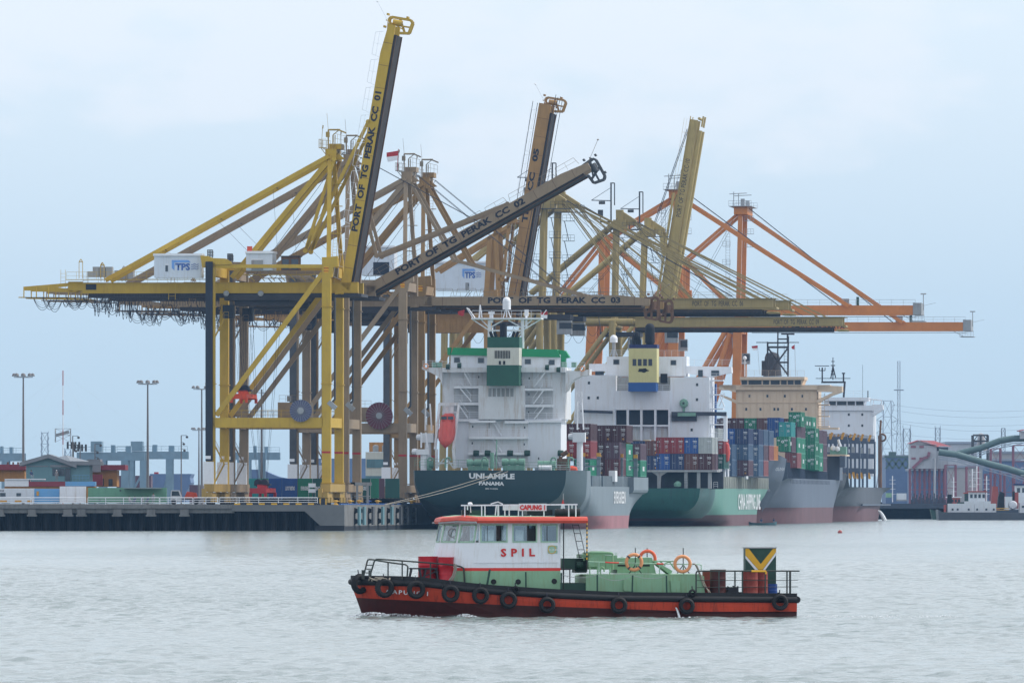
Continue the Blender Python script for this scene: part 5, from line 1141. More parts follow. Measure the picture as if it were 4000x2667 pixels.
# ---------------------------------------------------------------- ships
defm('hull_teal_shade', (.010, .040, .050), rough=.4, var=.15, scale=.12, dirt=.25, dirtcol=(.03, .06, .07))
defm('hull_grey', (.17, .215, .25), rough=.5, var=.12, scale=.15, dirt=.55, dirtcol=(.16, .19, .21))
defm('hull_pink', (.34, .15, .17), rough=.6, var=.15, scale=.2, dirt=.5, dirtcol=(.22, .11, .12))
defm('hull_green_shade', (.018, .10, .09), rough=.4, var=.12, scale=.15, dirt=.7, dirtcol=(.02, .05, .05))
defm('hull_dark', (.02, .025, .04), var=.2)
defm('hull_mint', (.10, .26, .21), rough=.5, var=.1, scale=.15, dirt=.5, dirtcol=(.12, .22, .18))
defm('hull_bottom', (.13, .06, .07), rough=.6, var=.2, scale=.2, dirt=.5, dirtcol=(.12, .07, .08))
defm('hull_slate', (.085, .11, .16), rough=.45, var=.12, scale=.15, dirt=.4, dirtcol=(.07, .08, .11))
defm('hull_slate_dark', (.07, .08, .10), rough=.5, var=.15, scale=.15, dirt=.4, dirtcol=(.03, .03, .04))
defm('green_roof', (.015, .30, .12), var=.1); defm('green_paint', (.02, .10, .065), var=.15, dirt=.3, dirtcol=(.02, .06, .05))
defm('deck_mint', (.18, .36, .28), var=.2, scale=1, dirt=.5, dirtcol=RUST)
defm('cream', (.60, .55, .26), var=.06, dirt=.25, dirtcol=(.35, .28, .12)); defm('funnel_blue', (.02, .09, .30), var=.1); defm('funnel_navy', (.015, .025, .12), var=.1)
defm('off_white', (.62, .62, .55), var=.06, dirt=.3, dirtcol=(.4, .35, .28))
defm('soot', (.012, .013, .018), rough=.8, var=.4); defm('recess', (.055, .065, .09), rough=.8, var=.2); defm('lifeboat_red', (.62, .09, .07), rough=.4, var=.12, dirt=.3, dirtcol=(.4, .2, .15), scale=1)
defm('recess_shade_grey', (.47, .49, .51), var=.08, dirt=.4, dirtcol=(.3, .24, .18)); defm('amber', (.60, .30, .04), var=.2, scale=1)
def ship_hull(T, secs, mats, name='hull', matf=None, split=()):
    """secs: list of (y, rows) with rows (z, halfwidth, cx, material, dy); resampled smoothly along the ship and up the side"""
    def pch(x, xs, fs):                       # monotone cubic
        n = len(xs); i = max(0, min(n - 2, int(np.searchsorted(xs, x)) - 1)); h = np.diff(xs); d = np.diff(fs) / h
        def sl(k):
            if k == 0: return d[0]
            if k == n - 1: return d[-1]
            return 0.0 if d[k - 1] * d[k] <= 0 else 2 * d[k - 1] * d[k] / (d[k - 1] + d[k])
        t = (x - xs[i]) / h[i]; m0, m1 = sl(i) * h[i], sl(i + 1) * h[i]
        return (2*t**3-3*t**2+1)*fs[i] + (t**3-2*t**2+t)*m0 + (-2*t**3+3*t**2)*fs[i+1] + (t**3-t**2)*m1
    ys = [q[0] for q in secs]; W0 = np.array([[r[1] for r in q[1]] for q in secs]); Z0 = np.array([[r[0] for r in q[1]] for q in secs]); D0_ = np.array([[r[4] for r in q[1]] for q in secs])
    yy = []
    for a_, b_ in zip(ys, ys[1:]):
        n = max(1, int((b_ - a_) / 2.5)); yy += [a_ + (b_ - a_) * i / n for i in range(n)]
    yy.append(ys[-1]); nz = 22; ysn = np.array(ys); V = []
    for y in yy:
        w_ = np.array([pch(y, ysn, W0[:, j]) for j in range(W0.shape[1])]); z_ = np.array([np.interp(y, ysn, Z0[:, j]) for j in range(W0.shape[1])]); d_ = np.array([pch(y, ysn, D0_[:, j]) for j in range(W0.shape[1])])
        zz = sorted(list(np.linspace(z_[0], z_[-1], nz)) + [c for c in split if z_[0] < c < z_[-1]])
        while len(zz) > nz + len(split): zz.pop()
        zz = sorted(zz + [zz[-1]] * (nz + len(split) - len(zz)))
        V.append([(z, pch(z, z_, w_), pch(z, z_, d_)) for z in zz])
    m = MB(); n = len(V[0]); vs = []; 
    for y, row in zip(yy, V):
        for z, w_, d_ in row: vs.append((-w_, y + d_, z))
        for z, w_, d_ in row[::-1]: vs.append((w_, y + d_, z))
    K = 2 * n; b0 = len(m.v); m.v += vs
    def mf(y, z): return matf(y, z)
    for i in range(len(yy) - 1):
        for j in range(K - 1):
            q = (i * K + j, i * K + j + 1, (i + 1) * K + j + 1, (i + 1) * K + j); zc = (vs[q[0]][2] + vs[q[1]][2]) / 2
            m.f.append(q); m.m.append(mf((yy[i] + yy[i + 1]) / 2, zc) if j != n - 1 else 0)
        m.f.append((i * K + K - 1, i * K, (i + 1) * K, (i + 1) * K + K - 1)); m.m.append(0)
    for i, fl in ((0, 1), (len(yy) - 1, 0)):
        for j in range(n - 1):
            q = (i * K + j, i * K + K - 1 - j, i * K + K - 2 - j, i * K + j + 1); m.f.append(q if fl else q[::-1]); m.m.append(mf(yy[i], (vs[q[0]][2] + vs[q[3]][2]) / 2))
    o = m.build(name, mats, T, smooth=True); return o
def S(zs, ws, ms, ds=None): return [(z, w_, 0, mi_, (ds[i] if ds else 0)) for i, (z, w_, mi_) in enumerate(zip(zs, ws, ms))]
def win(f, T, rects, y, t=.06, mt='window_dark', name='window', frame=None):
    for r in rects:
        m = MB(); m.pbox(f, *r, y - t, y - .01)
        if frame:
            m.mi(1); a = f.L(r[0] - frame, r[3] + frame, y - .03); b = f.L(r[2] + frame, r[1] - frame, y - .03); m.box(a.x, b.x, y - .035, y - .005, a.z, b.z); m.build(name, [mt, 'grey_steel'], T)
        else: m.build(name, mt, T)
def deckrail(f, T, pts, y, h=1.05, mt='board_white', name='railing', mids=2, step=1.5):
    m = MB(); m.rail([f.L(a, b, y) for a, b in pts], h, .035, step, mids); return m.build(name, mt, T)
def bx(name, mt, f, T, x1, y1, x2, y2, ya, yb):
    m = MB(); m.pbox(f, x1, y1, x2, y2, ya, yb); return m.build(name, mt, T)
def crane_small(f, T, px, py, h, mt='ship_white', y=3):
    p = f.L(px, py, y); m = MB(); m.tube(p, p + Vector((0, 0, h * .45)), .5, 10); m.box(p.x - 1.1, p.x + .9, y - .7, y + .7, p.z + h * .42, p.z + h * .56); m.tube(p + Vector((-.4, 0, h * .6)), p + Vector((-.4, 0, h)), .14, 6); m.tube(p + Vector((.6, 0, h * .6)), p + Vector((.3, 0, h)), .14, 6); m.tube(p + Vector((-.9, 0, h * .5)), p + Vector((-.9, 0, h * .5 + .01)), .1, 5); m.lathe(p + Vector((-1.4, 0, h * .5)), [(0, -.5), (.4, -.4), (.5, 0), (.4, .5), (0, .6)], 8, 'x'); return m.build('deck_crane', mt, T)

# containers ---------------------------------------------------------------
CCOL = {'maroon': (.075, .022, .028), 'wine': (.13, .035, .045), 'dark red': (.27, .03, .035), 'green': (.015, .19, .105), 'jade': (.03, .26, .16), 'teal': (.035, .30, .30), 'navy': (.02, .04, .12), 'blue': (.02, .085, .30), 'slate blue': (.065, .12, .21), 'pale grey': (.44, .47, .47), 'brown': (.12, .045, .04), 'plum': (.11, .055, .08), 'orange': (.50, .20, .045), 'brick': (.29, .09, .095), 'light blue': (.12, .36, .72), 'white': (.68, .70, .73), 'mint': (.16, .38, .24), 'dull green': (.018, .10, .085)}
for k, c in CCOL.items(): mat('paint_' + k.replace(' ', '_'), c, rough=.5, var=.14, dirt=.4, dirtcol=tuple(x * .45 + .03 for x in c), scale=.5); M['paint_' + k] = MATS['paint_' + k.replace(' ', '_')]
CM = {}
def cont_mesh(col, L_, H, logo_):
    key = (col, L_, H, logo_)
    if key in CM: return CM[key]
    W_ = 2.44; m = MB()
    m.box(.06, W_ - .06, .06, L_ - .06, .1, H - .08)
    for x in (0, W_ - .16):
        for y in (0, L_ - .16): m.box(x, x + .16, y, y + .16, 0, H)
    for z in (0, H - .12): m.box(.16, W_ - .16, 0, .14, z, z + .12); m.box(.16, W_ - .16, L_ - .14, L_, z, z + .12); m.box(0, .12, .16, L_ - .16, z, z + .12); m.box(W_ - .12, W_, .16, L_ - .16, z, z + .12)
    n = int(L_ / .42)
    for i in range(n):
        y = .3 + i * (L_ - .6) / n; m.box(W_ - .058, W_ - .02, y, y + .2, .14, H - .14); m.box(.02, .058, y, y + .2, .14, H - .14)
    m.mi(1)
    for x in (.42, .86, 1.56, 2.0): m.tube((x, .02, .15), (x, .02, H - .15), .025, 4)
    for x in (.64, 1.78): m.box(x - .2, x + .2, .0, .04, H * .42, H * .42 + .06)
    m.mi(2); rr = random.Random(hash(col) % 99 + int(H * 10) + logo_)
    m.box(1.48, 2.2, .03, .05, H - .75, H - .62); m.box(1.62, 2.2, .03, .05, H - .95, H - .88)
    for i in range(3): m.box(1.64, 2.0 + rr.random() * .2, .03, .05, 1.35 - i * .17, 1.42 - i * .17)
    if rr.random() < .6: m.box(.22, .62, .03, .05, H - .85, H - .65)
    if rr.random() < .35: m.mi(3); m.box(1.75, 2.05, .03, .05, .35, .62)
    m.mi(2)
    if logo_ == 1:
        for i in range(4): m.box(W_ - .02, W_ - .005, 4.6 + i * .9, 5.2 + i * .9, H * .35, H * .62)
        for i in range(2): m.box(W_ - .02, W_ - .005, 4.6, 8.2, H * (.37 + .2 * i), H * (.4 + .2 * i))
    if logo_ == 2:
        m.box(W_ - .02, W_ - .005, .8, 1.3, H * .7, H * .85)
        m.lathe((W_ / 2, .045, H * .66), [(.13, 0), (.13, -.02), (.27, -.02), (.27, 0)], 14, 'y')
        for i in range(3): m.box(W_ - .02, W_ - .005, 4.8 + i * 1.0, 5.5 + i * 1.0, H * .4, H * .66)
    me = m.mesh('container', ['paint_' + col, 'grey_steel', 'letter_white', 'amber']); CM[key] = me; return me
USED = set()
def cont(f, px, py, y, col, label, group, L_=12.19, H=2.6, logo_=0):
    """px,py: lower right corner of the end that faces the camera"""
    assert label not in USED, label
    USED.add(label); p = f.L(px, py, y); o = bpy.data.objects.new('shipping_container', cont_mesh(col, L_, H, logo_)); COL.objects.link(o)
    o.location = f.W((p.x - 2.44, y, p.z)); o.rotation_euler = (0, 0, -f.th); tag(o, label, 'container', group); return o
def stack(f, y, pxr, pyb, rows, where, group, dx=None, H=2.6, L_=12.19, logo_=0):
    """rows: from the top tier down; each a list of colours from left to right, None leaves a gap; right edge of the last one at pxr"""
    s_ = F / f.W((0, y, 0)).y; W_ = 2.5; nt = len(rows); ordn = ['leftmost', 'second from left', 'third from left', 'fourth from left', 'fifth from left', 'sixth from left', 'seventh from left', 'eighth from left', 'ninth from left']
    tn = {1: ['only'], 2: ['upper', 'lower'], 3: ['top', 'middle', 'bottom'], 4: ['top', 'second', 'third', 'bottom']}[nt]
    base = f.L(pxr, pyb, y)
    for t, row in enumerate(rows):
        n = len(row); c_ = sum(1 for r in row if r); k = 0
        for i, col in enumerate(row):
            if not col: continue
            lg = logo_
            if isinstance(col, tuple): col, lg = col
            x = base.x - (n - 1 - i) * W_; z = base.z + (nt - 1 - t) * (H + .02)
            pos = (ordn[k] if c_ > 1 else 'single'); 
            if c_ > 1 and k == c_ - 1: pos = 'rightmost'
            k += 1
            lb = f"{col} container, {pos}, {tn[t]} tier, {where}"
            USED.add(lb); o = bpy.data.objects.new('shipping_container', cont_mesh(col, L_, H, lg)); COL.objects.link(o)
            o.location = f.W((x - 2.44, y, z)); o.rotation_euler = (0, 0, -f.th); tag(o, lb, 'container', group)

# ship 1 -------------------------------------------------------------------
def z3(u, v): return (1550 + u / 1.686, 1150 + v / 1.686)
A1 = G(1915, 1600, 0, TH); s1 = thing('container_ship', 'dark teal sterned container ship with green wheelhouse roof, nearest in the row at the quay', 'ship', A1, 'ships moored along the quay')
dz = A1.L(1915, 1836, 0).z
Z = [-2, .01, 1.7, 3.2, 5.2, 7.4, dz]
t_ = [0] * 7; g = t_
lo = 6.7; ZL = [-2, .01, 1.4, 2.6, 4.0, 5.4, lo]
secs = [(0, S(Z, [.3, .5, 3.2, 7.6, 10.9, 11.8, 11.9], t_, [9, 8, 4.5, 1.6, .3, 0, 0])),
        (6, S(Z, [1, 1.6, 5.5, 9.6, 12.0, 12.6, 12.7], t_, [5, 4.5, 2.6, .8, .1, 0, 0])),
        (14, S(Z, [3, 4.4, 8.6, 11.4, 12.9, 13.2, 13.3], t_)), (24, S(Z, [6, 7.8, 11.0, 12.7, 13.5, 13.6, 13.6], t_)), (24.5, S(ZL, [6.2, 8.0, 10.9, 12.5, 13.4, 13.6, 13.6], g)),
        (38, S(ZL, [11, 12, 13.3, 13.7, 13.8, 13.8, 13.8], g)), (60, S(ZL, [14, 14, 14, 14, 14, 14, 14], g)), (88, S(ZL, [14, 14, 14, 14, 14, 14, 14], g)), (106, S(ZL, [11.6, 12.0, 12.6, 13.0, 13.5, 14.0, 14.2], g)), (124, S(ZL, [8, 9, 10, 11, 12.2, 13.4, 14.0], g)), (146, S(ZL, [3, 4, 5.2, 6.4, 8, 10.5, 11.5], g)), (165, S(ZL, [.2, .4, .6, 1, 1.6, 3.0, 4.0], g))]
ship_hull(s1, secs, ['hull_teal_shade', 'hull_grey', 'hull_pink'], matf=lambda y, z: 0 if y < 17 + z * .3 else (2 if z < 2.0 else 1), split=(2.0,))  # stern shade put into the dark teal; grey is the lit side
m = MB()       # wing sponson forward with rounded foot, lashing bridges
p, q = A1.L(2228, 1945, 100), A1.L(2528, 1862, 100)
m.box(11.5, 14.75, 92, 121, 6.2, 8.3); m.prism([(11.5, 0, 5.5), (13.9, 0, 5.5), (14.6, 0, 5.8), (14.75, 0, 6.2), (11.5, 0, 6.2)], 92, 121); m.build('side_sponson', 'hull_grey', s1)
ptext('lettering', 'UNI-AMPLE', 'letter_white', s1, A1, *z3(476, 1212), *z3(776, 1216), -.05, 22, .045)
ptext('lettering', 'PANAMA', 'letter_white', s1, A1, *z3(541, 1254), *z3(707, 1258), -.03, 15, .045)
ptext('lettering', 'IMO 9143336', 'letter_white', s1, A1, *z3(584, 1282), *z3(666, 1283), -.03, 5.5, .02)
def side_text(T, f, s, x, y0, y1, z0, h, mt='letter_white', bold=.02): text_obj('lettering', s, mt, T, (x, y0, z0), (0, 1, 0), (0, 0, 1), h, bold, 1, y1 - y0, .06)
za = A1.L(2395, 1965, 40).z
side_text(s1, A1, 'EVERGREEN', 14.02, 62, 84, A1.L(2415, 1966, 70).z, 2.0)
# superstructure
sw = 'ship_white'; y0, y1 = 10.0, 19.0
H1 = sub('superstructure', s1)
bx('deckhouse', 'ship_white_clean', A1, H1, *z3(385, 818), *z3(1080, 1140), 9.0, y1)
bx('deckhouse', sw, A1, H1, *z3(300, 505), *z3(1110, 822), y0, y1 + 1)
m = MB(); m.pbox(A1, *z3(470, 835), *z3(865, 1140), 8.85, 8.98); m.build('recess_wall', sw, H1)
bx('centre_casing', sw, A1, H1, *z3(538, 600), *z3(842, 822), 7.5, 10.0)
m = MB(); m.pbox(A1, *z3(375, 600), *z3(538, 822), 9.85, 9.95); m.cut(); m.pbox(A1, *z3(842, 612), *z3(1026, 822), 9.85, 9.95); m.build('recess_wall', 'recess_shade_grey', H1)  # greyer flat panels: shade of the recessed decks put into the colour
m = MB()
for u0, u1, v in ((375, 545, 602), (835, 1026, 618), (375, 538, 712), (838, 1026, 725), (300, 538, 820), (842, 1110, 826)): m.cut().pbox(A1, *z3(u0, v), *z3(u1, v + 16), 8.4, 10)
for u0, u1, v in ((475, 862, 935), (470, 858, 1040), (478, 650, 828), (710, 865, 832)): m.cut().pbox(A1, *z3(u0, v), *z3(u1, v + 16), 7.6, 9)
m.build('deck_edge', 'board_white', H1)
for u0, u1, v in ((375, 538, 600), (835, 1020, 608), (375, 538, 708), (835, 1020, 722), (410, 690, 818), (690, 1105, 824), (585, 840, 596), (300, 355, 486), (1075, 1240, 492), (172, 300, 480), (475, 862, 930), (475, 860, 1038)): deckrail(A1, H1, [z3(u0, v), z3(u1, v)], 8.3)
m = MB()
for (a, b_, c, d_) in ((415, 460, 492, 600), (1005, 475, 905, 608), (420, 620, 492, 706), (965, 632, 900, 720), (415, 735, 470, 815), (970, 738, 905, 820), (630, 830, 690, 930), (632, 950, 690, 1036), (640, 1050, 680, 1130)):
    m.cut(); p, q = A1.L(*z3(a, b_), 8.6), A1.L(*z3(c, d_), 8.6); m.beam(p, q, .16, .5); up = Vector((0, -.4, 1)); m.tube(p + up, q + up, .04, 4)
m.build('stairs', 'board_white', H1)
win(A1, H1, [(*z3(603 + i * 29, 618), *z3(623 + i * 29, 672)) for i in range(6)], 7.5, .06, 'grey_steel', 'vent')
win(A1, H1, [(*z3(a, b_), *z3(a + 8, b_ + 14)) for a, b_ in ((535, 536), (868, 545), (866, 650), (864, 768), (496, 862), (838, 868), (493, 972), (835, 980), (930, 1072))], 8.8, .06, 'window_dark', 'door_light')
win(A1, H1, [(*z3(605, 812), *z3(612, 880))], 8.8, .05, 'grey_steel', 'pipe')
bx('bridge_deck', sw, A1, H1, *z3(300, 480), *z3(1110, 512), 8.2, y1)
m = MB(); m.pprism(A1, [z3(*q) for q in ((165, 478), (300, 484), (300, 600), (286, 560), (262, 535), (225, 515), (165, 492))], 9, 13); m.build('bridge_wing', sw, H1)
m = MB(); m.pprism(A1, [z3(*q) for q in ((1270, 492), (1268, 530), (1215, 538), (1165, 560), (1138, 590), (1125, 625), (1110, 640), (1110, 500), (1210, 505))], 9, 13); m.build('bridge_wing', sw, H1)
bx('wheelhouse', 'ship_white_clean', A1, H1, *z3(355, 395), *z3(1078, 500), 9.5, 17)
m = MB(); m.pprism(A1, [z3(*q) for q in ((355, 398), (372, 350), (1055, 362), (1078, 414))], 9.2, 17.4); m.build('roof', 'green_roof', H1)
m = MB(); m.pprism(A1, [z3(*q) for q in ((333, 350), (358, 348), (350, 400), (333, 398))], 9.8, 11); m.pprism(A1, [z3(*q) for q in ((1065, 365), (1110, 370), (1138, 415), (1110, 420), (1106, 500), (1085, 500), (1080, 410))], 10, 12); m.build('wing_shelter', 'green_roof', H1)
win(A1, H1, [(*z3(a, b_), *z3(a + 36, b_ + 30)) for a, b_ in ((379, 416), (536, 419), (845, 427), (1002, 432))], 9.5, .07, 'window_dark', 'window', 2)
m = MB()
for a in (230, 262, 1085, 1150): m.cut().pbox(A1, *z3(a, 445), *z3(a + 30, 480), 9.5, 11)
m.build('deck_locker', 'deck_mint', H1)
for u, v in ((192, 472), (1222, 490)): q = A1.L(*z3(u, v), 8.4); m = MB(); m.torus(q, .36, .09, 16, 6, 'y'); m.build('lifebuoy_holder', 'ring_orange', H1)
m = MB()
for u in (505, 580, 728, 840, 1060): m.cut(); p = A1.L(*z3(u, 1044), 7.8); m.lathe(p, [(0, 0), (.45, 0), (.5, .2), (.45, .9), (0, .9)], 10, 'x')
for u, v in ((337, 476), (1065, 495), (412, 468), (990, 480)): m.cut(); p = A1.L(*z3(u, v), 8.2); m.lathe(p, [(0, -.3), (.4, -.3), (.45, .3), (0, .3)], 10, 'x')
m.build('deck_light', 'boat_green', H1)
fu = sub('funnel', s1)
bx('casing', 'green_paint', A1, fu, *z3(592, 465), *z3(804, 600), 4.5, 9.4); bx('casing', 'off_white', A1, fu, *z3(594, 350), *z3(805, 465), 4.5, 9.4); bx('casing', 'green_paint', A1, fu, *z3(596, 280), *z3(806, 350), 4.5, 9.4)
win(A1, fu, [(*z3(645 + i * 10.5, 370), *z3(651 + i * 10.5, 421)) for i in range(10)] + [(*z3(672, 437), *z3(686, 461)), (*z3(700, 437), *z3(714, 461))], 4.5, .06, 'soot', 'louvre')
m = MB(); a = A1.L(*z3(702, 285), 7); b_ = A1.L(*z3(702, 205), 7); m.tube(a, b_, .56, 16); m.tube(b_, b_ + Vector((0, 0, .4)), .62, 16)
for u in (628, 655, 762, 786): p = A1.L(*z3(u, 282), 6.5); m.tube(p, p + Vector((.3 if u > 700 else -.3, 0, .9)), .24, 10)
m.build('exhausts', 'soot', fu, smooth=True)
# radar mast
rm = sub('radar_mast', s1); m = MB(); yy = 11
def Q(u, v, y=11): return A1.L(*z3(u, v), y)
for u, v0, v1 in ((610, 165, 300), (828, 165, 355)):
    for dy in (0, 3): m.tube(Q(u, v1, yy + dy), Q(u, v0, yy + dy), .27, 8)
m.pbox(A1, *z3(490, 153), *z3(950, 164), yy - .6, yy + 3.5); m.pbox(A1, *z3(618, 232), *z3(820, 243), yy - .1, yy + .4)
for a in ((555, 165, 610, 220), (608, 222, 700, 170), (735, 170, 828, 222), (828, 222, 890, 168), (500, 165, 605, 235), (835, 232, 945, 166), (612, 250, 645, 275), (825, 245, 790, 275)): m.tube(Q(a[0], a[1]), Q(a[2], a[3]), .11, 6)
for a in ((460, 88, 500, 155), (470, 92, 515, 155), (548, 68, 540, 155), (548, 68, 560, 150), (548, 68, 545, 155), (718, 95, 700, 155), (728, 95, 750, 155), (723, 90, 723, 150), (985, 102, 945, 160), (985, 104, 965, 130)): m.tube(Q(a[0], a[1]), Q(a[2], a[3]), .09, 5)
m.rail([Q(495, 152, yy - .6), Q(950, 152, yy - .6)], 1.1, .05, 1.6, 1)
m.build('mast_frame', 'board_white', rm)
m = MB(); c = Q(724, 82); m.tube(c + Vector((0, 0, -.4)), c + Vector((0, 0, .9)), .64, 18); m.lathe(c + Vector((0, 0, .9)), [(.64, 0), (.58, .3), (.42, .52), (.2, .64), (0, .67)], 18); m.build('radar_dome', 'board_white', rm, smooth=True)
m = MB(); a = Q(603, 122); b_ = Q(643, 124); m.box(a.x, b_.x, yy - .1, yy + .2, a.z - .15, a.z + .2); t = Q(623, 128); m.tube(t, t - Vector((0, 0, 1.4)), .3, 8); t = Q(853, 100); m.box(t.x - .3, t.x + .3, yy, yy + .5, t.z - 1, t.z); m.tube(t - Vector((0, 0, 1)), t - Vector((0, 0, 3)), .2, 6); m.build('radar_scanner', 'board_white', rm)
for pts, ms, lb in ((((402, 112), (446, 100), (442, 140), (428, 143), (403, 132)), ['red_paint'], 'small plain red flag flying left of the white radar mast'),):
    m = MB(); m.prism([Q(*p) for p in pts], yy - .04, yy + .04); m.build('flag', ms, rm)
m = MB(); m.prism([Q(*p) for p in ((945, 120), (993, 112), (992, 136), (948, 134))], yy - .04, yy + .04); m.mi(1); m.prism([Q(*p) for p in ((948, 134), (992, 136), (990, 159), (965, 157), (950, 148))], yy - .04, yy + .04); m.build('flag', ['red_paint', 'board_white'], rm)
# free-fall lifeboat in its frame
lf = sub('lifeboat_davit', s1); m = MB()
for a in ((282, 722, 252, 1020), (410, 722, 372, 1020)): p, q = Q(a[0], a[1], 7), Q(a[2], a[3], 3.5); m.beam(p, q, .36, .36); p2 = Q(a[2] + (10 if a[0] < 300 else 0), 1018, 3.5); m.beam(p2, Q(a[2] + 10, 1145, 3.5), .42, .42)
m.beam(Q(278, 722, 7), Q(412, 722, 7), .5, .5); m.beam(Q(300, 775, 7), Q(395, 775, 7), .25, .25); m.beam(Q(330, 770, 7), Q(330, 735, 7), .3, .6); m.beam(Q(362, 770, 7), Q(362, 735, 7), .3, .6)
m.beam(Q(265, 1140, 3.5), Q(310, 1080, 3.5), .2, .2); m.beam(Q(372, 1140, 3.5), Q(330, 1080, 3.5), .2, .2); m.beam(Q(255, 1110, 3.5), Q(372, 1110, 3.5), .25, .25); m.build('frame', 'ship_white', lf)
T2 = thing('lifeboat', 'red enclosed lifeboat hanging nose down in the white frame at the ship stern', 'lifeboat', A1)
m = MB(); top, bot = Q(343, 782, 6.2), Q(320, 1012, 3.2); ax = (bot - top); Lb = ax.length; rings = []
for t, r, ry in ((0, .6, .9), (.03, .85, 1.2), (.12, 1.1, 1.4), (.3, 1.2, 1.5), (.55, 1.36, 1.5), (.75, 1.25, 1.4), (.87, .85, 1.1), (.95, .38, .6), (1, .05, .1)):
    c = top + ax * t; rings.append([c + Vector((r * math.cos(k * math.pi / 8), 0, 0)) + Vector((0, ry * math.sin(k * math.pi / 8), 0)) for k in range(16)])
vs = sum(rings, []); fs = [tuple(range(16))]
for i in range(len(rings) - 1):
    for k in range(16): fs.append((i * 16 + k, i * 16 + (k + 1) % 16, (i + 1) * 16 + (k + 1) % 16, (i + 1) * 16 + k))
m.add(vs, fs); m.build('hull', 'lifeboat_red', T2, smooth=True)
m = MB(); c = top + ax * .14; m.box(c.x - .95, c.x + .95, c.y - 1.62, c.y - .6, c.z - .35, c.z + .45); m.mi(1); m.box(c.x - .95, c.x - .1, c.y - 1.66, c.y - 1.62, c.z - .2, c.z + .25); m.box(c.x + .1, c.x + .95, c.y - 1.66, c.y - 1.62, c.z - .2, c.z + .25); m.build('conning_cabin', ['lifeboat_red', 'window_dark'], T2)
m = MB()
for dx in (-1.0, 0, 1.0): a = top + ax * .22 + Vector((dx, -1.5, 0)); b_ = top + ax * .7 + Vector((dx * .9, -1.5, 0)); m.tube(a, b_, .05, 5)
m.build('grab_rails', 'brick_red' if 'brick_red' in M else 'lifeboat_red', T2)
# aft deck gear
deckrail(A1, s1, [z3(118, 1142), z3(250, 1138), z3(870, 1160), z3(1200, 1160)], .3, 1.3, 'deck_mint', 'railing', 2, 1.8)
deckrail(A1, s1, [z3(880, 1160), z3(1140, 1165)], -.05 + .4, 1.0, 'board_white')
for u0, u1, v in ((470, 600, 1130), (700, 840, 1125), (940, 1040, 1140), (165, 230, 1140)):
    m = MB(); a, b_ = Q(u0, v, 4), Q(u1, v, 4); n = 5
    for i in range(n): x = a.x + (b_.x - a.x) * (i + .5) / n; m.tube((x - .5, 4, a.z + .5), (x + .4, 4, a.z + .5), .42 if i % 2 else .62, 12)
    m.box(a.x, b_.x, 3.5, 4.8, a.z - .8, a.z); m.build('mooring_winch', 'deck_mint', s1)
m = MB(); p = Q(935, 1143, 1); m.tube(p, p + Vector((2, 0, 0)), .45, 10); m.build('liferaft_canister', 'board_white', s1)
m = MB()
for u in (205, 320, 560, 1130, 1015): m.cut(); p = Q(u, 1140, 2.5); m.path([p, p + Vector((0, 0, 1.3)), p + Vector((.3, 0, 1.6)), p + Vector((.7, 0, 1.5)), p + Vector((.8, 0, 1.1))], .14, 6)
m.cut(); p = Q(628, 1150, 1.2); m.tube(p, p + Vector((0, 0, 2.6)), .32, 8); p = Q(655, 1150, .6); m.tube(p, Q(658, 955, .6), .09, 6); m.build('deck_vent', 'deck_mint', s1)
m = MB(); m.prism([Q(*p, .6) for p in ((652, 1030), (659, 1032), (657, 1065), (648, 1055))], .58, .62); m.build('ensign', 'funnel_navy', s1)
crane_small(A1, s1, 1655, 1838, 6, 'board_white', 3); crane_small(A1, s1, 1672, 1838, 10.5, 'ship_white', 5); crane_small(A1, s1, 2265, 1840, 11, 'board_white', 30)
m = MB(); a = Q(1065, 1080, 8.5); m.tube(Q(1085, 1060, 6), Q(1125, 1035, 6), .35, 8); m.tube(Q(1075, 1110, 6), Q(1080, 1065, 6), .3, 8); m.box(a.x, a.x + 2, 6, 7, a.z - 2, a.z); m.build('davit', 'rust_steel', s1)
m = MB(); m.lathe(Q(1155, 1155, 12), [(0, -.9), (.5, -.7), (.7, 0), (.5, .7), (0, .9)], 10, 'x'); m.build('rescue_boat', 'orange_red', s1, smooth=True)
# hatch coamings, lashing frames
y_ = 46.0
m = MB()
for yb in (46.5, 82, 110):
    m.cut()
    hw = 13.2 if yb < 60 else 13.8
    for k in range(int(hw * 2 / 2.5)):
        x = hw - .3 - k * 2.5; zz = lo + .1; 
        if x < -1: break
        m.box(x - .3, x + .3, yb, yb + .5, zz, zz + 4.7); m.mi(1); m.box(x - .33, x + .33, yb - .02, yb + .55, zz + 4.7, zz + 5.3); m.mi(0)
    m.box(-2, hw, yb, yb + .5, zz + 3.0, zz + 3.25); m.box(-2, hw, yb, yb + .5, zz + 4.2, zz + 4.4); m.box(-2, hw, yb, yb + .5, zz - .1, zz + .9)
m.build('lashing_bridge', ['hull_grey', 'amber'], s1)
m = MB(); m.box(-12.5, 13.1, 27, 130, lo - .2, lo + .1); m.box(-11, 12.2, 44, 128, lo, lo + 1.6)
for i in range(40):
    y = 30 + i * 2.2; x = 13.3 if y < 44 else 13.7
    if y < 98: m.box(x - .25, x + .1, y, y + 1.1, lo, lo + 1.7)
m.build('hatch_coaming', 'hull_grey', s1)
m = MB(); p = A1.L(2370, 1900, 90); m.box(13.2, 14.25, 62, 66, lo + .8, lo + 2.6); m.build('locker', 'board_white', s1)
g1 = 'containers on the teal sterned ship'
def zc(u, v): return (2210 + u / 4, 1630 + v / 4)
stack(A1, 47.2, zc(389, 0)[0], zc(0, 634)[1], [['green', 'maroon', 'maroon'], ['blue', 'dark red', 'dark red']], 'beside the nearest white superstructure', g1, H=2.75)
stack(A1, 66, zc(378, 0)[0], zc(0, 912)[1], [[('jade', 1)]], 'under the pink sided stack, lettered side', g1, H=2.75)
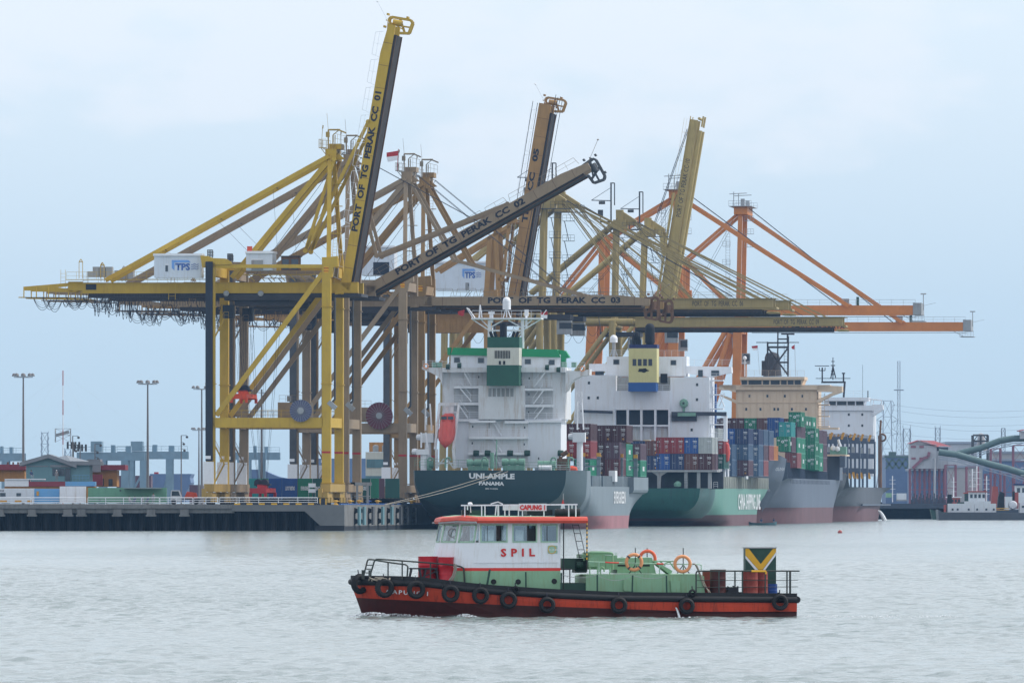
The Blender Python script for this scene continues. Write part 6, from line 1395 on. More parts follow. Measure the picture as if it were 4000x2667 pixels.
stack(A1, 84, zc(950, 0)[0], zc(0, 384)[1], [['maroon', 'maroon', 'maroon', 'maroon', 'maroon']], 'of the tall maroon stack', g1, H=2.75)
stack(A1, 80, zc(842, 0)[0], zc(0, 912)[1], [['maroon', 'maroon', 'maroon', 'plum'], [None, 'maroon', 'maroon', 'wine']], 'of the stack behind the amber topped posts', g1, H=2.75)
stack(A1, 104, zc(950, 0)[0], zc(0, 905)[1], [[('jade', 1)], [('jade', 1)]], 'between two maroon stacks', g1, H=2.6)
stack(A1, 118.5, zc(1168, 0)[0], zc(0, 925)[1], [['maroon', 'maroon', 'plum'], [None, 'green', ('jade', 1)]], 'of foremost stack on nearest ship', g1, H=2.75)

# ship 2 -------------------------------------------------------------------
def z4(u, v): return (2200 + u / 1.889, 1250 + v / 1.889)
A2 = G(2447, 1800, 0, TH); s2_ = thing('container_ship', 'green hulled container ship with cream and blue funnel, second in the row', 'ship', A2, 'ships moored along the quay')
dz2 = A2.L(2600, 1906, 0).z
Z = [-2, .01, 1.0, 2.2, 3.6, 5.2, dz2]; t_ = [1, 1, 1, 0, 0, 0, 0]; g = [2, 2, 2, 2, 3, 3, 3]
secs = [(0, S(Z, [1, 2.5, 6.0, 9.8, 12.0, 12.8, 13.0], t_, [9, 7, 4, 2, .6, 0, 0])), (8, S(Z, [4, 6, 9.5, 12, 13.2, 13.8, 14], t_)), (14.0, S(Z, [6, 8, 11.5, 13.2, 14.1, 14.5, 14.6], t_)), (14.1, S(Z, [6, 8, 11.5, 13.2, 14.1, 14.5, 14.6], g)),
        (30, S(Z, [11, 12.5, 14.3, 14.9, 15, 15, 15], g)), (50, S(Z, [15] * 7, g)), (108, S(Z, [15] * 7, g)), (128, S(Z, [11.5, 12.0, 12.6, 13.3, 14, 14.8, 15.2], g)), (148, S(Z, [7, 8, 9, 10, 11.4, 13.5, 14.4], g)), (168, S(Z, [.3, .5, 1, 2, 3.4, 6, 7.5], g))]
ship_hull(s2_, secs, ['hull_green_shade', 'hull_bottom', 'hull_dark', 'hull_mint'], matf=lambda y, z: (0 if z > 1.35 else (1 if z > .85 else 2)) if y < 13 else (1 if z < 1.9 else (0 if y < 14.5 else 3)), split=(.85, 1.35, 1.9))  # shaded stern and lit side painted in as dark green and mint
ptext('lettering', 'TIANJIN', 'letter_white', s2_, A2, 2452, 1936, 2506, 1938, -.05, 7, .03)
side_text(s2_, A2, 'CHINA SHIPPING LINE', 15.06, 62, 118, A2.L(2900, 1990, 80).z, 2.9)
H2 = sub('superstructure', s2_)
def b2(name, mt, u1, v1, u2, v2, ya, yb): return bx(name, mt, A2, H2, *z4(u1, v1), *z4(u2, v2), ya, yb)
wc = 'ship_white_clean'; Y0 = 14
b2('deckhouse', wc, 85, 410, 388, 910, Y0, Y0 + 12); b2('deckhouse', wc, 790, 420, 1078, 875, Y0, Y0 + 12); b2('deckhouse', wc, 388, 520, 790, 662, Y0 - .5, Y0 + 12)
b2('wheelhouse', wc, 320, 268, 910, 415, Y0 + 4, Y0 + 11); b2('recess_wall', 'grey_steel', 388, 420, 790, 525, Y0 + 3, Y0 + 4); b2('recess_wall', 'recess', 375, 662, 790, 880, Y0 + 2, Y0 + 3)  # shade inside the open gallery put into the dark wall colour
b2('recess_panel', 'ship_white', 380, 775, 780, 885, Y0 + .8, Y0 + 1)
m = MB()
for u in (372, 475, 576, 679, 783): m.pbox(A2, *z4(u - 8, 655), *z4(u + 8, 890), Y0 - .5, Y0 + .6)
m.pbox(A2, *z4(372, 772), *z4(790, 784), Y0 - .45, Y0 + .5); m.build('gallery_columns', wc, H2)
b2('bridge_wing', wc, 190, 322, 322, 378, Y0 + 4, Y0 + 7); b2('bridge_wing', wc, 190, 405, 322, 412, Y0 + 4, Y0 + 7); m = MB()
for u in (190, 245, 310): m.cut().pbox(A2, *z4(u, 378), *z4(u + 10, 408), Y0 + 4, Y0 + 5)
m.pprism(A2, [z4(*q) for q in ((900, 338), (1240, 345), (1243, 390), (1200, 395), (1100, 420), (1075, 420), (900, 392))], Y0 + 4, Y0 + 7); m.build('wing_structure', wc, H2)
win(A2, H2, [(*z4(372, 293), *z4(411, 325)), (*z4(795, 298), *z4(831, 330))], Y0 + 4, .07, 'window_dark', 'window', 2)
win(A2, H2, [(*z4(a, b_), *z4(a + 14, b_ + 18)) for a, b_ in ((183, 454), (181, 564), (248, 564), (981, 467), (980, 577), (941, 800))], Y0, .07, 'window_dark', 'window', 1)
win(A2, H2, [(*z4(718, 395), *z4(768, 463))], Y0 + 3, .3, 'soot', 'vent_opening')
win(A2, H2, [(*z4(995, 368), *z4(1030, 420)), (*z4(1092, 372), *z4(1150, 412)), (*z4(236, 378), *z4(300, 405))], Y0 + 3.9, .05, 'window_dark', 'opening')
fu = sub('funnel', s2_)
def bf(mt, u1, v1, u2, v2): return bx('casing', mt, A2, fu, *z4(u1, v1), *z4(u2, v2), Y0 - 4, Y0 + 1)
bf('funnel_navy', 487, 180, 692, 208); bf('cream', 483, 208, 690, 460); bf('funnel_blue', 480, 460, 684, 526)
win(A2, fu, [(*z4(512 + i * 39, 287), *z4(539 + i * 39, 337)) for i in range(4)], Y0 - 4, .06, 'recess', 'louvre')
m = MB(); pts = []; 
for i in range(22): t = i / 22 * 6.283; r_ = 1 + .18 * math.sin(5 * t + 1); pts.append(A2.L(*z4(590 + 38 * r_ * math.cos(t), 371 + 15 * r_ * math.sin(t)), Y0 - 4))
m.prism(pts, Y0 - 4.03, Y0 - 4.005); m.build('soot_patch', 'soot', fu)
m = MB(); 
a, b_ = A2.L(*z4(640, 185), Y0 - 2), A2.L(*z4(640, 60), Y0 - 2); m.tube(a, b_, .72, 16); m.tube(b_ - Vector((0, 0, 2.6)), b_, .86, 16); m.lathe(b_, [(.86, 0), (.8, .4), (.5, .75), (0, .9)], 16)
for u, v in ((521, 125), (543, 105), (558, 135)): a, b_ = A2.L(*z4(u, 185), Y0 - 2), A2.L(*z4(u, v), Y0 - 2); m.tube(a, b_, .22, 8); m.lathe(b_, [(.3, -.9), (.3, .2), (.2, .4), (0, .45)], 10)
m.build('exhausts', 'soot', fu, smooth=True)
m = MB(); c = A2.L(*z4(373, 165), Y0 + 6); m.tube(c, c + Vector((0, 0, .7)), .68, 16); m.lathe(c + Vector((0, 0, .7)), [(.68, 0), (.6, .3), (.35, .55), (0, .65)], 16); m.mi(1); m.tube(c, A2.L(*z4(373, 268), Y0 + 6), .3, 8)
for a in ((345, 265, 372, 200), (400, 265, 376, 200)): m.tube(A2.L(*z4(*a[:2]), Y0 + 6), A2.L(*z4(*a[2:]), Y0 + 6), .12, 5)
m.build('radar_dome', ['board_white', 'grey_steel'], s2_, smooth=True)
for u0, u1, v in ((320, 480, 266), (690, 910, 268), (388, 480, 520), (684, 785, 522), (900, 1240, 336)): deckrail(A2, H2, [z4(u0, v), z4(u1, v)], Y0 + 3.6 if v != 520 and v != 522 else Y0 - .4)
m = MB()     # external stairs and landings on the right of the block, plus a dark derrick beam
for v in (440, 545, 650, 765, 880): m.pbox(A2, *z4(1076, v), *z4(1180, v + 10), Y0 + 1, Y0 + 4); m.rail([A2.L(*z4(1078, v), Y0 + 1), A2.L(*z4(1180, v), Y0 + 1)], 1.1, .04, 1.2, 2)
for v0, v1 in ((445, 540), (550, 645), (655, 760), (770, 880)): m.ladder(A2.L(*z4(1095, v1), Y0 + 1), A2.L(*z4(1085, v0), Y0 + 1), .9, .05, .5, (1, 0, 0))
m.tube(A2.L(*z4(1190, 540), Y0 + 1), A2.L(*z4(1150, 640), Y0 + 1), .1, 5); m.tube(A2.L(*z4(1150, 545), Y0 + 1), A2.L(*z4(1190, 640), Y0 + 1), .1, 5); m.ladder(A2.L(*z4(885, 415), Y0 + 3), A2.L(*z4(890, 285), Y0 + 3), .9, .05, .5, (1, 0, 0)); m.build('stairs', wc, H2)
m = MB(); m.beam(A2.L(*z4(800, 690), Y0 - 1), A2.L(*z4(1205, 692), Y0 - 1), .7, .7); m.cut(); m.beam(A2.L(*z4(130, 672), Y0 - 1), A2.L(*z4(365, 680), Y0 - 1), .5, .5); m.cut(); m.pbox(A2, *z4(800, 690), *z4(985, 745), Y0 - .6, Y0 - .1); m.build('derrick_beam', 'recess', H2)
m = MB(); m.pbox(A2, *z4(1183, 700), *z4(1206, 895), Y0 + 2, Y0 + 4); m.pbox(A2, *z4(1165, 700), *z4(1206, 712), Y0 + 2, Y0 + 4); m.build('support_post', wc, H2)
m = MB(); c = A2.L(*z4(890, 613), Y0 - .3); m.lathe(c, [(.2, -.6), (.7, -.5), (.8, 0), (.7, .3)], 12, 'y'); m.box(c.x - 1, c.x + 2.2, Y0 - 1.5, Y0 - .1, c.z - 2.3, c.z - 1.7); m.tube(c, c - Vector((0, 0, 2)), .2, 6); m.build('winch', 'deck_mint', H2)
m = MB(); a = A2.L(*z4(1167, 600), Y0 + 14); m.pbox(A2, *z4(1116, 470), *z4(1128, 760), Y0 + 6, Y0 + 8); m.build('crane_post', 'funnel_blue', s2_)
m = MB(); base = A2.L(*z4(115, 745), Y0 - 3); top = A2.L(*z4(118, 530), Y0 - 3); m.lattice(base, top, (1.6, .9), .09, 1.2); m.build('signal_mast', 'board_white', s2_)
# open mooring deck under the aft containers
m = MB(); m.pbox(A2, *z4(620, 1115), *z4(1180, 1245), 9, 10); m.box(-13, 14, 9, 160, dz2 - .4, dz2); m.mi(1)  # dark back plate: shade of the covered deck put into its colour
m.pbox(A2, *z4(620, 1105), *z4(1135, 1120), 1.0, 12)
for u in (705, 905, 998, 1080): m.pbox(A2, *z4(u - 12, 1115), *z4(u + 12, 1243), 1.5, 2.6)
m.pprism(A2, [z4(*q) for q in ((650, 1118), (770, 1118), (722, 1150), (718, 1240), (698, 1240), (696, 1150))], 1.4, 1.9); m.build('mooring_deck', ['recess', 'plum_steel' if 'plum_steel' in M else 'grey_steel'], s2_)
deckrail(A2, s2_, [z4(755, 1222), z4(930, 1225)], .6, 1.3, 'boat_green'); deckrail(A2, s2_, [z4(1110, 1238), z4(1140, 1238)], .6)
m = MB(); p = A2.L(*z4(845, 1235), .8); m.lathe(p, [(0, 0), (.6, .2), (.7, .7), (.3, 1.1), (0, 1.2)], 10); m.build('fairlead', 'deck_mint', s2_)
m = MB()
for i in range(26):
    y = 32 + i * 4.4; x = 14.75; m.mi(2); m.box(x - .15, x + .15, y, y + .35, dz2, dz2 + 2.1); m.mi(0)
m.box(-12, 13.8, 30, 150, dz2, dz2 + 2.1); m.mi(1); m.box(14.2, 14.5, 38, 40, dz2 + .3, dz2 + 6.8); m.box(14.2, 14.5, 46, 48, dz2 + .3, dz2 + 6.8); m.box(14.0, 14.6, 38, 48, dz2 + 6, dz2 + 7.6); m.box(14.6, 15.0, 84, 90, dz2 + 1.8, dz2 + 3.6); m.build('hatch_coaming', ['recess', wc, 'off_white'], s2_)
m = MB(); m.lathe(A2.L(*z4(1208, 975), 36), [(0, -1.8), (.4, -1.5), (.6, 0), (.4, 1.5), (0, 1.8)], 12); m.build('lifeboat', 'lifeboat_red', s2_, smooth=True)
g2 = 'containers on the green hulled ship'
def zd(u, v): return (2740 + u / 4, 1590 + v / 4)
yA = 1.2
stack(A2, yA, zc(1455, 0)[0], zc(0, 830)[1], [['navy', 'brown'], [None, 'navy']], 'left end of green ship aft row', g2, H=2.62)
stack(A2, yA, zc(2290, 0)[0], zc(0, 818)[1], [['dark red', 'dark red', 'blue', 'pale grey'], ['blue', 'navy', 'brown', 'maroon']], 'over the green stern', g2, H=2.85, L_=6.06)
stack(A2, 10, zc(2340, 0)[0], zc(0, 818)[1], [['pale grey'], ['plum']], 'just behind green ship aft row', g2, H=2.85, L_=6.06)
stack(A2, 30, zd(350, 0)[0], zd(0, 960)[1], [['dark red'], ['dull green']], 'beside green ship white post', g2, H=2.62)
stack(A2, 40, zd(262, 0)[0], zd(0, 1030)[1], [['white']], 'low on green ship side deck', g2, H=2.62)
stack(A2, 50, zd(480, 0)[0], zd(0, 1072)[1], [['pale grey', None], ['navy', 'slate blue'], ['navy', 'slate blue']], 'ahead of green ship white post', g2, H=2.85)
stack(A2, 62, zd(735, 0)[0], zd(0, 1072)[1], [['blue', 'blue', 'navy'], ['blue', 'blue', 'slate blue'], [None, 'pale grey', 'plum']], 'amid green ship blue block', g2, H=2.85)
stack(A2, 75, zd(645, 0)[0] , zd(0, 1072)[1], [['pale grey']], 'below green ship blue block', g2, H=2.85)
stack(A2, 88, zd(895, 0)[0], zd(0, 1074)[1], [['navy', 'navy', 'navy'], ['blue', 'navy', 'slate blue'], [None, 'navy', 'slate blue']], 'near green ship bow', g2, H=2.85)
stack(A2, 102, zd(975, 0)[0], zd(0, 1074)[1], [['navy', 'slate blue'], ['navy', 'plum'], ['navy', 'brick']], 'foremost block of green ship', g2, H=2.85)
stack(A2, 115, zd(1060, 0)[0], zd(0, 828)[1], [['slate blue'], ['brick']], 'right above the green ship bow', g2, H=2.75)
stack(A2, 128, zd(1128, 0)[0], zd(0, 828)[1], [['orange']], 'at the far tip of the green ship bow', g2, H=2.7)

# ship 3 : bow towards the camera ----------------------------------------------
A3 = Fr(35.6, 1985, 0, TH); s3_ = thing('container_ship', 'slate blue hulled container ship with tan superstructure, third in the row', 'ship', A3, 'ships moored along the quay')
zt = A3.L(3040, 1772, 12).z; zd_ = A3.L(3150, 1868, 30).z; zm = 3.1
def SB(z5, ws, ds=0): return S([-2, .01, zm - .05, zm, 6.0, zd_, z5], ws, [1, 1, 1, 0, 0, 0, 0], ds)
secs = [(0, SB(zt, [.1, .2, .4, .5, 1.4, 3.6, 5.8], [8, 8, 7, 7, 4, 1.5, 0])), (10, SB(zt, [1.8, 2.4, 3.4, 3.6, 6.0, 9.0, 11.4])), (22, SB(zt, [4.8, 5.6, 7.0, 7.1, 9.6, 12.6, 14.2])), (34, SB(zt - .9, [8, 9, 10.4, 10.5, 12.6, 14.6, 15.3])), (36, SB(zd_ + .05, [8.4, 9.4, 10.8, 10.9, 12.9, 14.8, 15.4])),
        (55, SB(zd_ + .05, [13, 13.8, 14.6, 14.7, 15.4, 15.7, 15.7])), (80, SB(zd_ + .05, [15.7] * 7)), (165, SB(zd_ + .05, [15.7] * 7)), (190, SB(zd_ + .05, [12.5, 13, 14.2, 14.3, 15.2, 15.7, 15.7])), (200, SB(zd_ + 3, [9, 10, 12, 12.2, 14, 15.2, 15.2]))]
ship_hull(s3_, secs, ['hull_slate', 'hull_bottom'], matf=lambda y, z: 1 if z < 3.1 else 0, split=(3.1,))
p = A3.L(3030, 1838, 8); q = A3.L(3066, 1820, 8)
ptext('lettering', 'OLIVIA', 'letter_white', s3_, A3, 3030, 1838, 3064, 1838, 7.3, 13, .01, shear=.5)
m = MB()
for i in range(34): y = 38 + i * 3.6; m.box(15.0, 15.25, y, y + .25, zd_, zd_ + 3.2)
m.box(-12, 14.6, 37, 165, zd_ - .2, zd_ + 1.0); m.mi(1); m.box(-13, 14.0, 37, 165, zd_ + .9, zd_ + 3.3); m.build('side_passage', ['hull_slate', 'recess'], s3_)
m = MB()
for i in range(30): y = 40 + i * 4; m.box(15.72, 15.76, y, y + .3, zd_ - 1.0, zd_ - .2)
m.build('freeing_ports', 'recess', s3_)
H3 = sub('superstructure', s3_); YT = 168
def b3(name, mt, u1, v1, u2, v2, ya, yb): return bx(name, mt, A3, H3, *z5(u1, v1), *z5(u2, v2), ya, yb)
def z5(u, v): return (2700 + u / 1.889, 1250 + v / 1.889)
b3('deckhouse', 'ship_tan', 330, 512, 928, 1080, YT, YT + 14); b3('bridge_deck', 'ship_tan', 205, 478, 1025, 515, YT - .6, YT + 5)
m = MB()
for i in range(13): u = 335 + i * 49; m.pbox(A3, *z5(u, 515), *z5(u + 3, 760), YT - .12, YT)
m.pbox(A3, *z5(330, 606), *z5(928, 611), YT - .14, YT - .01); m.build('wall_stiffeners', 'ship_tan', H3)
m = MB(); m.pprism(A3, [z5(*q) for q in ((362, 440), (832, 440), (815, 482), (372, 482))], YT - 1, YT + 8); m.build('wheelhouse', 'ship_tan', H3)
b3('roof', 'ship_tan', 358, 418, 835, 440, YT - 1.6, YT + 9)
win(A3, H3, [(*z5(a, 446), *z5(b_, 474)) for a, b_ in ((373, 412), (424, 518), (530, 574), (588, 652), (664, 703), (714, 754), (764, 808))], YT - 1, .07, 'window_dark', 'window', 1)
win(A3, H3, [(*z5(a, b_), *z5(a + 12, b_ + 18)) for a, b_ in ((425, 551), (556, 551), (685, 551), (815, 551), (400, 648), (505, 648), (608, 648), (635, 648), (737, 648), (841, 648))], YT, .07, 'window_dark', 'window', 1)
m = MB(); m.pprism(A3, [z5(*q) for q in ((928, 478), (1112, 488), (1112, 530), (1040, 555), (935, 610), (928, 610), (928, 590), (1050, 530), (928, 527))], YT - .6, YT + 4); m.cut(); m.pprism(A3, [z5(*q) for q in ((205, 478), (330, 478), (330, 532), (300, 527), (205, 490))], YT - .6, YT + 4); m.pprism(A3, [z5(*q) for q in ((210, 545), (330, 590), (330, 615), (215, 560))], YT, YT + 2)
m.build('bridge_wing', 'ship_tan', H3)
m = MB()
for v in (620, 705, 780): m.pbox(A3, *z5(930, v), *z5(1015, v + 8), YT + 2, YT + 6); m.rail([A3.L(*z5(932, v), YT + 2), A3.L(*z5(1012, v), YT + 2)], 1.1, .05, 1.2, 2)
for v0, v1 in ((630, 704), (715, 780), (540, 620)): m.ladder(A3.L(*z5(960, v1), YT + 2), A3.L(*z5(960, v0), YT + 2), 1.4, .07, .45, (1, 0, 0))
m.pbox(A3, *z5(925, 792), *z5(1086, 806), YT + 2, YT + 6); m.build('stairs', 'ship_tan', H3)
deckrail(A3, H3, [z5(360, 418), z5(835, 418)], YT - 1.4, 1.3, 'ship_tan'); 
m = MB()
for u0, v0, u1, v1, r_ in ((564, 160, 564, 415, .2), (640, 70, 638, 300, .16), (716, 120, 714, 415, .2), (560, 200, 716, 200, .22), (560, 168, 716, 168, .15), (566, 205, 710, 400, .2), (714, 205, 640, 305, .2), (640, 312, 714, 312, .2), (480, 165, 795, 165, .09), (644, 140, 712, 140, .15), (664, 101, 762, 103, .2), (711, 105, 711, 165, .2), (640, 300, 566, 400, .26)): m.tube(A3.L(*z5(u0, v0), YT + 4), A3.L(*z5(u1, v1), YT + 4), r_, 6)
m.ladder(A3.L(*z5(700, 400), YT + 4.5), A3.L(*z5(700, 180), YT + 4.5), .8, .05, .6, (1, 0, 0)); m.build('radar_mast', 'dark_steel', s3_)
m = MB()
for pts, k in ((((445, 192), (490, 187), (489, 206), (450, 208)), 0), (((450, 208), (489, 206), (487, 221), (455, 223)), 1), (((738, 198), (762, 182), (762, 218), (744, 212)), 0)): m.mi(k); m.prism([A3.L(*z5(*p), YT + 4) for p in pts], YT + 3.95, YT + 4.05)
m.mi(2); m.tube(A3.L(*z5(490, 190), YT + 4), A3.L(*z5(505, 400), YT + 4), .04, 4); m.tube(A3.L(*z5(764, 180), YT + 4), A3.L(*z5(770, 415), YT + 4), .05, 4); m.build('signal_flags', ['red_paint', 'board_white', 'grey_steel'], s3_)
m = MB(); a = A3.L(*z5(600, 415), YT + 12); b_ = A3.L(*z5(598, 275), YT + 12); m.tube(a, b_, 2.0, 14, 1.6); m.lathe(b_, [(1.6, 0), (1.3, .8), (0, 1.2)], 14)
for u in (530, 545, 628): m.tube(A3.L(*z5(u, 410), YT + 11), A3.L(*z5(u, 300), YT + 11), .3, 8)
m.build('funnel', 'dark_steel', s3_, smooth=True)
m = MB(); m.tube(A3.L(*z5(396, 415), YT + 3), A3.L(*z5(396, 290), YT + 3), .12, 6); m.lathe(A3.L(*z5(396, 280), YT + 3), [(0, -.45), (.35, -.25), (.4, .1), (.25, .35), (0, .45)], 12); m.tube(A3.L(*z5(372, 315), YT + 3), A3.L(*z5(412, 315), YT + 3), .06, 5); m.build('antenna_dome', 'board_white', s3_, smooth=True)
m = MB(); m.pbox(A3, *z5(1003, 990), *z5(1138, 1003), 176, 190); m.mi(1); m.pbox(A3, *z5(1095, 1000), *z5(1135, 1085), 176, 182); m.pbox(A3, *z5(1003, 1000), *z5(1095, 1180), 180, 190); m.build('aft_house', ['ship_tan', 'hull_slate'], s3_)
m = MB(); p = A3.L(*z5(1080, 990), 176); m.box(p.x - 1.6, p.x + 1.8, 176, 180, p.z, p.z + 1.6); m.mi(1); m.tube(p + Vector((.6, 0, 1.6)), A3.L(*z5(1085, 880), 176), .25, 8); m.lathe(A3.L(*z5(1047, 945), 176), [(0, -.6), (.5, -.3), (.55, .15), (.35, .5), (0, .6)], 12); m.lathe(A3.L(*z5(1080, 950), 176), [(0, -.6), (.5, -.3), (.55, .15), (.35, .5), (0, .6)], 12); m.build('stores_crane', ['deck_mint', 'board_white'], s3_)
g3 = 'containers on the slate blue ship'
YC = 42
stack(A3, YC + 70, zd(1376, 0)[0], zd(0, 268)[1], [['navy', 'navy', 'blue', 'maroon', 'maroon', 'dull green', 'dull green', 'maroon', ('green', 2), 'navy', 'maroon']], 'of the long row along the tan superstructure', g3, H=2.7) if False else None
rowcols = [['blue', 'blue', 'maroon', 'dull green', 'maroon', ('green', 2), 'navy', 'maroon'], ['navy', 'maroon', 'maroon', 'green', 'maroon', 'blue', 'blue', 'navy']]
s_ = F / (1985 + YC + 70)
stack(A3, YC + 50, zd(1376, 0)[0], zd(0, 440)[1], [rowcols[0]], 'of long row before tan wall', g3, H=3.4)
stack(A3, YC + 46, zd(1052, 0)[0], zd(0, 470)[1], [['maroon', 'maroon', ('green', 2), 'brown']], 'second row below tan wall', g3, H=3.9)
stack(A3, YC + 10, zd(1222, 0)[0], zd(0, 470)[1], [['blue']], 'left of the teal container on the slate ship', g3, H=3.9)
stack(A3, YC - 8, zd(1402, 0)[0], zd(0, 470)[1], [['teal']], 'high over the slate bow', g3, H=3.0, L_=12.19)
stack(A3, YC - 20, zd(1366, 0)[0], zd(0, 690)[1], [[('green', 2)]], 'right behind the slate bow bulwark', g3, H=2.9, L_=6.06)
stack(A3, YC - 8, zd(1412, 0)[0] , zd(0, 700)[1], [['plum']], 'under the teal container', g3, H=3.0, L_=12.19)
stack(A3, YC + 6, zd(1552, 0)[0], zd(0, 302)[1], [[('green', 2)]], 'standing tallest beside the tan superstructure', g3, H=2.9)
stack(A3, YC + 6, zd(1497, 0)[0], zd(0, 948)[1], [['plum'], [('jade', 1)], ['brick']], 'first right column of slate ship', g3, H=3.0, L_=12.19)
stack(A3, YC + 19, zd(1562, 0)[0], zd(0, 958)[1], [['plum'], [('jade', 1)], [('jade', 1)]], 'second right column of slate ship', g3, H=3.0)
stack(A3, YC + 60, zd(1622, 0)[0], zd(0, 352)[1], [[('green', 1)]], 'behind the tallest green container', g3, H=2.8)
stack(A3, YC + 74, zd(1662, 0)[0], zd(0, 358)[1], [[('green', 1)]], 'second behind the tallest green container', g3, H=2.8)
stack(A3, YC + 88, zd(1730, 0)[0], zd(0, 365)[1], [[('jade', 1)]], 'farthest back of the green ones at the tan wall', g3, H=2.8)
stack(A3, YC + 48, zd(1775, 0)[0], zd(0, 975)[1], [[('green', 2)], [('green', 2)], [('green', 2)]], 'round logo column, slate ship', g3, H=2.78)
stack(A3, YC + 62, zd(1840, 0)[0], zd(0, 995)[1], [['plum'], [('jade', 1)], [('jade', 1)]], 'right of the round logo column', g3, H=2.78)
stack(A3, YC + 76, zd(1903, 0)[0], zd(0, 1003)[1], [['plum'], ['plum'], ['plum']], 'aftmost column, slate ship', g3, H=2.78)

# ship 4 ----------------------------------------------------------------
k4 = -17.5 + .0963 * (2225 - 1600) + 14.5
A4 = Fr(k4 + .5, 2215, 0, TH); s4_ = thing('container_ship', 'dark grey empty container ship with white superstructure, last in the row', 'ship', A4, 'ships moored along the quay')
zt = A4.L(3300, 1842, 12).z; zd_ = A4.L(3350, 1903, 60).z; zm = 3.3
secs = [(0, SB(zt, [.1, .2, .4, .5, 1.4, 3.6, 5.8], [8, 8, 7, 7, 4, 1.5, 0])), (12, SB(zt, [2.4, 3, 4.2, 4.4, 6.8, 9.6, 11])), (24, SB(zt - .5, [5.8, 6.6, 8, 8.1, 10.4, 12.6, 13.4])), (28, SB(zd_ + .05, [6.8, 7.6, 9, 9.1, 11.2, 13, 13.6])), (50, SB(zd_ + .05, [12, 12.6, 13.4, 13.5, 14, 14.2, 14.3])), (70, SB(zd_ + .05, [14.3] * 7)), (130, SB(zd_ + .05, [13, 13.6, 14, 14, 14.3, 14.5, 14.6])), (165, SB(zd_ + .05, [8, 9, 10.4, 10.6, 12.6, 14.8, 15.0]))]
ship_hull(s4_, secs, ['hull_slate_dark', 'hull_bottom'], matf=lambda y, z: 1 if z < 3.3 else 0, split=(3.3,))
m = MB(); m.box(14.4, 14.8, 55, 160, 3.4, 3.75); m.build('rubbing_strake', 'hull_slate', s4_)
m = MB(); m.pprism(A4, [z5(*q) for q in ((1178, 1185), (1196, 1242), (1215, 1250), (1220, 1368), (1162, 1378), (1160, 1300))], 25, 25.1) if False else None
H4 = sub('superstructure', s4_); YS = 138
def b4(name, mt, u1, v1, u2, v2, ya, yb): return bx(name, mt, A4, H4, *z5(u1, v1), *z5(u2, v2), ya, yb)
b4('deckhouse', wc, 900, 665, 1342, 1150, YS, YS + 12); b4('bridge_deck', wc, 920, 628, 1335, 667, YS - .5, YS + 6)
m = MB(); m.pprism(A4, [z5(*q) for q in ((985, 595), (1285, 597), (1272, 630), (985, 630))], YS - .6, YS + 6); m.build('wheelhouse', wc, H4); b4('roof', wc, 985, 570, 1308, 597, YS - 1, YS + 7)
win(A4, H4, [(*z5(a, 600), *z5(b_, 626)) for a, b_ in ((1020, 1066), (1077, 1145), (1155, 1207), (1218, 1270))], YS - .6, .07, 'window_dark', 'window', 1)
win(A4, H4, [(*z5(a, b_), *z5(a + 12, b_ + 15)) for a in (1157, 1256) for b_ in (689, 770, 853, 935)], YS, .07, 'window_dark', 'window', 1)
m = MB(); m.pprism(A4, [z5(*q) for q in ((1335, 622), (1412, 624), (1416, 660), (1345, 708), (1340, 700), (1340, 680), (1365, 672), (1335, 672))], YS - .5, YS + 3); m.tube(A4.L(*z5(1300, 580), YS), A4.L(*z5(1408, 592), YS), .15, 5)
for u in (1325, 1345, 1405): m.tube(A4.L(*z5(u, 588), YS), A4.L(*z5(u, 626), YS), .1, 5)
m.build('bridge_wing', wc, H4); deckrail(A4, H4, [z5(1145, 570), z5(1308, 570)], YS - .8, 1.5)
ptext('lettering', 'IMO 9449557', 'letter_dark', H4, A4, *z5(985, 898), *z5(1106, 897), YS, 7, .02)
m = MB()
for u0, v0, u1, v1, r_ in ((967, 350, 967, 455, .18), (912, 338, 1018, 338, .09), (946, 350, 946, 372, .1), (988, 350, 988, 372, .1), (946, 372, 988, 372, .1), (1046, 275, 1046, 345, .1), (1034, 305, 1058, 305, .1), (1030, 335, 1062, 335, .12), (1046, 340, 1030, 430, .14), (1046, 340, 1066, 425, .14), (1046, 345, 1046, 440, .12), (1124, 392, 1124, 455, .2), (1112, 392, 1136, 392, .15), (920, 430, 1175, 430, .08), (960, 458, 1140, 458, .22), (1133, 458, 1125, 570, .25), (1030, 400, 1062, 400, .12), (1033, 375, 1058, 375, .12)): m.tube(A4.L(*z5(u0, v0), YS + 8), A4.L(*z5(u1, v1), YS + 8), r_, 6)
m.tube(A4.L(*z5(1265, 570), YS), A4.L(*z5(1265, 330), YS), .05, 4); m.tube(A4.L(*z5(1304, 570), YS), A4.L(*z5(1304, 520), YS), .12, 5); m.build('radar_mast', 'dark_steel', s4_)
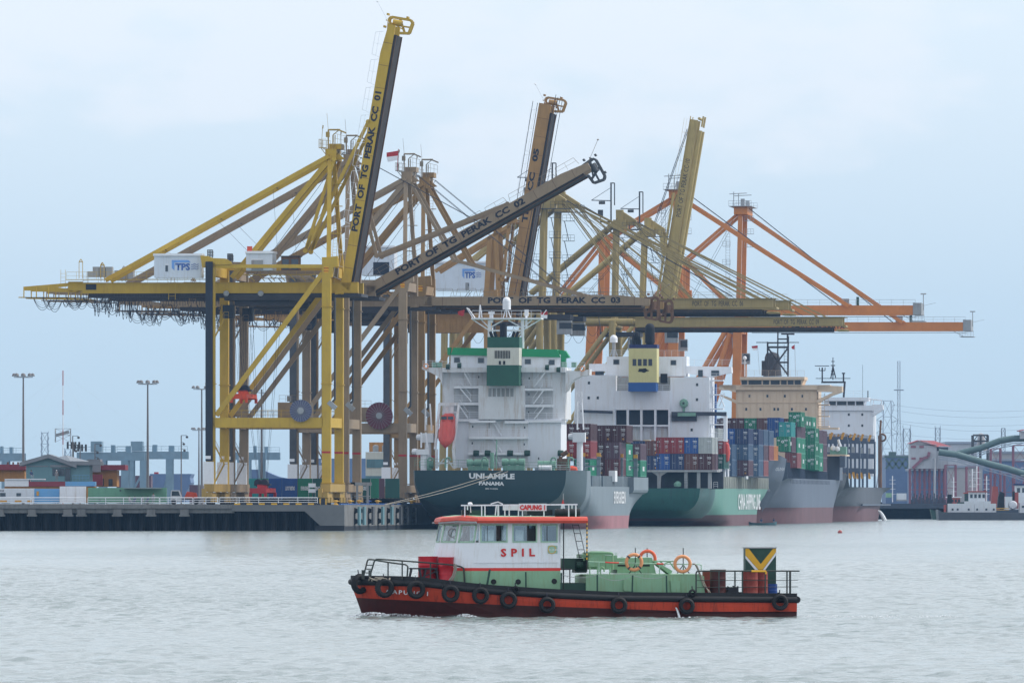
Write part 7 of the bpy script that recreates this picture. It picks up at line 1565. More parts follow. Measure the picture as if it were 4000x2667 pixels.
for yy in (36, 62, 90, 118):
    m = MB(); hw = 13.6 if yy > 40 else 12.6; z0_ = zd_; 
    for k in range(11): x = -hw + k * 2 * hw / 10; m.box(x - .22, x + .22, yy, yy + .9, z0_, z0_ + 10.5)
    for zz in (3.2, 6.6, 10.0): m.box(-hw, hw, yy - .3, yy + 1.4, z0_ + zz, z0_ + zz + 1.1)
    m.mi(1)
    for k in range(10): x = -hw + (k + .5) * 2 * hw / 10; m.beam((x, yy - .4, z0_ + 10.5), (x + .5, yy - .4, z0_ + 12), .5, .5); m.beam((x + .3, yy - .4, z0_ + 2), (x, yy - .4, z0_ + 3.4), .5, .5)
    m.mi(0); m.rail([(-hw, yy, z0_ + 10.6), (hw, yy, z0_ + 10.6)], 1.1, .06, 1.5, 2); m.mi(2)
    for k in range(3, 10, 2): x = -hw + (k + .5) * 2 * hw / 10; m.box(x - .4, x + .4, yy - .1, yy, z0_ + 7.2, z0_ + 9.0)
    m.build('lashing_bridge', ['hull_slate', 'amber', 'grey_steel'], s4_)
m = MB(); p = A4.L(*z5(1395, 1200), 150); m.tube((14, 132, zd_), (14, 132, zd_ + 12), .45, 8); m.tube((14, 132, zd_ + 12), (14.2, 132, zd_ + 15.5), .25, 6); m.torus((14.5, 132, zd_ + 11.5), .8, .22, 14, 6, 'y'); m.build('gangway_davit', 'rust_steel', s4_)
m = MB(); c = A4.L(*z5(1380, 1410), 120); pr = None
for i in range(8):
    t = i / 7; q = A4.L(*z5(1380 + 48 * t, 1408 + 72 * t ** 1.8), 120)
    if pr is not None: m.tube(pr, q, .25 + .25 * t, 8)
    pr = q
o = m.build('ballast_water', 'foam', f=A4, smooth=True); tag(o, 'white jet of water pouring from the side of the farthest ship', 'water jet')
# mooring lines of the nearest ship
m = MB()
for (u0, v0), (x1, y1_), dz_ in (((700, 1160), (1502, 1969), 3), ((735, 1163), (1506, 1970), 5.5)):
    a = A1.L(*z3(u0, v0), .2); b_ = A1.L(x1, y1_, -62); pr = None
    for i in range(21):
        t = i / 20; q = a.lerp(b_, t) - Vector((0, 0, dz_ / 10 * 4 * t * (1 - t)))
        if pr is not None: m.tube(pr, q, .045, 5)
        pr = q
o = m.build('mooring_line', 'rope', f=A1); tag(o, 'pair of pale mooring lines sagging from the teal stern to a quay bollard', 'mooring line')
# ---------------------------------------------------------------- quay and port land
def qx(d): return -17.5 + .0963 * (d - 1600)
D0 = 1514.0
defm('asphalt', (.09, .09, .09), rough=.95, var=.2)
m = MB(); z0, z1_ = DK - .5, DK
poly = [(-260, D0 + 8), (-66, D0 + 8), (-66, D0), (qx(D0) - .4, D0), (qx(2400) - .4, 2400), (qx(2400) - 30, 2650), (-1600, 3900), (-1600, D0 + 8)]
m.vprism(poly, z0, z1_); o = m.build('quay_deck', 'asphalt'); tag(o, 'long quay deck of the container port', None, kind='structure')
def Pz(px, py, d): return CH + (HY - py) * d / F
def Px(px, d): return (px - CX) * d / F
m = MB()
# left approach: heavy edge beam, lower fascia with pile caps, piles, all facing the camera
dl = D0; xl = Px(905, dl); xr = Px(1345, dl); xa = -270
zt = Pz(0, 1968, dl); zm1 = Pz(0, 1985, dl); zb = Pz(0, 2003, dl)
m.box(xa, xl, dl - .3, dl + 7.9, zm1, zt - .05); m.box(xa, xl + .3, dl + .2, dl + 7.9, zb, zm1)
for px, w_ in ((0, 30), (125, 30), (265, 34), (318, 32), (458, 32), (590, 32), (720, 32)): x = Px(px, dl); m.box(x - w_ / 52, x + w_ / 52, dl - .5, dl + 1.5, Pz(0, 2014, dl), zm1 - .1); m.box(x - w_ / 42, x + w_ / 42, dl - .9, dl + 1.7, Pz(0, 2016, dl), Pz(0, 2009, dl))
o = m.build('quay_edge_beam', 'concrete'); tag(o, 'stained grey concrete edge beam of the approach quay at left', None, kind='structure')
m = MB(); m.box(xl, xr - .02, dl - .1, dl + 8, Pz(0, 1996, dl), DK - .02)
m.prism([(Px(1190, dl), Pz(0, 1996, dl)), (xr, Pz(0, 1996, dl)), (xr, .72), (Px(1250, dl), .72)], dl - .12, dl + 8)
o = m.build('quay_corner_block', 'concrete_pale'); tag(o, 'pale concrete corner block of the main quay', None, kind='structure')
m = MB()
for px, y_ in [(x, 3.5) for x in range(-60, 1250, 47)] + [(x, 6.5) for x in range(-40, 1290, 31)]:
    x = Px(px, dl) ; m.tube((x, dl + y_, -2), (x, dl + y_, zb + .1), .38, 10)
o = m.build('quay_piles', 'concrete_wet_shade'); tag(o, 'wet piles under the approach quay, coloured near black for the shade', None, kind='structure')
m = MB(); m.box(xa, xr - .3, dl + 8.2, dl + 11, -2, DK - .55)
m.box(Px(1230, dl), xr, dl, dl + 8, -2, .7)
o = m.build('quay_back_wall', 'concrete_wet_shade'); tag(o, 'wall below the quay deck, coloured dark for the shadow there', None, kind='structure')
# berth face running away along the ships
m = MB(); FQ = Fr(qx(dl), dl, 0, TH); 
m.box(-.9, 0, .3, 860, .5, DK - .01); m.box(-.9, -.1, .3, 860, -2, .5)
o = m.build('berth_face', 'concrete', f=FQ); tag(o, 'concrete berth face with fender recesses running away to the right', None, kind='structure')
m = MB(); m.box(-.88, .05, .3, 860, -.5, .62); o = m.build('berth_face_foot', 'concrete_wet_shade', f=FQ); tag(o, 'dark wet foot of the berth face', None, kind='structure')
defm('fender_blue', (.12, .24, .28), var=.2, dirt=.4, dirtcol=(.06, .07, .07))
k = 0
for px in (1386, 1405, 1440, 1478, 1514, 1549, 1580, 1612):
    kk = (px - CX) / F; y = (kk * dl - qx(dl)) / (.0963 - kk * 1.0); 
    k += 1; T = thing('quay_fender', f'{"pale blue" if px in (1386, 1405, 1478, 1514) else "dark"} fender panel on the berth face, number {k} counted from the corner block', 'fender', None, 'fender panels on the berth face')
    T.location = FQ.W((0, y, 0)); T.rotation_euler = (0, 0, -TH); m = MB(); m.box(.55, .85, -1.1, 1.1, .75, 3.5); m.build('panel', 'fender_blue' if px in (1386, 1405, 1478, 1514) else 'dark_grey', T)
    m = MB()
    for z in (1.3, 2.9): m.prism([(0, z - .45), (.55, z - .2), (.55, z + .2), (0, z + .45)], -.6, .6)
    m.build('rubber_cone', 'rubber', T)
defm('bollard_amber', (.62, .36, .05), var=.15, scale=2); 
k = 0
for px, col in ((1330, 'bollard_amber'), (1386, 'bollard_amber'), (1421, 'bollard_amber'), (1456, 'blue_plastic'), (1493, 'bollard_amber'), (1561, 'bollard_amber'), (1628, 'bollard_amber')):
    kk = (px - CX) / F; y = (kk * dl - qx(dl)) / (.0963 - kk); k += 1
    m = MB(); m.lathe((0, 0, 0), [(.42, 0), (.40, .06), (.24, .12), (.22, .38), (.30, .45), (.42, .5), (.38, .62), (.15, .68), (0, .68)], 14); m.box(.1, .6, -.16, .16, .45, .62)
    o = m.build('mooring_bollard', col, smooth=True); o.location = FQ.W((-.7, y, DK)); tag(o, ('blue' if col == 'blue_plastic' else 'amber') + f' mooring bollard on the berth edge, number {k} counted from the corner', 'bollard', 'mooring bollards on the berth edge')
m = MB()
for i in range(40): m.box(-.5, -.2, 6 + i * 3.0, 8.6 + i * 3.0, DK + .01, DK + .2)
o = m.build('edge_kerb', 'funnel_blue', f=FQ); tag(o, 'low blue kerb strip along the berth edge', None, kind='structure')
m = MB()
for i in range(14): m.mi(i % 2); x0 = Px(915 + i * 24, dl); m.box(x0, x0 + .88, dl, dl + .25, DK, DK + .22)
o = m.build('edge_kerb', ['mustard', 'dark_steel']); tag(o, 'yellow and black striped kerb on the pale part of the quay', None, kind='structure')
# white pipe railings, one per straight run
def pipe_rail(px0, px1, z, label, dy=0, mids=2, h=1.05, step=5.9, py=None):
    m = MB(); a = Vector((Px(px0, dl + dy), dl + dy, z)); b = Vector((Px(px1, dl + dy), dl + dy, z)); m.rail([a, b], h, .055, step, mids, 6); o = m.build('pipe_railing', 'board_white'); tag(o, label, 'railing', 'white pipe railings on the quay edge')
pipe_rail(-60, 120, DK, 'white pipe railing at the far left in front of the white cabins', .1); pipe_rail(125, 335, DK, 'white pipe railing in front of the light blue and white containers', .1)
pipe_rail(343, 622, DK, 'white pipe railing in front of the mint green shelter', .1, step=2.65); pipe_rail(625, 752, DK, 'short white pipe railing beside the small white truck', .1, step=1.3); pipe_rail(757, 852, DK, 'white pipe railing in front of the crane stairs', .1, step=1.8); pipe_rail(858, 1240, DK, 'long white pipe railing above the striped kerb', .1, step=2.9)
m = MB(); 
for px in (1250, 1273): x = Px(px, dl); m.box(x - .1, x + .1, dl + .2, dl + .6, DK, DK + .95)
m.mi(1); m.box(Px(1254, dl), Px(1269, dl), dl + .3, dl + .5, DK, DK + .85); o = m.build('crane_end_stop', ['bollard_amber', 'navy_black']); tag(o, 'black and amber crane end stop at the quay corner', 'end stop')
# buildings and cabins on the approach
def gbox(mt, px1, py1, px2, py2, d, depth, name, par, extra=None):
    m = MB(); x1, x2 = Px(px1, d), Px(px2, d); m.box(x1, x2, d, d + depth, Pz(0, py2, d), Pz(0, py1, d))
    return m.build(name, mt, par)
defm('cabin_white', (.66, .70, .75), var=.05, dirt=.3, dirtcol=(.4, .34, .3)); defm('cabin_blue', (.16, .40, .70), var=.06, dirt=.3, dirtcol=(.3, .42, .5)); defm('wall_teal', (.15, .29, .33), var=.08, dirt=.35, dirtcol=(.12, .22, .25)); defm('roof_grey', (.24, .26, .29), var=.08); defm('fascia_red', (.26, .045, .065), var=.1)
defm('wall_orange', (.46, .22, .06), var=.15, dirt=.5, dirtcol=(.15, .07, .03)); defm('wall_mint', (.15, .34, .23), var=.06, dirt=.3, dirtcol=(.08, .17, .14))
d1 = 1524.0
def corr_box(mt, px1, py1, px2, py2, d, depth, name, par, step=.3):
    m = MB(); x1, x2 = Px(px1, d), Px(px2, d); z0, z1 = Pz(0, py2, d), Pz(0, py1, d); m.box(x1, x2, d, d + depth, z0, z1)
    n = int((x2 - x1) / step)
    for i in range(n): x = x1 + (i + .5) * (x2 - x1) / n; m.box(x - step * .22, x + step * .22, d - .04, d - .001, z0 + .08, z1 - .08)
    for x in (x1, x2 - .12): m.box(x, x + .12, d - .06, d - .041, z0, z1)
    return m.build(name, mt, par)
def windows(par, d, rects, mt='window_dark', name='window'):
    for r in rects: m = MB(); m.box(Px(r[0], d), Px(r[2], d), d - .09, d - .05, Pz(0, r[3], d), Pz(0, r[1], d)); m.build(name, mt, par)
T = thing('office_cabin', 'long white office cabin with two dark windows at the far left of the quay', 'cabin'); corr_box('cabin_white', -40, 1907, 133, 1964, d1, 2.6, 'body', T); windows(T, d1, [(0, 1924, 22, 1938), (64, 1925, 82, 1937)])
text_obj('lettering', 'ICS', 'letter_dark', T, (Px(-4, d1), d1 - .05, Pz(0, 1919, d1)), (1, 0, 0), (0, 0, 1), .25, .02, 1, .75)
windows(T, d1, [(0, 1953, 27, 1960), (58, 1953, 84, 1960), (107, 1953, 124, 1960)], 'amber', 'lower_panel')
T = thing('shipping_container', 'light blue container on the quay between two white ones', 'container', None, 'containers on the quay'); corr_box('cabin_blue', 134, 1908, 232, 1964, d1 + .5, 2.5, 'body', T); windows(T, d1 + .45, [(143, 1918, 152, 1936)], 'amber', 'sticker')
T = thing('shipping_container', 'plain white container on the quay between the light blue one and the mint shelter', 'container', None, 'containers on the quay'); corr_box('white_paint', 233, 1899, 334, 1964, d1 - .6, 2.5, 'body', T)
T = thing('quay_shelter', 'long mint green shelter with a flat awning on the quay', 'shelter'); corr_box('wall_mint', 344, 1904, 650, 1964, d1 + .8, 2.5, 'body', T)
m = MB(); x1, x2 = Px(484, d1), Px(630, d1); m.box(x1, x2, d1 - 1.6, d1 + .8, Pz(0, 1908, d1), Pz(0, 1905, d1)); m.build('awning', 'roof_grey', T); windows(T, d1 + .85, [(467, 1912, 474, 1918), (385, 1950, 395, 1955)], 'dark_grey', 'vent')
T = thing('flat_roof_store', 'low store with white, red and pale blue roof edge panels behind the quay cabins', 'building'); d2 = 1538
gbox('wall_orange', 18, 1890, 370, 1964, d2, 6, 'wall', T); gbox('board_white', 18, 1873, 112, 1899, d2 - .3, 6.4, 'roof_edge', T); gbox('fascia_red', 112, 1880, 255, 1899, d2 - .31, 6.4, 'roof_edge', T); gbox('cabin_blue', 255, 1880, 370, 1898, d2 - .32, 6.4, 'roof_edge', T); gbox('board_white', 18, 1869, 172, 1873, d2 - .5, 6, 'gutter', T)
# teal gabled building
T = thing('gabled_office', 'teal two storey office with a wide grey gabled roof behind the quay cabins', 'building'); d3 = 1556
m = MB(); pts = [(102, 1811), (190, 1788), (268, 1814), (275, 1816), (275, 1890), (102, 1890)]; m.prism([(Px(a, d3), 0, Pz(0, b, d3)) for a, b in pts], d3, d3 + 12); m.build('wall', 'wall_teal', T)
gbox('wall_teal', 275, 1814, 350, 1890, d3 + .2, 11, 'wall', T)
m = MB()
for a, b in (((77, 1805), (190, 1773)), ((190, 1773), (300, 1812))):
    P_ = [(Px(a[0], d3), 0, Pz(0, a[1], d3)), (Px(b[0], d3), 0, Pz(0, b[1], d3)), (Px(b[0], d3), 0, Pz(0, b[1] + 15, d3)), (Px(a[0], d3), 0, Pz(0, a[1] + 15, d3))]; m.prism(P_, d3 - .9, d3 + 12.5)
m.prism([(Px(262, d3), 0, Pz(0, 1800, d3)), (Px(392, d3), 0, Pz(0, 1802, d3)), (Px(392, d3), 0, Pz(0, 1816, d3)), (Px(275, d3), 0, Pz(0, 1816, d3))], d3 - .5, d3 + 12); m.build('roof', 'roof_grey', T)
m = MB(); m.add([(Px(225, d3), d3 - .7, Pz(0, 1785, d3)), (Px(262, d3), d3 - .7, Pz(0, 1778, d3)), (Px(350, d3), d3 + 3, Pz(0, 1802, d3)), (Px(276, d3), d3 - .7, Pz(0, 1801, d3))], [(0, 3, 2, 1)]); m.build('roof_sheet', 'cabin_white', T)
windows(T, d3, [(205, 1828, 252, 1858), (254, 1828, 275, 1878)], 'window_dark'); windows(T, d3 - .1, [(196, 1815, 278, 1824)], 'roof_grey', 'canopy'); windows(T, d3, [(110, 1818, 188, 1822)], 'roof_grey', 'ledge')
m = MB(); m.rail([(Px(285, d3), d3 - 1, Pz(0, 1878, d3)), (Px(350, d3), d3 - 1, Pz(0, 1878, d3))], .9, .03, .5); m.build('balcony_railing', 'cabin_blue', T)
T = thing('red_roof_store', 'orange walled store with dark red flat roof right of the gabled office', 'building'); d4 = 1580; gbox('wall_orange', 352, 1836, 456, 1900, d4, 10, 'wall', T); gbox('fascia_red', 392, 1815, 489, 1835, d4 - 1, 12, 'roof', T); gbox('roof_grey', 340, 1793, 392, 1843, d4 - 2, 8, 'side_panel', T)
windows(T, d4, [(398, 1868, 406, 1898), (424, 1870, 440, 1898)], 'dark_grey', 'door'); gbox('fascia_red', 350, 1852, 400, 1895, d4 - 3, 1, 'side_panel', T)
T = thing('red_roof_store', 'orange walled building with dark red roof edge at the far left', 'building'); gbox('wall_orange', -60, 1834, 96, 1880, d4, 10, 'wall', T); gbox('fascia_red', -60, 1813, 100, 1835, d4 - 1, 12, 'roof', T)
for px in (30, 51, 70): gbox('rust_steel', px - 3, 1804, px + 3, 1813, d4 + 1, 1, 'roof_vent', T)
# masts
def fl_mast(px, ytop, ybase, d, label, heads, w_=.19, grp='tall floodlight masts'):
    T = thing('floodlight_mast', label, 'light mast', None, grp); x = Px(px, d); T.location = (x, d, DK); zt_ = Pz(0, ytop, d) - DK
    m = MB(); m.tube((0, 0, 0), (0, 0, zt_), w_ * 1.3, 10, w_ * .6); m.build('pole', 'mast_grey', T); m = MB(); m.torus((0, 0, zt_), 1.1, .07, 16, 5, 'z'); m.tube((-1.5, 0, zt_), (1.5, 0, zt_), .06, 5)
    m.build('head_frame', 'mast_grey', T)
    for i in range(heads): a = 2 * math.pi * i / heads; m = MB(); c = Vector((1.45 * math.cos(a), 1.45 * math.sin(a), zt_ + .35)); m.lathe(c, [(0, .3), (.22, .2), (.34, -.12), (.3, -.2), (0, -.2)], 10); m.build('floodlight', 'mast_grey', T, smooth=True)
defm('mast_grey', (.20, .20, .21), var=.1, dirt=.3, dirtcol=RUST); defm('mast_red', (.42, .12, .12), var=.1)
fl_mast(91, 1473, 1960, 1600, 'tall floodlight mast at far left rising behind the gabled office', 8); fl_mast(577, 1500, 1960, 1600, 'tall floodlight mast standing alone between the buildings and the first crane', 8)
fl_mast(777, 1680, 1960, 2250, 'pale floodlight mast with a flat rack just left of the first crane', 8); fl_mast(788, 1520, 1960, 1800, 'floodlight mast mostly hidden behind the dark crane leg', 6)
def cam_mast(px, ytop, d, label, kind=0):
    T = thing('camera_mast', label, 'mast', None, 'thin camera and signal masts'); x = Px(px, d); T.location = (x, d, DK); h = Pz(0, ytop, d) - DK; m = MB(); m.tube((0, 0, 0), (0, 0, h), .12, 8, .08); m.build('pole', 'mast_grey', T); m = MB()
    if kind == 0:
        for dz, dx in ((0, .9), (-1.1, .4), (-2.1, .5)): m.tube((0, 0, h + dz), (dx, 0, h + dz), .04, 5); m.lathe((dx, 0, h + dz - .25), [(0, .2), (.2, .1), (.22, -.1), (0, -.22)], 8)
        m.build('camera', 'dark_grey', T, smooth=True)
    else:
        for dx in (-.9, -.3, .3, .9): m.box(dx - .16, dx + .16, -.1, .1, h - 1.1, h)
        m.tube((-.9, 0, h - .5), (.9, 0, h - .5), .05, 5); m.build('panel', 'dark_grey', T)
cam_mast(708, 1700, 1600, 'thin dark mast with three round cameras beside the small white truck'); cam_mast(371, 1733, 1600, 'short camera mast behind the right end of the gabled roof'); cam_mast(284, 1702, 1600, 'camera mast rising above the middle of the gabled roof'); cam_mast(287, 1725, 1602, 'mast with four panel antennas above the gabled roof', 1); cam_mast(313, 1735, 1605, 'shorter mast with panel antennas right of its taller twin', 1)
T = thing('radio_mast', 'tall thin guyed red and white radio mast behind the gabled office', 'radio mast'); d5 = 2300; x = Px(246, d5); T.location = (x, d5, DK); h = Pz(0, 1447, d5) - DK; m = MB(); n = 9
for i in range(n): m.mi(i % 2); m.tube((0, 0, h * i / n), (0, 0, h * (i + 1) / n), .12, 6)
m.build('mast', ['mast_red', 'board_white'], T); m = MB(); z = Pz(0, 1700, d5) - DK; m.lattice((0, 0, z - 1.5), (0, 0, z + 1.5), (3.4, 3.4), .08, 1.4); m.beam((-1.6, 0, z), (1.4, 0, z + .8), .7, .1); m.build('dish_rack', 'grey_steel', T)
m = MB()
for dx, dy in ((40, 10), (-40, 10), (15, -30), (-20, -25)):
    for k in (.98, .6): m.tube((0, 0, h * k), (dx, dy, 0), .008, 3)
m.build('guy_wires', 'grey_steel', T)
# small trucks and gear on the quay
T = thing('small_truck', 'small white truck with orange load standing behind the quay railing', 'truck'); d6 = 1550; T.location = (Px(690, d6), d6, DK)
m = MB(); m.prism([(-.9, 0, .5), (.7, 0, .5), (.75, 0, 1.3), (.4, 0, 2.2), (-.8, 0, 2.2), (-.9, 0, 1.4)], -.9, .9); m.build('cab', 'cabin_white', T); m = MB(); m.prism([(-.72, 0, 1.35), (.55, 0, 1.35), (.3, 0, 2.05), (-.68, 0, 2.05)], -.93, -.9); m.build('window', 'window_dark', T)
m = MB(); m.box(.9, 3.6, -.9, .9, .7, .95); m.build('bed', 'dark_steel', T); m = MB(); m.prism([(1.1, 0, .95), (3.2, 0, .95), (3.0, 0, 1.8), (1.6, 0, 2.0)], -.7, .7); m.build('load', 'orange_red', T)
for dx in (-.4, 2.9): m = MB(); m.tube((dx, -.95, .42), (dx, -.6, .42), .42, 14); m.tube((dx, .6, .42), (dx, .95, .42), .42, 14); m.build('wheels', 'rubber', T)
for px, lb in ((505, 'worker sitting at the left under the mint shelter awning'), (527, 'second worker from the left under the mint shelter awning'), (556, 'third worker under the mint shelter awning, in dark clothes'), (578, 'fourth worker sitting under the mint shelter awning')):
    person(Fr(0, 0, 0, 0), (Px(px, 1521), 1521, DK), rad(R.uniform(-60, 60)), lb, R.choice(['cloth_blue', 'cloth_grey']), 'sit', group='workers under the awning')
person(Fr(0, 0, 0, 0), (Px(599, 1520), 1520, DK), 0, 'worker standing at the right end under the mint shelter awning', 'cloth_grey', 'stand', group='workers under the awning')
person(Fr(0, 0, 0, 0), (Px(122, 1540), 1540, Pz(0, 1868, 1540)), rad(30), 'person in dark clothes sitting on the white roof edge at left', 'cloth_blue', 'sit')
person(Fr(0, 0, 0, 0), (Px(221, 1550), 1550, Pz(0, 1880, 1550)), rad(20), 'person with a white cap standing at the teal office window', 'cloth_grey', 'stand', 'board_white')
# containers on trailers on the apron
FA = Fr(Px(970, 1600), 1600, DK, -rad(78))
FB_ = lambda px, d: Fr(Px(px, d), d, DK, rad(-90))
def apron(px1, px2, col, label, d=1585, py=1945, lg=0, txt=None):
    x1, x2 = Px(px1, d), Px(px2, d); z = Pz(0, py, d); L_ = x2 - x1; H = Pz(0, 1868, d) - z
    T = thing('container_trailer', label, 'container trailer', None, 'loaded container trailers on the apron'); T.location = (x1, d, DK); b = z - DK
    m = MB(); m.box(0, L_, 0, 2.44, b, b + H); n = int(L_ / .32)
    for i in range(n): x = .1 + (L_ - .2) * (i + .5) / n; m.box(x - .08, x + .08, -.04, -.001, b + .12, b + H - .12)
    m.build('container', 'paint_' + col, T)
    if txt: text_obj('lettering', txt, 'letter_white', T, (L_ * .22, -.05, b + H * .4), (1, 0, 0), (0, 0, 1), .62, .03, 1, L_ * .62)
    m = MB(); m.box(.1, L_ - .1, .3, 2.1, b - .3, b - .02); m.build('chassis', 'dark_steel', T); m = MB()
    for dx in (L_ * .72, L_ * .72 + 1.2, L_ * .15): m.tube((dx, 0, .5), (dx, .5, .5), .5, 14)
    m.build('wheels', 'rubber', T)
apron(968, 1008, 'teal', 'plain teal container at the left end of the trailer row'); apron(1010, 1048, 'jade', 'pale green container second in the trailer row'); apron(1050, 1100, 'blue', 'blue container with small markings third in the trailer row'); apron(1102, 1161, 'blue', 'blue container with large white letters in the trailer row', txt='LLOYD TRIESTINO'); apron(1163, 1219, 'green', 'bright green lettered container in the trailer row', txt='EVERGREEN'); apron(1221, 1257, 'dull green', 'dark green container partly behind the yellow waterside leg', txt='SINO')
apron(1410, 1446, 'dull green', 'dark green lettered container right of the crane legs', txt='GREEN'); apron(1448, 1480, 'green', 'narrow bright green container left of the plum one'); apron(1481, 1502, 'plum', 'plum container between two green ones on the apron'); apron(1504, 1560, 'dull green', 'dark green container with round white mark on the apron')
# white gate cabin stack with water tanks, further back
T = thing('gate_tower', 'cream tower with a teal window band and two water tanks behind the crane legs', 'building'); d7 = 1900
gbox('off_white', 1428, 1765, 1504, 1960, d7, 5, 'wall', T); m = MB(); m.box(Px(1432, d7), Px(1500, d7), d7 - .15, d7 - .05, Pz(0, 1826, d7), Pz(0, 1793, d7)); m.build('window_band', 'wall_teal_glass' if 'wall_teal_glass' in M else 'fender_blue', T); gbox('fender_blue', 1427, 1858, 1505, 1870, d7 - .2, 5.3, 'band', T)
gbox('wall_orange', 1442, 1727, 1506, 1764, d7 + 3, 1, 'screen', T)
for px in (1467, 1503): m = MB(); x = Px(px, d7); z = Pz(0, 1764, d7); m.tube((x, d7 + 1.4, z), (x, d7 + 1.4, z + 1.1), .55, 14); m.lathe((x, d7 + 1.4, z + 1.1), [(.55, 0), (.3, .15), (0, .18)], 14); m.build('water_tank', 'grey_steel', T)
# straddle gear and clutter near the waterside legs
for i, (px, lb) in enumerate(((1395, 'grey steel service frame beside the first crane bogies'), (1330, 'grey steel service frame at the right of the yellow waterside leg'))):
    T = thing('service_frame', lb, 'steel frame'); d8 = 1560; x = Px(px, d8); T.location = (x, d8, DK); m = MB(); m.box(-2.2, 2.2, -.3, .3, 2.9, 3.4)
    for dx in (-1.7, 0, 1.6): m.box(dx - .18, dx + .18, -.2, .2, 0, 2.9)
    m.box(-2.1, 2.1, -.15, .15, 1.2, 1.35); m.build('frame', 'grey_steel', T)
T = thing('notice_board', 'grey twin panel notice board on two posts near the quay corner', 'notice board'); d9 = 1530; x = Px(1219, d9); T.location = (x, d9, DK); m = MB(); m.box(-.55, .55, -.03, .03, 2.6, 3.2); m.box(-.55, .55, -.03, .03, 1.8, 2.35); m.build('panel', 'cabin_white', T); m = MB(); m.tube((-.5, .05, 0), (-.5, .05, 3.2), .04, 6); m.tube((.5, .05, 0), (.5, .05, 3.2), .04, 6); m.build('post', 'grey_steel', T)
# yard cranes and far stacks, hazy
defm('yard_haze_blue', (.20, .31, .40), var=.15); defm('shed_haze_blue', (.12, .19, .34), var=.1)  # distance haze mixed into both base colours
def rtg(px1, px2, ytop, d, label):
    T = thing('yard_crane', label, 'yard crane', None, 'hazy yard cranes at left'); x1, x2 = Px(px1, d), Px(px2, d); T.location = (x1, d, DK); W_ = x2 - x1; h = Pz(0, ytop, d) - DK
    for x in (1.2, W_ * .33, W_ - 2.4):
        for y in (0, 9): m = MB(); m.box(x - .8, x + .8, y - .6, y + .6, 0, h); m.build('leg', 'yard_haze_blue', T)
    m = MB(); m.box(-2, W_ + 2, 0, 1.2, h, h + 1.8); m.box(-2, W_ + 2, 8, 9.2, h, h + 1.8); m.build('girder', 'yard_haze_blue', T)
    m = MB(); m.box(W_ * .1, W_ * .32, -.5, 9.5, h + 1.9, h + 4.2); m.box(W_ * .5, W_ * .58, 1, 7, h + 1.8, h + 3.4); m.box(W_ * .8, W_ * .9, 1, 7, h + 1.8, h + 3.2); m.rail([(-2, 0, h + 1.8), (W_ + 2, 0, h + 1.8)], 1.2, .06, 2); m.build('trolley', 'yard_haze_blue', T)
    m = MB(); m.beam((1.2, 0, 2), (W_ * .33, 0, h - 3), .5, .4); m.beam((W_ * .7, 0, 2), (W_ - 2.4, 0, h - 2), .5, .4); m.build('brace', 'yard_haze_blue', T)
rtg(335, 530, 1798, 2250, 'hazy blue yard crane nearest the gabled office'); rtg(490, 700, 1792, 2450, 'hazy blue yard crane behind the lone floodlight mast'); rtg(-60, 60, 1800, 2350, 'hazy blue yard crane at the far left edge'); rtg(920, 1060, 1795, 2500, 'hazy blue yard crane seen through the first portal')
T = thing('barge_hull', 'hazy blue ship hull far behind the camera mast', 'ship'); d10 = 2700; m = MB(); m.prism([(Px(a, d10), 0, Pz(0, b, d10)) for a, b in ((585, 1850), (747, 1850), (742, 1866), (745, 1885), (728, 1920), (725, 1962), (570, 1962))], d10, d10 + 30); m.build('hull', 'shed_haze_blue', T); gbox('red_paint', 602, 1843, 618, 1850, d10 + 2, 4, 'hatch', T)
T = thing('container_yard', 'hazy block of stacked containers behind the yard cranes', 'container stack'); gbox('plum_c' if 'plum_c' in M else 'paint_plum', 455, 1857, 590, 1965, 2650, 12, 'stack', T)
T = thing('container_yard', 'hazy stack of containers right of the blue hull', 'container stack'); gbox('paint_plum', 740, 1893, 795, 1965, 2600, 12, 'stack', T)
T = thing('storage_shed', 'hazy blue shed with sloping roof seen through the first portal', 'building'); d11 = 2550; m = MB(); m.prism([(Px(a, d11), 0, Pz(0, b, d11)) for a, b in ((965, 1833), (1020, 1833), (1090, 1862), (1240, 1885), (1240, 1965), (965, 1965))], d11, d11 + 30); m.build('wall', 'shed_haze_blue', T)
T = thing('storage_shed', 'hazy blue tower blocks seen between the waterside legs', 'building'); gbox('shed_haze_blue', 1230, 1790, 1440, 1965, 2900, 20, 'wall', T)
# lamp pole inside the portal
T = thing('lamp_pole', 'slim lamp pole standing inside the portal of the yellow crane', 'lamp pole'); d12 = 1640; T.location = (Px(1022, d12), d12, DK); h = Pz(0, 1520, d12) - DK; m = MB(); m.tube((0, 0, 0), (0, 0, h), .22, 8, .14); m.build('pole', 'mast_grey', T); m = MB()
for dx in (-1.3, 1.3): m.tube((0, 0, h - .6), (dx, 0, h - .4), .05, 5); m.lathe((dx, 0, h - .5), [(0, .25), (.25, .1), (.25, -.15), (0, -.2)], 8)
m.build('lamp', 'mast_grey', T)
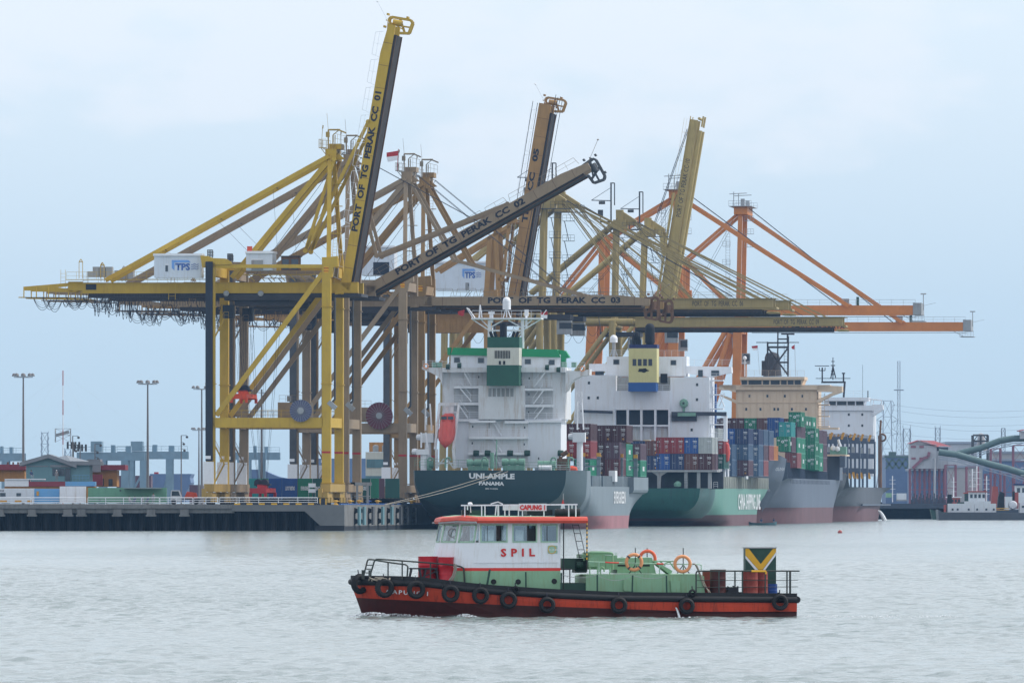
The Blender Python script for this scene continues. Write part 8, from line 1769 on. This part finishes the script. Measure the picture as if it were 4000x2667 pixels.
# ---------------------------------------------------------------- right background: bulk terminal, barges, towers
defm('conveyor_green', (.10, .165, .17), var=.1); defm('tower_wall', (.47, .50, .55), var=.06, dirt=.3, dirtcol=(.2, .2, .22)); defm('roof_red', (.52, .15, .17), var=.12); defm('trestle_red', (.29, .13, .18), var=.15); defm('barge_dark', (.045, .06, .09), var=.2, dirt=.4, dirtcol=(.06, .03, .03)); defm('tug_red', (.36, .08, .07), var=.15); defm('pylon_grey', (.30, .35, .43), var=0); defm('silo_grey', (.40, .40, .42), var=.08)  # far tones paled and blued: distance haze mixed into several of these colours
m = MB(); m.vprism([(Px(3340, 2560), 2560), (420, 2560), (900, 3900), (60, 3900)], 0, 2.6); o = m.build('terminal_ground', 'asphalt'); tag(o, 'low ground of the bulk terminal across the water', None, kind='structure')
dT = 2620.0
def X(px, d=dT): return Px(px, d)
def Zp(py, d=dT): return Pz(0, py, d)
T = thing('transfer_tower', 'grey clad transfer tower with red gabled roof on red steel legs', 'building')
m = MB(); m.box(X(3554), X(3658), dT, dT + 9, Zp(1830), Zp(1735)); m.prism([(X(3554), 0, Zp(1735)), (X(3583), 0, Zp(1721)), (X(3615), 0, Zp(1723)), (X(3658), 0, Zp(1740))], dT, dT + 9); m.build('wall', 'tower_wall', T); m = MB(); m.box(X(3658), X(3705), dT + .5, dT + 9, Zp(1830), Zp(1742)); m.build('wall', 'tower_wall', T)
m = MB(); a = [(X(3548), dT - .6, Zp(1731)), (X(3585), dT - .6, Zp(1718)), (X(3655), dT - .6, Zp(1722)), (X(3725), dT - .6, Zp(1743)), (X(3660), dT - .6, Zp(1745)), (X(3590), dT - .6, Zp(1720))]
m.prism([(X(3548), 0, Zp(1731)), (X(3585), 0, Zp(1718)), (X(3590), 0, Zp(1721)), (X(3552), 0, Zp(1733))], dT - .6, dT + 9.5); m.add([(X(3585), dT - .7, Zp(1718)), (X(3656), dT + 9.5, Zp(1720)), (X(3724), dT + 9.5, Zp(1743)), (X(3662), dT - .7, Zp(1744))], [(0, 3, 2, 1), (0, 1, 2, 3)]); m.build('roof', 'roof_red', T)
for r in ((3558, 1740, 3578, 1749), (3591, 1740, 3609, 1749), (3560, 1786, 3577, 1794), (3591, 1786, 3608, 1794)): m = MB(); m.box(X(r[0]), X(r[2]), dT - .15, dT - .02, Zp(r[3]), Zp(r[1])); m.build('louvre', 'trestle_red', T)
m = MB(); m.box(X(3660), X(3704), dT + .3, dT + .5, Zp(1760), Zp(1746)); m.build('opening', 'recess', T)
m = MB(); pr = [(3565, 1828), (3605, 1790), (3625, 1784), (3630, 1765)]
for a, b in zip(pr, pr[1:]): m.beam((X(a[0]), dT - .4, Zp(a[1])), (X(b[0]), dT - .4, Zp(b[1])), .7, .5)
m.build('stairs', 'trestle_red', T); m = MB(); m.tube((X(3651), dT - .3, Zp(1960)), (X(3651), dT - .3, Zp(1790)), .3, 6); m.build('downpipe', 'tower_wall', T)
def trestle(name, label, px0, px1, ytop, d, n=2, mt='trestle_red', depth=6, bay=4.0, r=.20):
    T = thing(name, label, 'steel trestle', None, 'red steel trestles of the bulk terminal'); m = MB(); zt = Zp(ytop, d); z0 = 2.0
    xs = [X(px0, d) + (X(px1, d) - X(px0, d)) * i / n for i in range(n + 1)]; k = max(2, int((zt - z0) / bay)); 
    for x in xs:
        for y in (0, depth): m.tube((x, d + y, z0), (x, d + y, zt), r, 5)
    for i in range(k + 1):
        z = z0 + (zt - z0) * i / k
        for a, b in zip(xs, xs[1:]):
            m.tube((a, d, z), (b, d, z), r * .6, 4); m.tube((a, d + depth, z), (b, d + depth, z), r * .6, 4)
            if i < k: z2 = z0 + (zt - z0) * (i + 1) / k; m.tube((a, d, z), (b, d, z2), r * .3, 3); m.tube((b, d, z), (a, d, z2), r * .3, 3)
    m.build('frame', mt, T); return T
trestle('steel_trestle', 'dense red steel legs right below the transfer tower', 3556, 3690, 1830, dT + 1, 7); m = MB()
trestle('steel_trestle', 'narrow red trestle just right of the transfer tower', 3695, 3735, 1815, dT - 6, 1); trestle('steel_trestle', 'red trestle under the middle of the descending conveyor', 3777, 3822, 1822, dT - 8, 1); trestle('steel_trestle', 'tall red trestle under the upper conveyor at the right edge', 3960, 4010, 1738, dT + 14, 1); trestle('steel_trestle', 'red trestle under the rising conveyor', 3872, 3910, 1752, dT + 14, 1)
trestle('steel_trestle', 'dense red steelwork at the foot of the conveyors near the right edge', 3850, 4040, 1850, dT + 20, 5)
def conveyor(name, label, pts, d, w_, depth=4.5):
    T = thing(name, label, 'conveyor', None, 'green covered conveyors'); m = MB(); P_ = [Vector((X(a, d), d, Zp(b, d))) for a, b in pts]
    for a, b in zip(P_, P_[1:]): m.tube(a + Vector((0, depth / 2, 0)), b + Vector((0, depth / 2, 0)), w_, 14)
    m.build('cover', 'conveyor_green', T, smooth=True); m = MB()
    for a, b in zip(P_, P_[1:]):
        dn = Vector((0, 0, -w_ - .3)); n = max(1, int((b - a).length / 2.5)); m.tube(a + dn, b + dn, .14, 4); m.tube(a + dn * 1.6, b + dn * 1.6, .14, 4)
        for i in range(n): p = a.lerp(b, i / n); q = a.lerp(b, (i + 1) / n); m.tube(p + dn, q + dn * 1.6, .08, 4); m.tube(p + dn * 1.6, q + dn, .08, 4)
    m.build('truss', 'pylon_grey', T)
conveyor('conveyor', 'green covered conveyor descending to the right edge from the transfer tower', [(3668, 1765), (3740, 1775), (3860, 1810), (3940, 1830), (4040, 1862)], dT - 7, .85)
conveyor('conveyor', 'green covered conveyor rising to the right behind the descending one', [(3740, 1772), (3830, 1750), (3910, 1720), (3960, 1712), (4040, 1711)], dT + 15, .85)
T = thing('conveyor_head_house', 'red roofed head house of the upper conveyor cut by the right edge', 'building'); m = MB(); m.box(X(3996), X(4060), dT + 12, dT + 20, Zp(1712), Zp(1682)); m.build('wall', 'tower_wall', T); m = MB(); m.prism([(X(3986), 0, Zp(1680)), (X(4060), 0, Zp(1664)), (X(4060), 0, Zp(1667)), (X(3990), 0, Zp(1683))], dT + 11, dT + 21); m.build('roof', 'roof_red', T)
T = thing('hopper_frame', 'square dark steel frame round a pale cone above the conveyors', 'hopper'); m = MB(); d = dT + 30
for px in (3801, 3831, 3860): m.tube((X(px, d), d, Zp(1800, d)), (X(px, d), d, Zp(1699, d)), .25, 5); m.tube((X(px, d), d + 5, Zp(1800, d)), (X(px, d), d + 5, Zp(1699, d)), .25, 5)
for py in (1699, 1722): m.tube((X(3801, d), d, Zp(py, d)), (X(3860, d), d, Zp(py, d)), .25, 5)
m.tube((X(3803, d), d, Zp(1722, d)), (X(3820, d), d, Zp(1700, d)), .12, 5); m.tube((X(3858, d), d, Zp(1722, d)), (X(3842, d), d, Zp(1700, d)), .12, 5); m.build('frame', 'dark_grey', T); m = MB(); m.lathe((X(3834, d), d + 2.5, Zp(1720, d)), [(0, 2), (.7, 1.7), (1, .4), (1.0, -.6), (1.8, -2.6), (0, -2.6)], 14); m.build('cone', 'silo_grey', T, smooth=True)
def shed(label, px1, py1, px2, py2, d, mt='silo_grey', depth=30):
    T = thing('warehouse', label, 'building', None, 'hazy sheds of the bulk terminal'); m = MB(); m.box(X(px1, d), X(px2, d), d, d + depth, 0, Zp(py1, d)); 
    m.build('wall', mt, T); m = MB(); m.box(X(px1, d) - .5, X(px2, d) + .5, d - .5, d + depth + .5, Zp(py1, d), Zp(py1, d) + .6); m.build('roof', 'pylon_grey', T)
shed('pale hazy warehouse seen through the red trestles', 3690, 1826, 3838, 1960, 2760, 'silo_grey'); shed('long pale warehouse roof behind the conveyor', 3700, 1733, 3815, 1800, 2800, 'tower_wall'); shed('low hazy dark building left of the transfer tower', 3460, 1785, 3560, 1960, 2700, 'shed_haze_blue'); shed('blue grey terminal building behind the dense red steelwork', 3838, 1800, 4060, 1960, 2850, 'shed_haze_blue'); shed('hazy dark shed directly below the transfer tower', 3562, 1838, 3700, 1960, 2640, 'shed_haze_blue'); shed('wide pale hazy roof along the right edge', 3880, 1770, 4060, 1800, 2950, 'silo_grey')
T = thing('pipe_bridge', 'hazy pale pipe bridge with trusses left of the transfer tower', 'pipe bridge'); d = 2680; m = MB(); m.box(X(3455, d), X(3556, d), d, d + 3, Zp(1788, d), Zp(1780, d))
for i in range(4): px = 3460 + i * 26; m.beam((X(px, d), d, Zp(1792, d)), (X(px + 26, d), d, Zp(1830, d)), .5, .3); m.beam((X(px + 26, d), d, Zp(1792, d)), (X(px, d), d, Zp(1830, d)), .5, .3)
m.box(X(3472, d), X(3500, d), d, d + 2, Zp(1780, d), Zp(1764, d)); m.build('truss', 'conveyor_green', T)
# pylons and lattice masts
def pylon(px, ytop, d, label, w_=2.6, arms=((1847, 40), (1640, 36), (1690, 38)), mt='pylon_grey', r=.12, base=None):
    T = thing('pylon', label, 'pylon', None, 'hazy lattice pylons'); x = X(px, d); T.location = (x, d, 2.5); h = Zp(ytop, d) - 2.5; base = base or w_ * 3
    m = MB(); m.lattice((0, 0, 0), (0, 0, h * .55), (base, w_), r, base * .9); m.lattice((0, 0, h * .55), (0, 0, h), (w_, w_ * .8), r, w_ * 1.3); m.build('tower', mt, T)
    for py, hw in arms:
        z = Zp(py, d) - 2.5; ww = hw * d / F; m = MB()
        for s in (-1, 1): m.tube((s * w_ / 2, 0, z - .8), (s * ww, 0, z), r * .8, 4); m.tube((s * w_ / 2, 0, z + 1.4), (s * ww, 0, z), r * .8, 4); m.tube((s * ww, 0, z), (s * ww * .7, 0, z - 3), r * .5, 4); m.tube((s * w_ * .6, 0, z - .8), (s * ww * .7, 0, z - 3), r * .5, 4)
        m.build('arm', mt, T)
pylon(3466, 1565, 3300, 'hazy power pylon with three pairs of arms left of the lattice mast', 3.0, ((1580, 28), (1640, 42), (1690, 42)), r=.13)
T = thing('lattice_mast', 'tall slender red and white lattice mast above the bulk terminal', 'lattice mast'); d = 3000; x = X(3511, d); T.location = (x, d, 2.5); h = Zp(1411, d) - 2.5
for i in range(8):
    t0, t1 = i / 8, (i + 1) / 8; wf = lambda t: max(.75, 2.2 * (1 - t / .62) + .75) * (1 if t < .62 else 1); m = MB(); m.lattice((0, 0, h * t0), (0, 0, h * t1), (wf(t0), wf(t1)), .085, 1.6); m.build('section', 'pylon_grey' if i % 2 else 'mast_pink' if 'mast_pink' in M else 'pylon_grey', T)
m = MB(); z = Zp(1525, d) - 2.5; m.box(-1.4, 1.4, -1.4, 1.4, z, z + .3); m.build('platform', 'pylon_grey', T)
pylon(3542, 1674, 2900, 'short antenna tower crowded with dishes beside the transfer tower', 2.2, ((1700, 16), (1720, 14), (1680, 14), (1740, 14)), base=2.6)
pylon(3663, 1670, 3050, 'hazy antenna tower right behind the red gabled roof', 1.6, ((1680, 10), (1700, 9)), base=1.8); pylon(3919, 1672, 3050, 'hazy thin antenna tower above the rising conveyor', 1.2, ((1690, 8), (1700, 8)), base=1.6); pylon(175, 1690, 3600, 'hazy power pylon left of the gabled office roof', 2.6, ((1700, 12), (1725, 12), (1750, 12)), r=.16); pylon(265, 1755, 3700, 'farther hazy power pylon above the gabled roof', 2.6, ((1765, 9), (1780, 9)), r=.16)
m = MB()
for y0, sag in ((1580, 6), (1640, 5), (1645, 9), (1690, 6), (1600, 7)):
    pr = None
    for i in range(25): t = i / 24; px = 3480 + 700 * t; q = Vector((X(px, 3300 + 60 * t), 3300 + 60 * t, Zp(y0 + 4 * sag * t * (1 - t) * 4, 3300))); pr = (m.tube(pr, q, .04, 3, cap=False) and q) if pr is not None else q
o = m.build('power_lines', 'pylon_grey'); tag(o, 'thin hazy power lines running right from the pylon', 'power lines')
# barges and tugs
def barge(label, px1, px2, ytop, yb, d, mt='barge_dark', depth=18, rake=14):
    T = thing('barge', label, 'barge', None, 'barges and tugs at the bulk terminal'); T.location = (X(px1, d), d, 0); L_ = X(px2, d) - X(px1, d); zt = Zp(ytop, d); rk = rake * d / F
    m = MB(); m.prism([(0, 0, zt + .8), (rk * 2, 0, zt + .5), (rk * 3, 0, zt), (L_, 0, zt), (L_, 0, -1), (rk, 0, -1), (rk * .5, 0, zt * .4)], 0, depth); m.build('hull', mt, T); return T
Tb = barge('dark barge with a white deckhouse and green machine behind the farthest ship', 3425, 3700, 1966, 2021, 2560, rake=8)
def onb(T, mt, px1, py1, px2, py2, d, depth, name, dy=0):
    m = MB(); o_ = T.location; m.box(X(px1, d) - o_.x, X(px2, d) - o_.x, dy, dy + depth, Zp(py2, d), Zp(py1, d)); return m.build(name, mt, T)
onb(Tb, 'cabin_white', 3506, 1926, 3542, 1950, 2560, 5, 'deckhouse', 2); onb(Tb, 'boat_mint', 3463, 1925, 3484, 1942, 2560, 3, 'machine', 2); onb(Tb, 'grey_steel', 3505, 1950, 3545, 1956, 2560, 5, 'deck_frame', 2)
m = MB()
for i in range(26): px = 3560 + i * 5.3; x = X(px, 2560) - Tb.location.x; hh = 1 + (i * 7 % 5) * .4; m.box(x, x + .25, 3, 4, Zp(1966, 2560), Zp(1966, 2560) + hh)
m.build('cargo_posts', 'barge_dark', Tb)
T2b = barge('long grey barge with a row of white accommodation cabins at lower right', 3664, 4060, 2002, 2029, 2420, 'hull_slate_dark', 14, 5)
for i in range(2): onb(T2b, 'cabin_white', 3707 + i * 101, 1966, 3807 + i * 86, 2000, 2420, 6, 'accommodation', 2)
for px in (3722, 3742, 3785, 3818, 3854, 3883): m = MB(); x = X(px, 2420) - T2b.location.x; m.box(x - .2, x + .25, 1.9, 1.99, Zp(1993, 2420), Zp(1985, 2420)); m.build('window', 'window_dark', T2b)
onb(T2b, 'bollard_amber', 3892, 1983, 3942, 1986, 2420, .3, 'handrail', 1); onb(T2b, 'bollard_amber', 3892, 1990, 3942, 1992, 2420, .3, 'handrail', 1)
def tug(label, px, d, s=1.0, hull='barge_dark', top='cabin_white', roof='tug_red', mir=1):
    T = thing('tug', label, 'tug', None, 'barges and tugs at the bulk terminal'); T.location = (X(px, d), d, 0); T.scale = (s, s, s)
    m = MB(); m.prism([(mir * a, 0, b) for a, b in ((-9, 2.8), (-6, 2.0), (7, 1.8), (9, 2.6), (8.2, -1), (-8, -1))], 0, 6); m.build('hull', hull, T)
    m = MB(); m.box(-5 * mir if mir > 0 else -2, 2 if mir > 0 else 5, 1, 5, 1.9, 4.4); m.box(-4 if mir > 0 else 0, 0 if mir > 0 else 4, 1.5, 4.5, 4.4, 6.6); m.build('wheelhouse', top, T); m = MB(); m.box((-4.4 if mir > 0 else -.4), (.4 if mir > 0 else 4.4), 1.1, 4.9, 6.6, 6.9); m.build('roof', roof, T); m = MB()
    for i in range(4): x = (-3.7 + i) if mir > 0 else (.3 + i); m.box(x, x + .6, 1.44, 1.49, 5.2, 6.1)
    m.build('window', 'window_dark', T); m = MB(); m.tube((-2 * mir, 3, 6.9), (-2 * mir, 3, 13), .14, 6)
    for z in (8.5, 10, 11.5): m.tube((-2 * mir - .9, 3, z), (-2 * mir + .9, 3, z), .07, 4)
    m.build('mast', 'board_white', T); m = MB(); m.prism([(3.0 * mir, 0, 1.9), (4.8 * mir, 0, 1.9), (4.4 * mir, 0, 6.4), (3.4 * mir, 0, 6.4)], 2, 4); m.build('funnel', 'soot' if roof == 'tug_red' else 'tug_red', T)
tug('tug with orange roof and white wheelhouse moored behind the cabin barge', 3850, 2500, 1.0); tug('green tug half hidden behind the cabin barge', 3770, 2520, .95, 'boat_green', 'boat_green', 'tug_red', -1); tug('red tug at the left end of the cabin barge', 3752, 2540, .8, 'tug_red', 'tug_red', 'board_white'); tug('dark tug with tall red funnel at the right edge', 3968, 2480, 1.25, 'barge_dark', 'cabin_white', 'funnel_navy', -1)
T = thing('smoke_stack', 'black raked stack standing on the right barge', 'stack'); d = 2430; m = MB(); m.prism([(X(a, d), 0, Zp(b, d)) for a, b in ((3898, 1985), (3925, 1985), (3925, 1925), (3908, 1918), (3902, 1940))], d + 2, d + 6); m.build('stack', 'soot', T); T = thing('smoke_stack', 'red stack with black top at the far right', 'stack'); m = MB(); m.prism([(X(a, d), 0, Zp(b, d)) for a, b in ((3960, 1985), (3980, 1985), (3980, 1922), (3964, 1922))], d + 2, d + 5); m.mi(1); m.box(X(3958, d), X(3966, d), d + 2, d + 5, Zp(1960, d), Zp(1918, d)); m.build('stack', ['tug_red', 'soot'], T)
T = thing('deck_cylinder', 'white curved tank end beside the red stack at right', 'tank'); m = MB(); m.lathe((X(3958, d), d + 2, Zp(1972, d)), [(0, -.6), (.8, -.5), (1.1, 0), (1.1, 1.8), (0, 1.8)], 16, 'y'); m.build('tank', 'cabin_white', T, smooth=True)
T = thing('white_barge_house', 'white deckhouse with dark windows cut by the right edge', 'deckhouse'); m = MB(); m.box(X(3984, d), X(4060, d), d + 1, d + 6, Zp(2006, d), Zp(1963, d)); m.build('wall', 'cabin_white', T); m = MB(); m.box(X(3992, d), X(4050, d), d + .9, d + .98, Zp(1982, d), Zp(1974, d)); m.build('window', 'window_dark', T)
for px, d, lb in ((3488, 2600, 'thin white mast on the dark barge behind the last ship'), (3856, 2540, 'white signal mast above the orange roofed tug')):
    T = thing('signal_mast', lb, 'mast'); T.location = (X(px, d), d, 0); z0, z1 = Zp(1960, d), Zp(1858, d); m = MB(); m.tube((0, 3, z0), (0, 3, z1), .12, 6)
    for k in (.3, .5, .7, .85): m.tube((-.8, 3, z0 + (z1 - z0) * k), (.8, 3, z0 + (z1 - z0) * k), .06, 4)
    m.build('mast', 'board_white', T)
# rowing boat near the hulls
F5 = G(2980, 1888, 0, 0); T = thing('sampan', 'small low wooden boat with two men under the mint green bow', 'boat', F5); m = MB(); ls = []
for x, w_, z in ((-2.65, .05, .62), (-2.0, .4, .42), (-1, .62, .34), (0, .68, .32), (1, .62, .34), (2, .4, .44), (2.6, .05, .66)): ls.append((x, w_, z))
for a, b in zip(ls, ls[1:]):
    for s in (-1, 1): m.add([(a[0], s * a[1], a[2]), (b[0], s * b[1], b[2]), (b[0] * .95, s * b[1] * .6, -.1), (a[0] * .95, s * a[1] * .6, -.1)], [(0, 1, 2, 3)])
    m.add([(a[0], -a[1], a[2] - .1), (b[0], -b[1], b[2] - .1), (b[0], b[1], b[2] - .1), (a[0], a[1], a[2] - .1)], [(0, 3, 2, 1)])
m.build('hull', 'fender_blue', T)
person(F5, (-.3, 0, .15), 0, 'man sitting in the middle of the small wooden boat', 'cloth_blue', 'sit', s=.9); person(F5, (2.0, 0, .25), 0, 'man sitting at the right end of the small wooden boat', 'cloth_blue', 'sit', s=.8)
m = MB(); m.lathe((0, 0, 0), [(0, -.2), (.3, -.1), (.3, .15), (.12, .3), (0, .32)], 12); o = m.build('buoy', 'tug_red', smooth=True); o.location = (Px(3281, 1400), 1400, .05); tag(o, 'tiny red buoy floating far out on the water at right', 'buoy')
# ---------------------------------------------------------------- the air
def haze():
    b = MB(); b.box(-3900, 3900, -60, 5400, -12, 112)
    m = bpy.data.materials.new('haze'); m.use_nodes = True; t = m.node_tree; t.nodes.clear()
    o = t.nodes.new('ShaderNodeOutputMaterial'); v = t.nodes.new('ShaderNodeVolumePrincipled')
    v.inputs['Color'].default_value = (.34, .62, 1.0, 1); v.inputs['Density'].default_value = HAZE; v.inputs['Anisotropy'].default_value = .0
    t.links.new(v.outputs[0], o.inputs['Volume'])
    h = b.build('haze', m); tag(h, 'pale blue haze filling the air over the harbour', None, kind='stuff')
HAZE = 0.000038
haze()
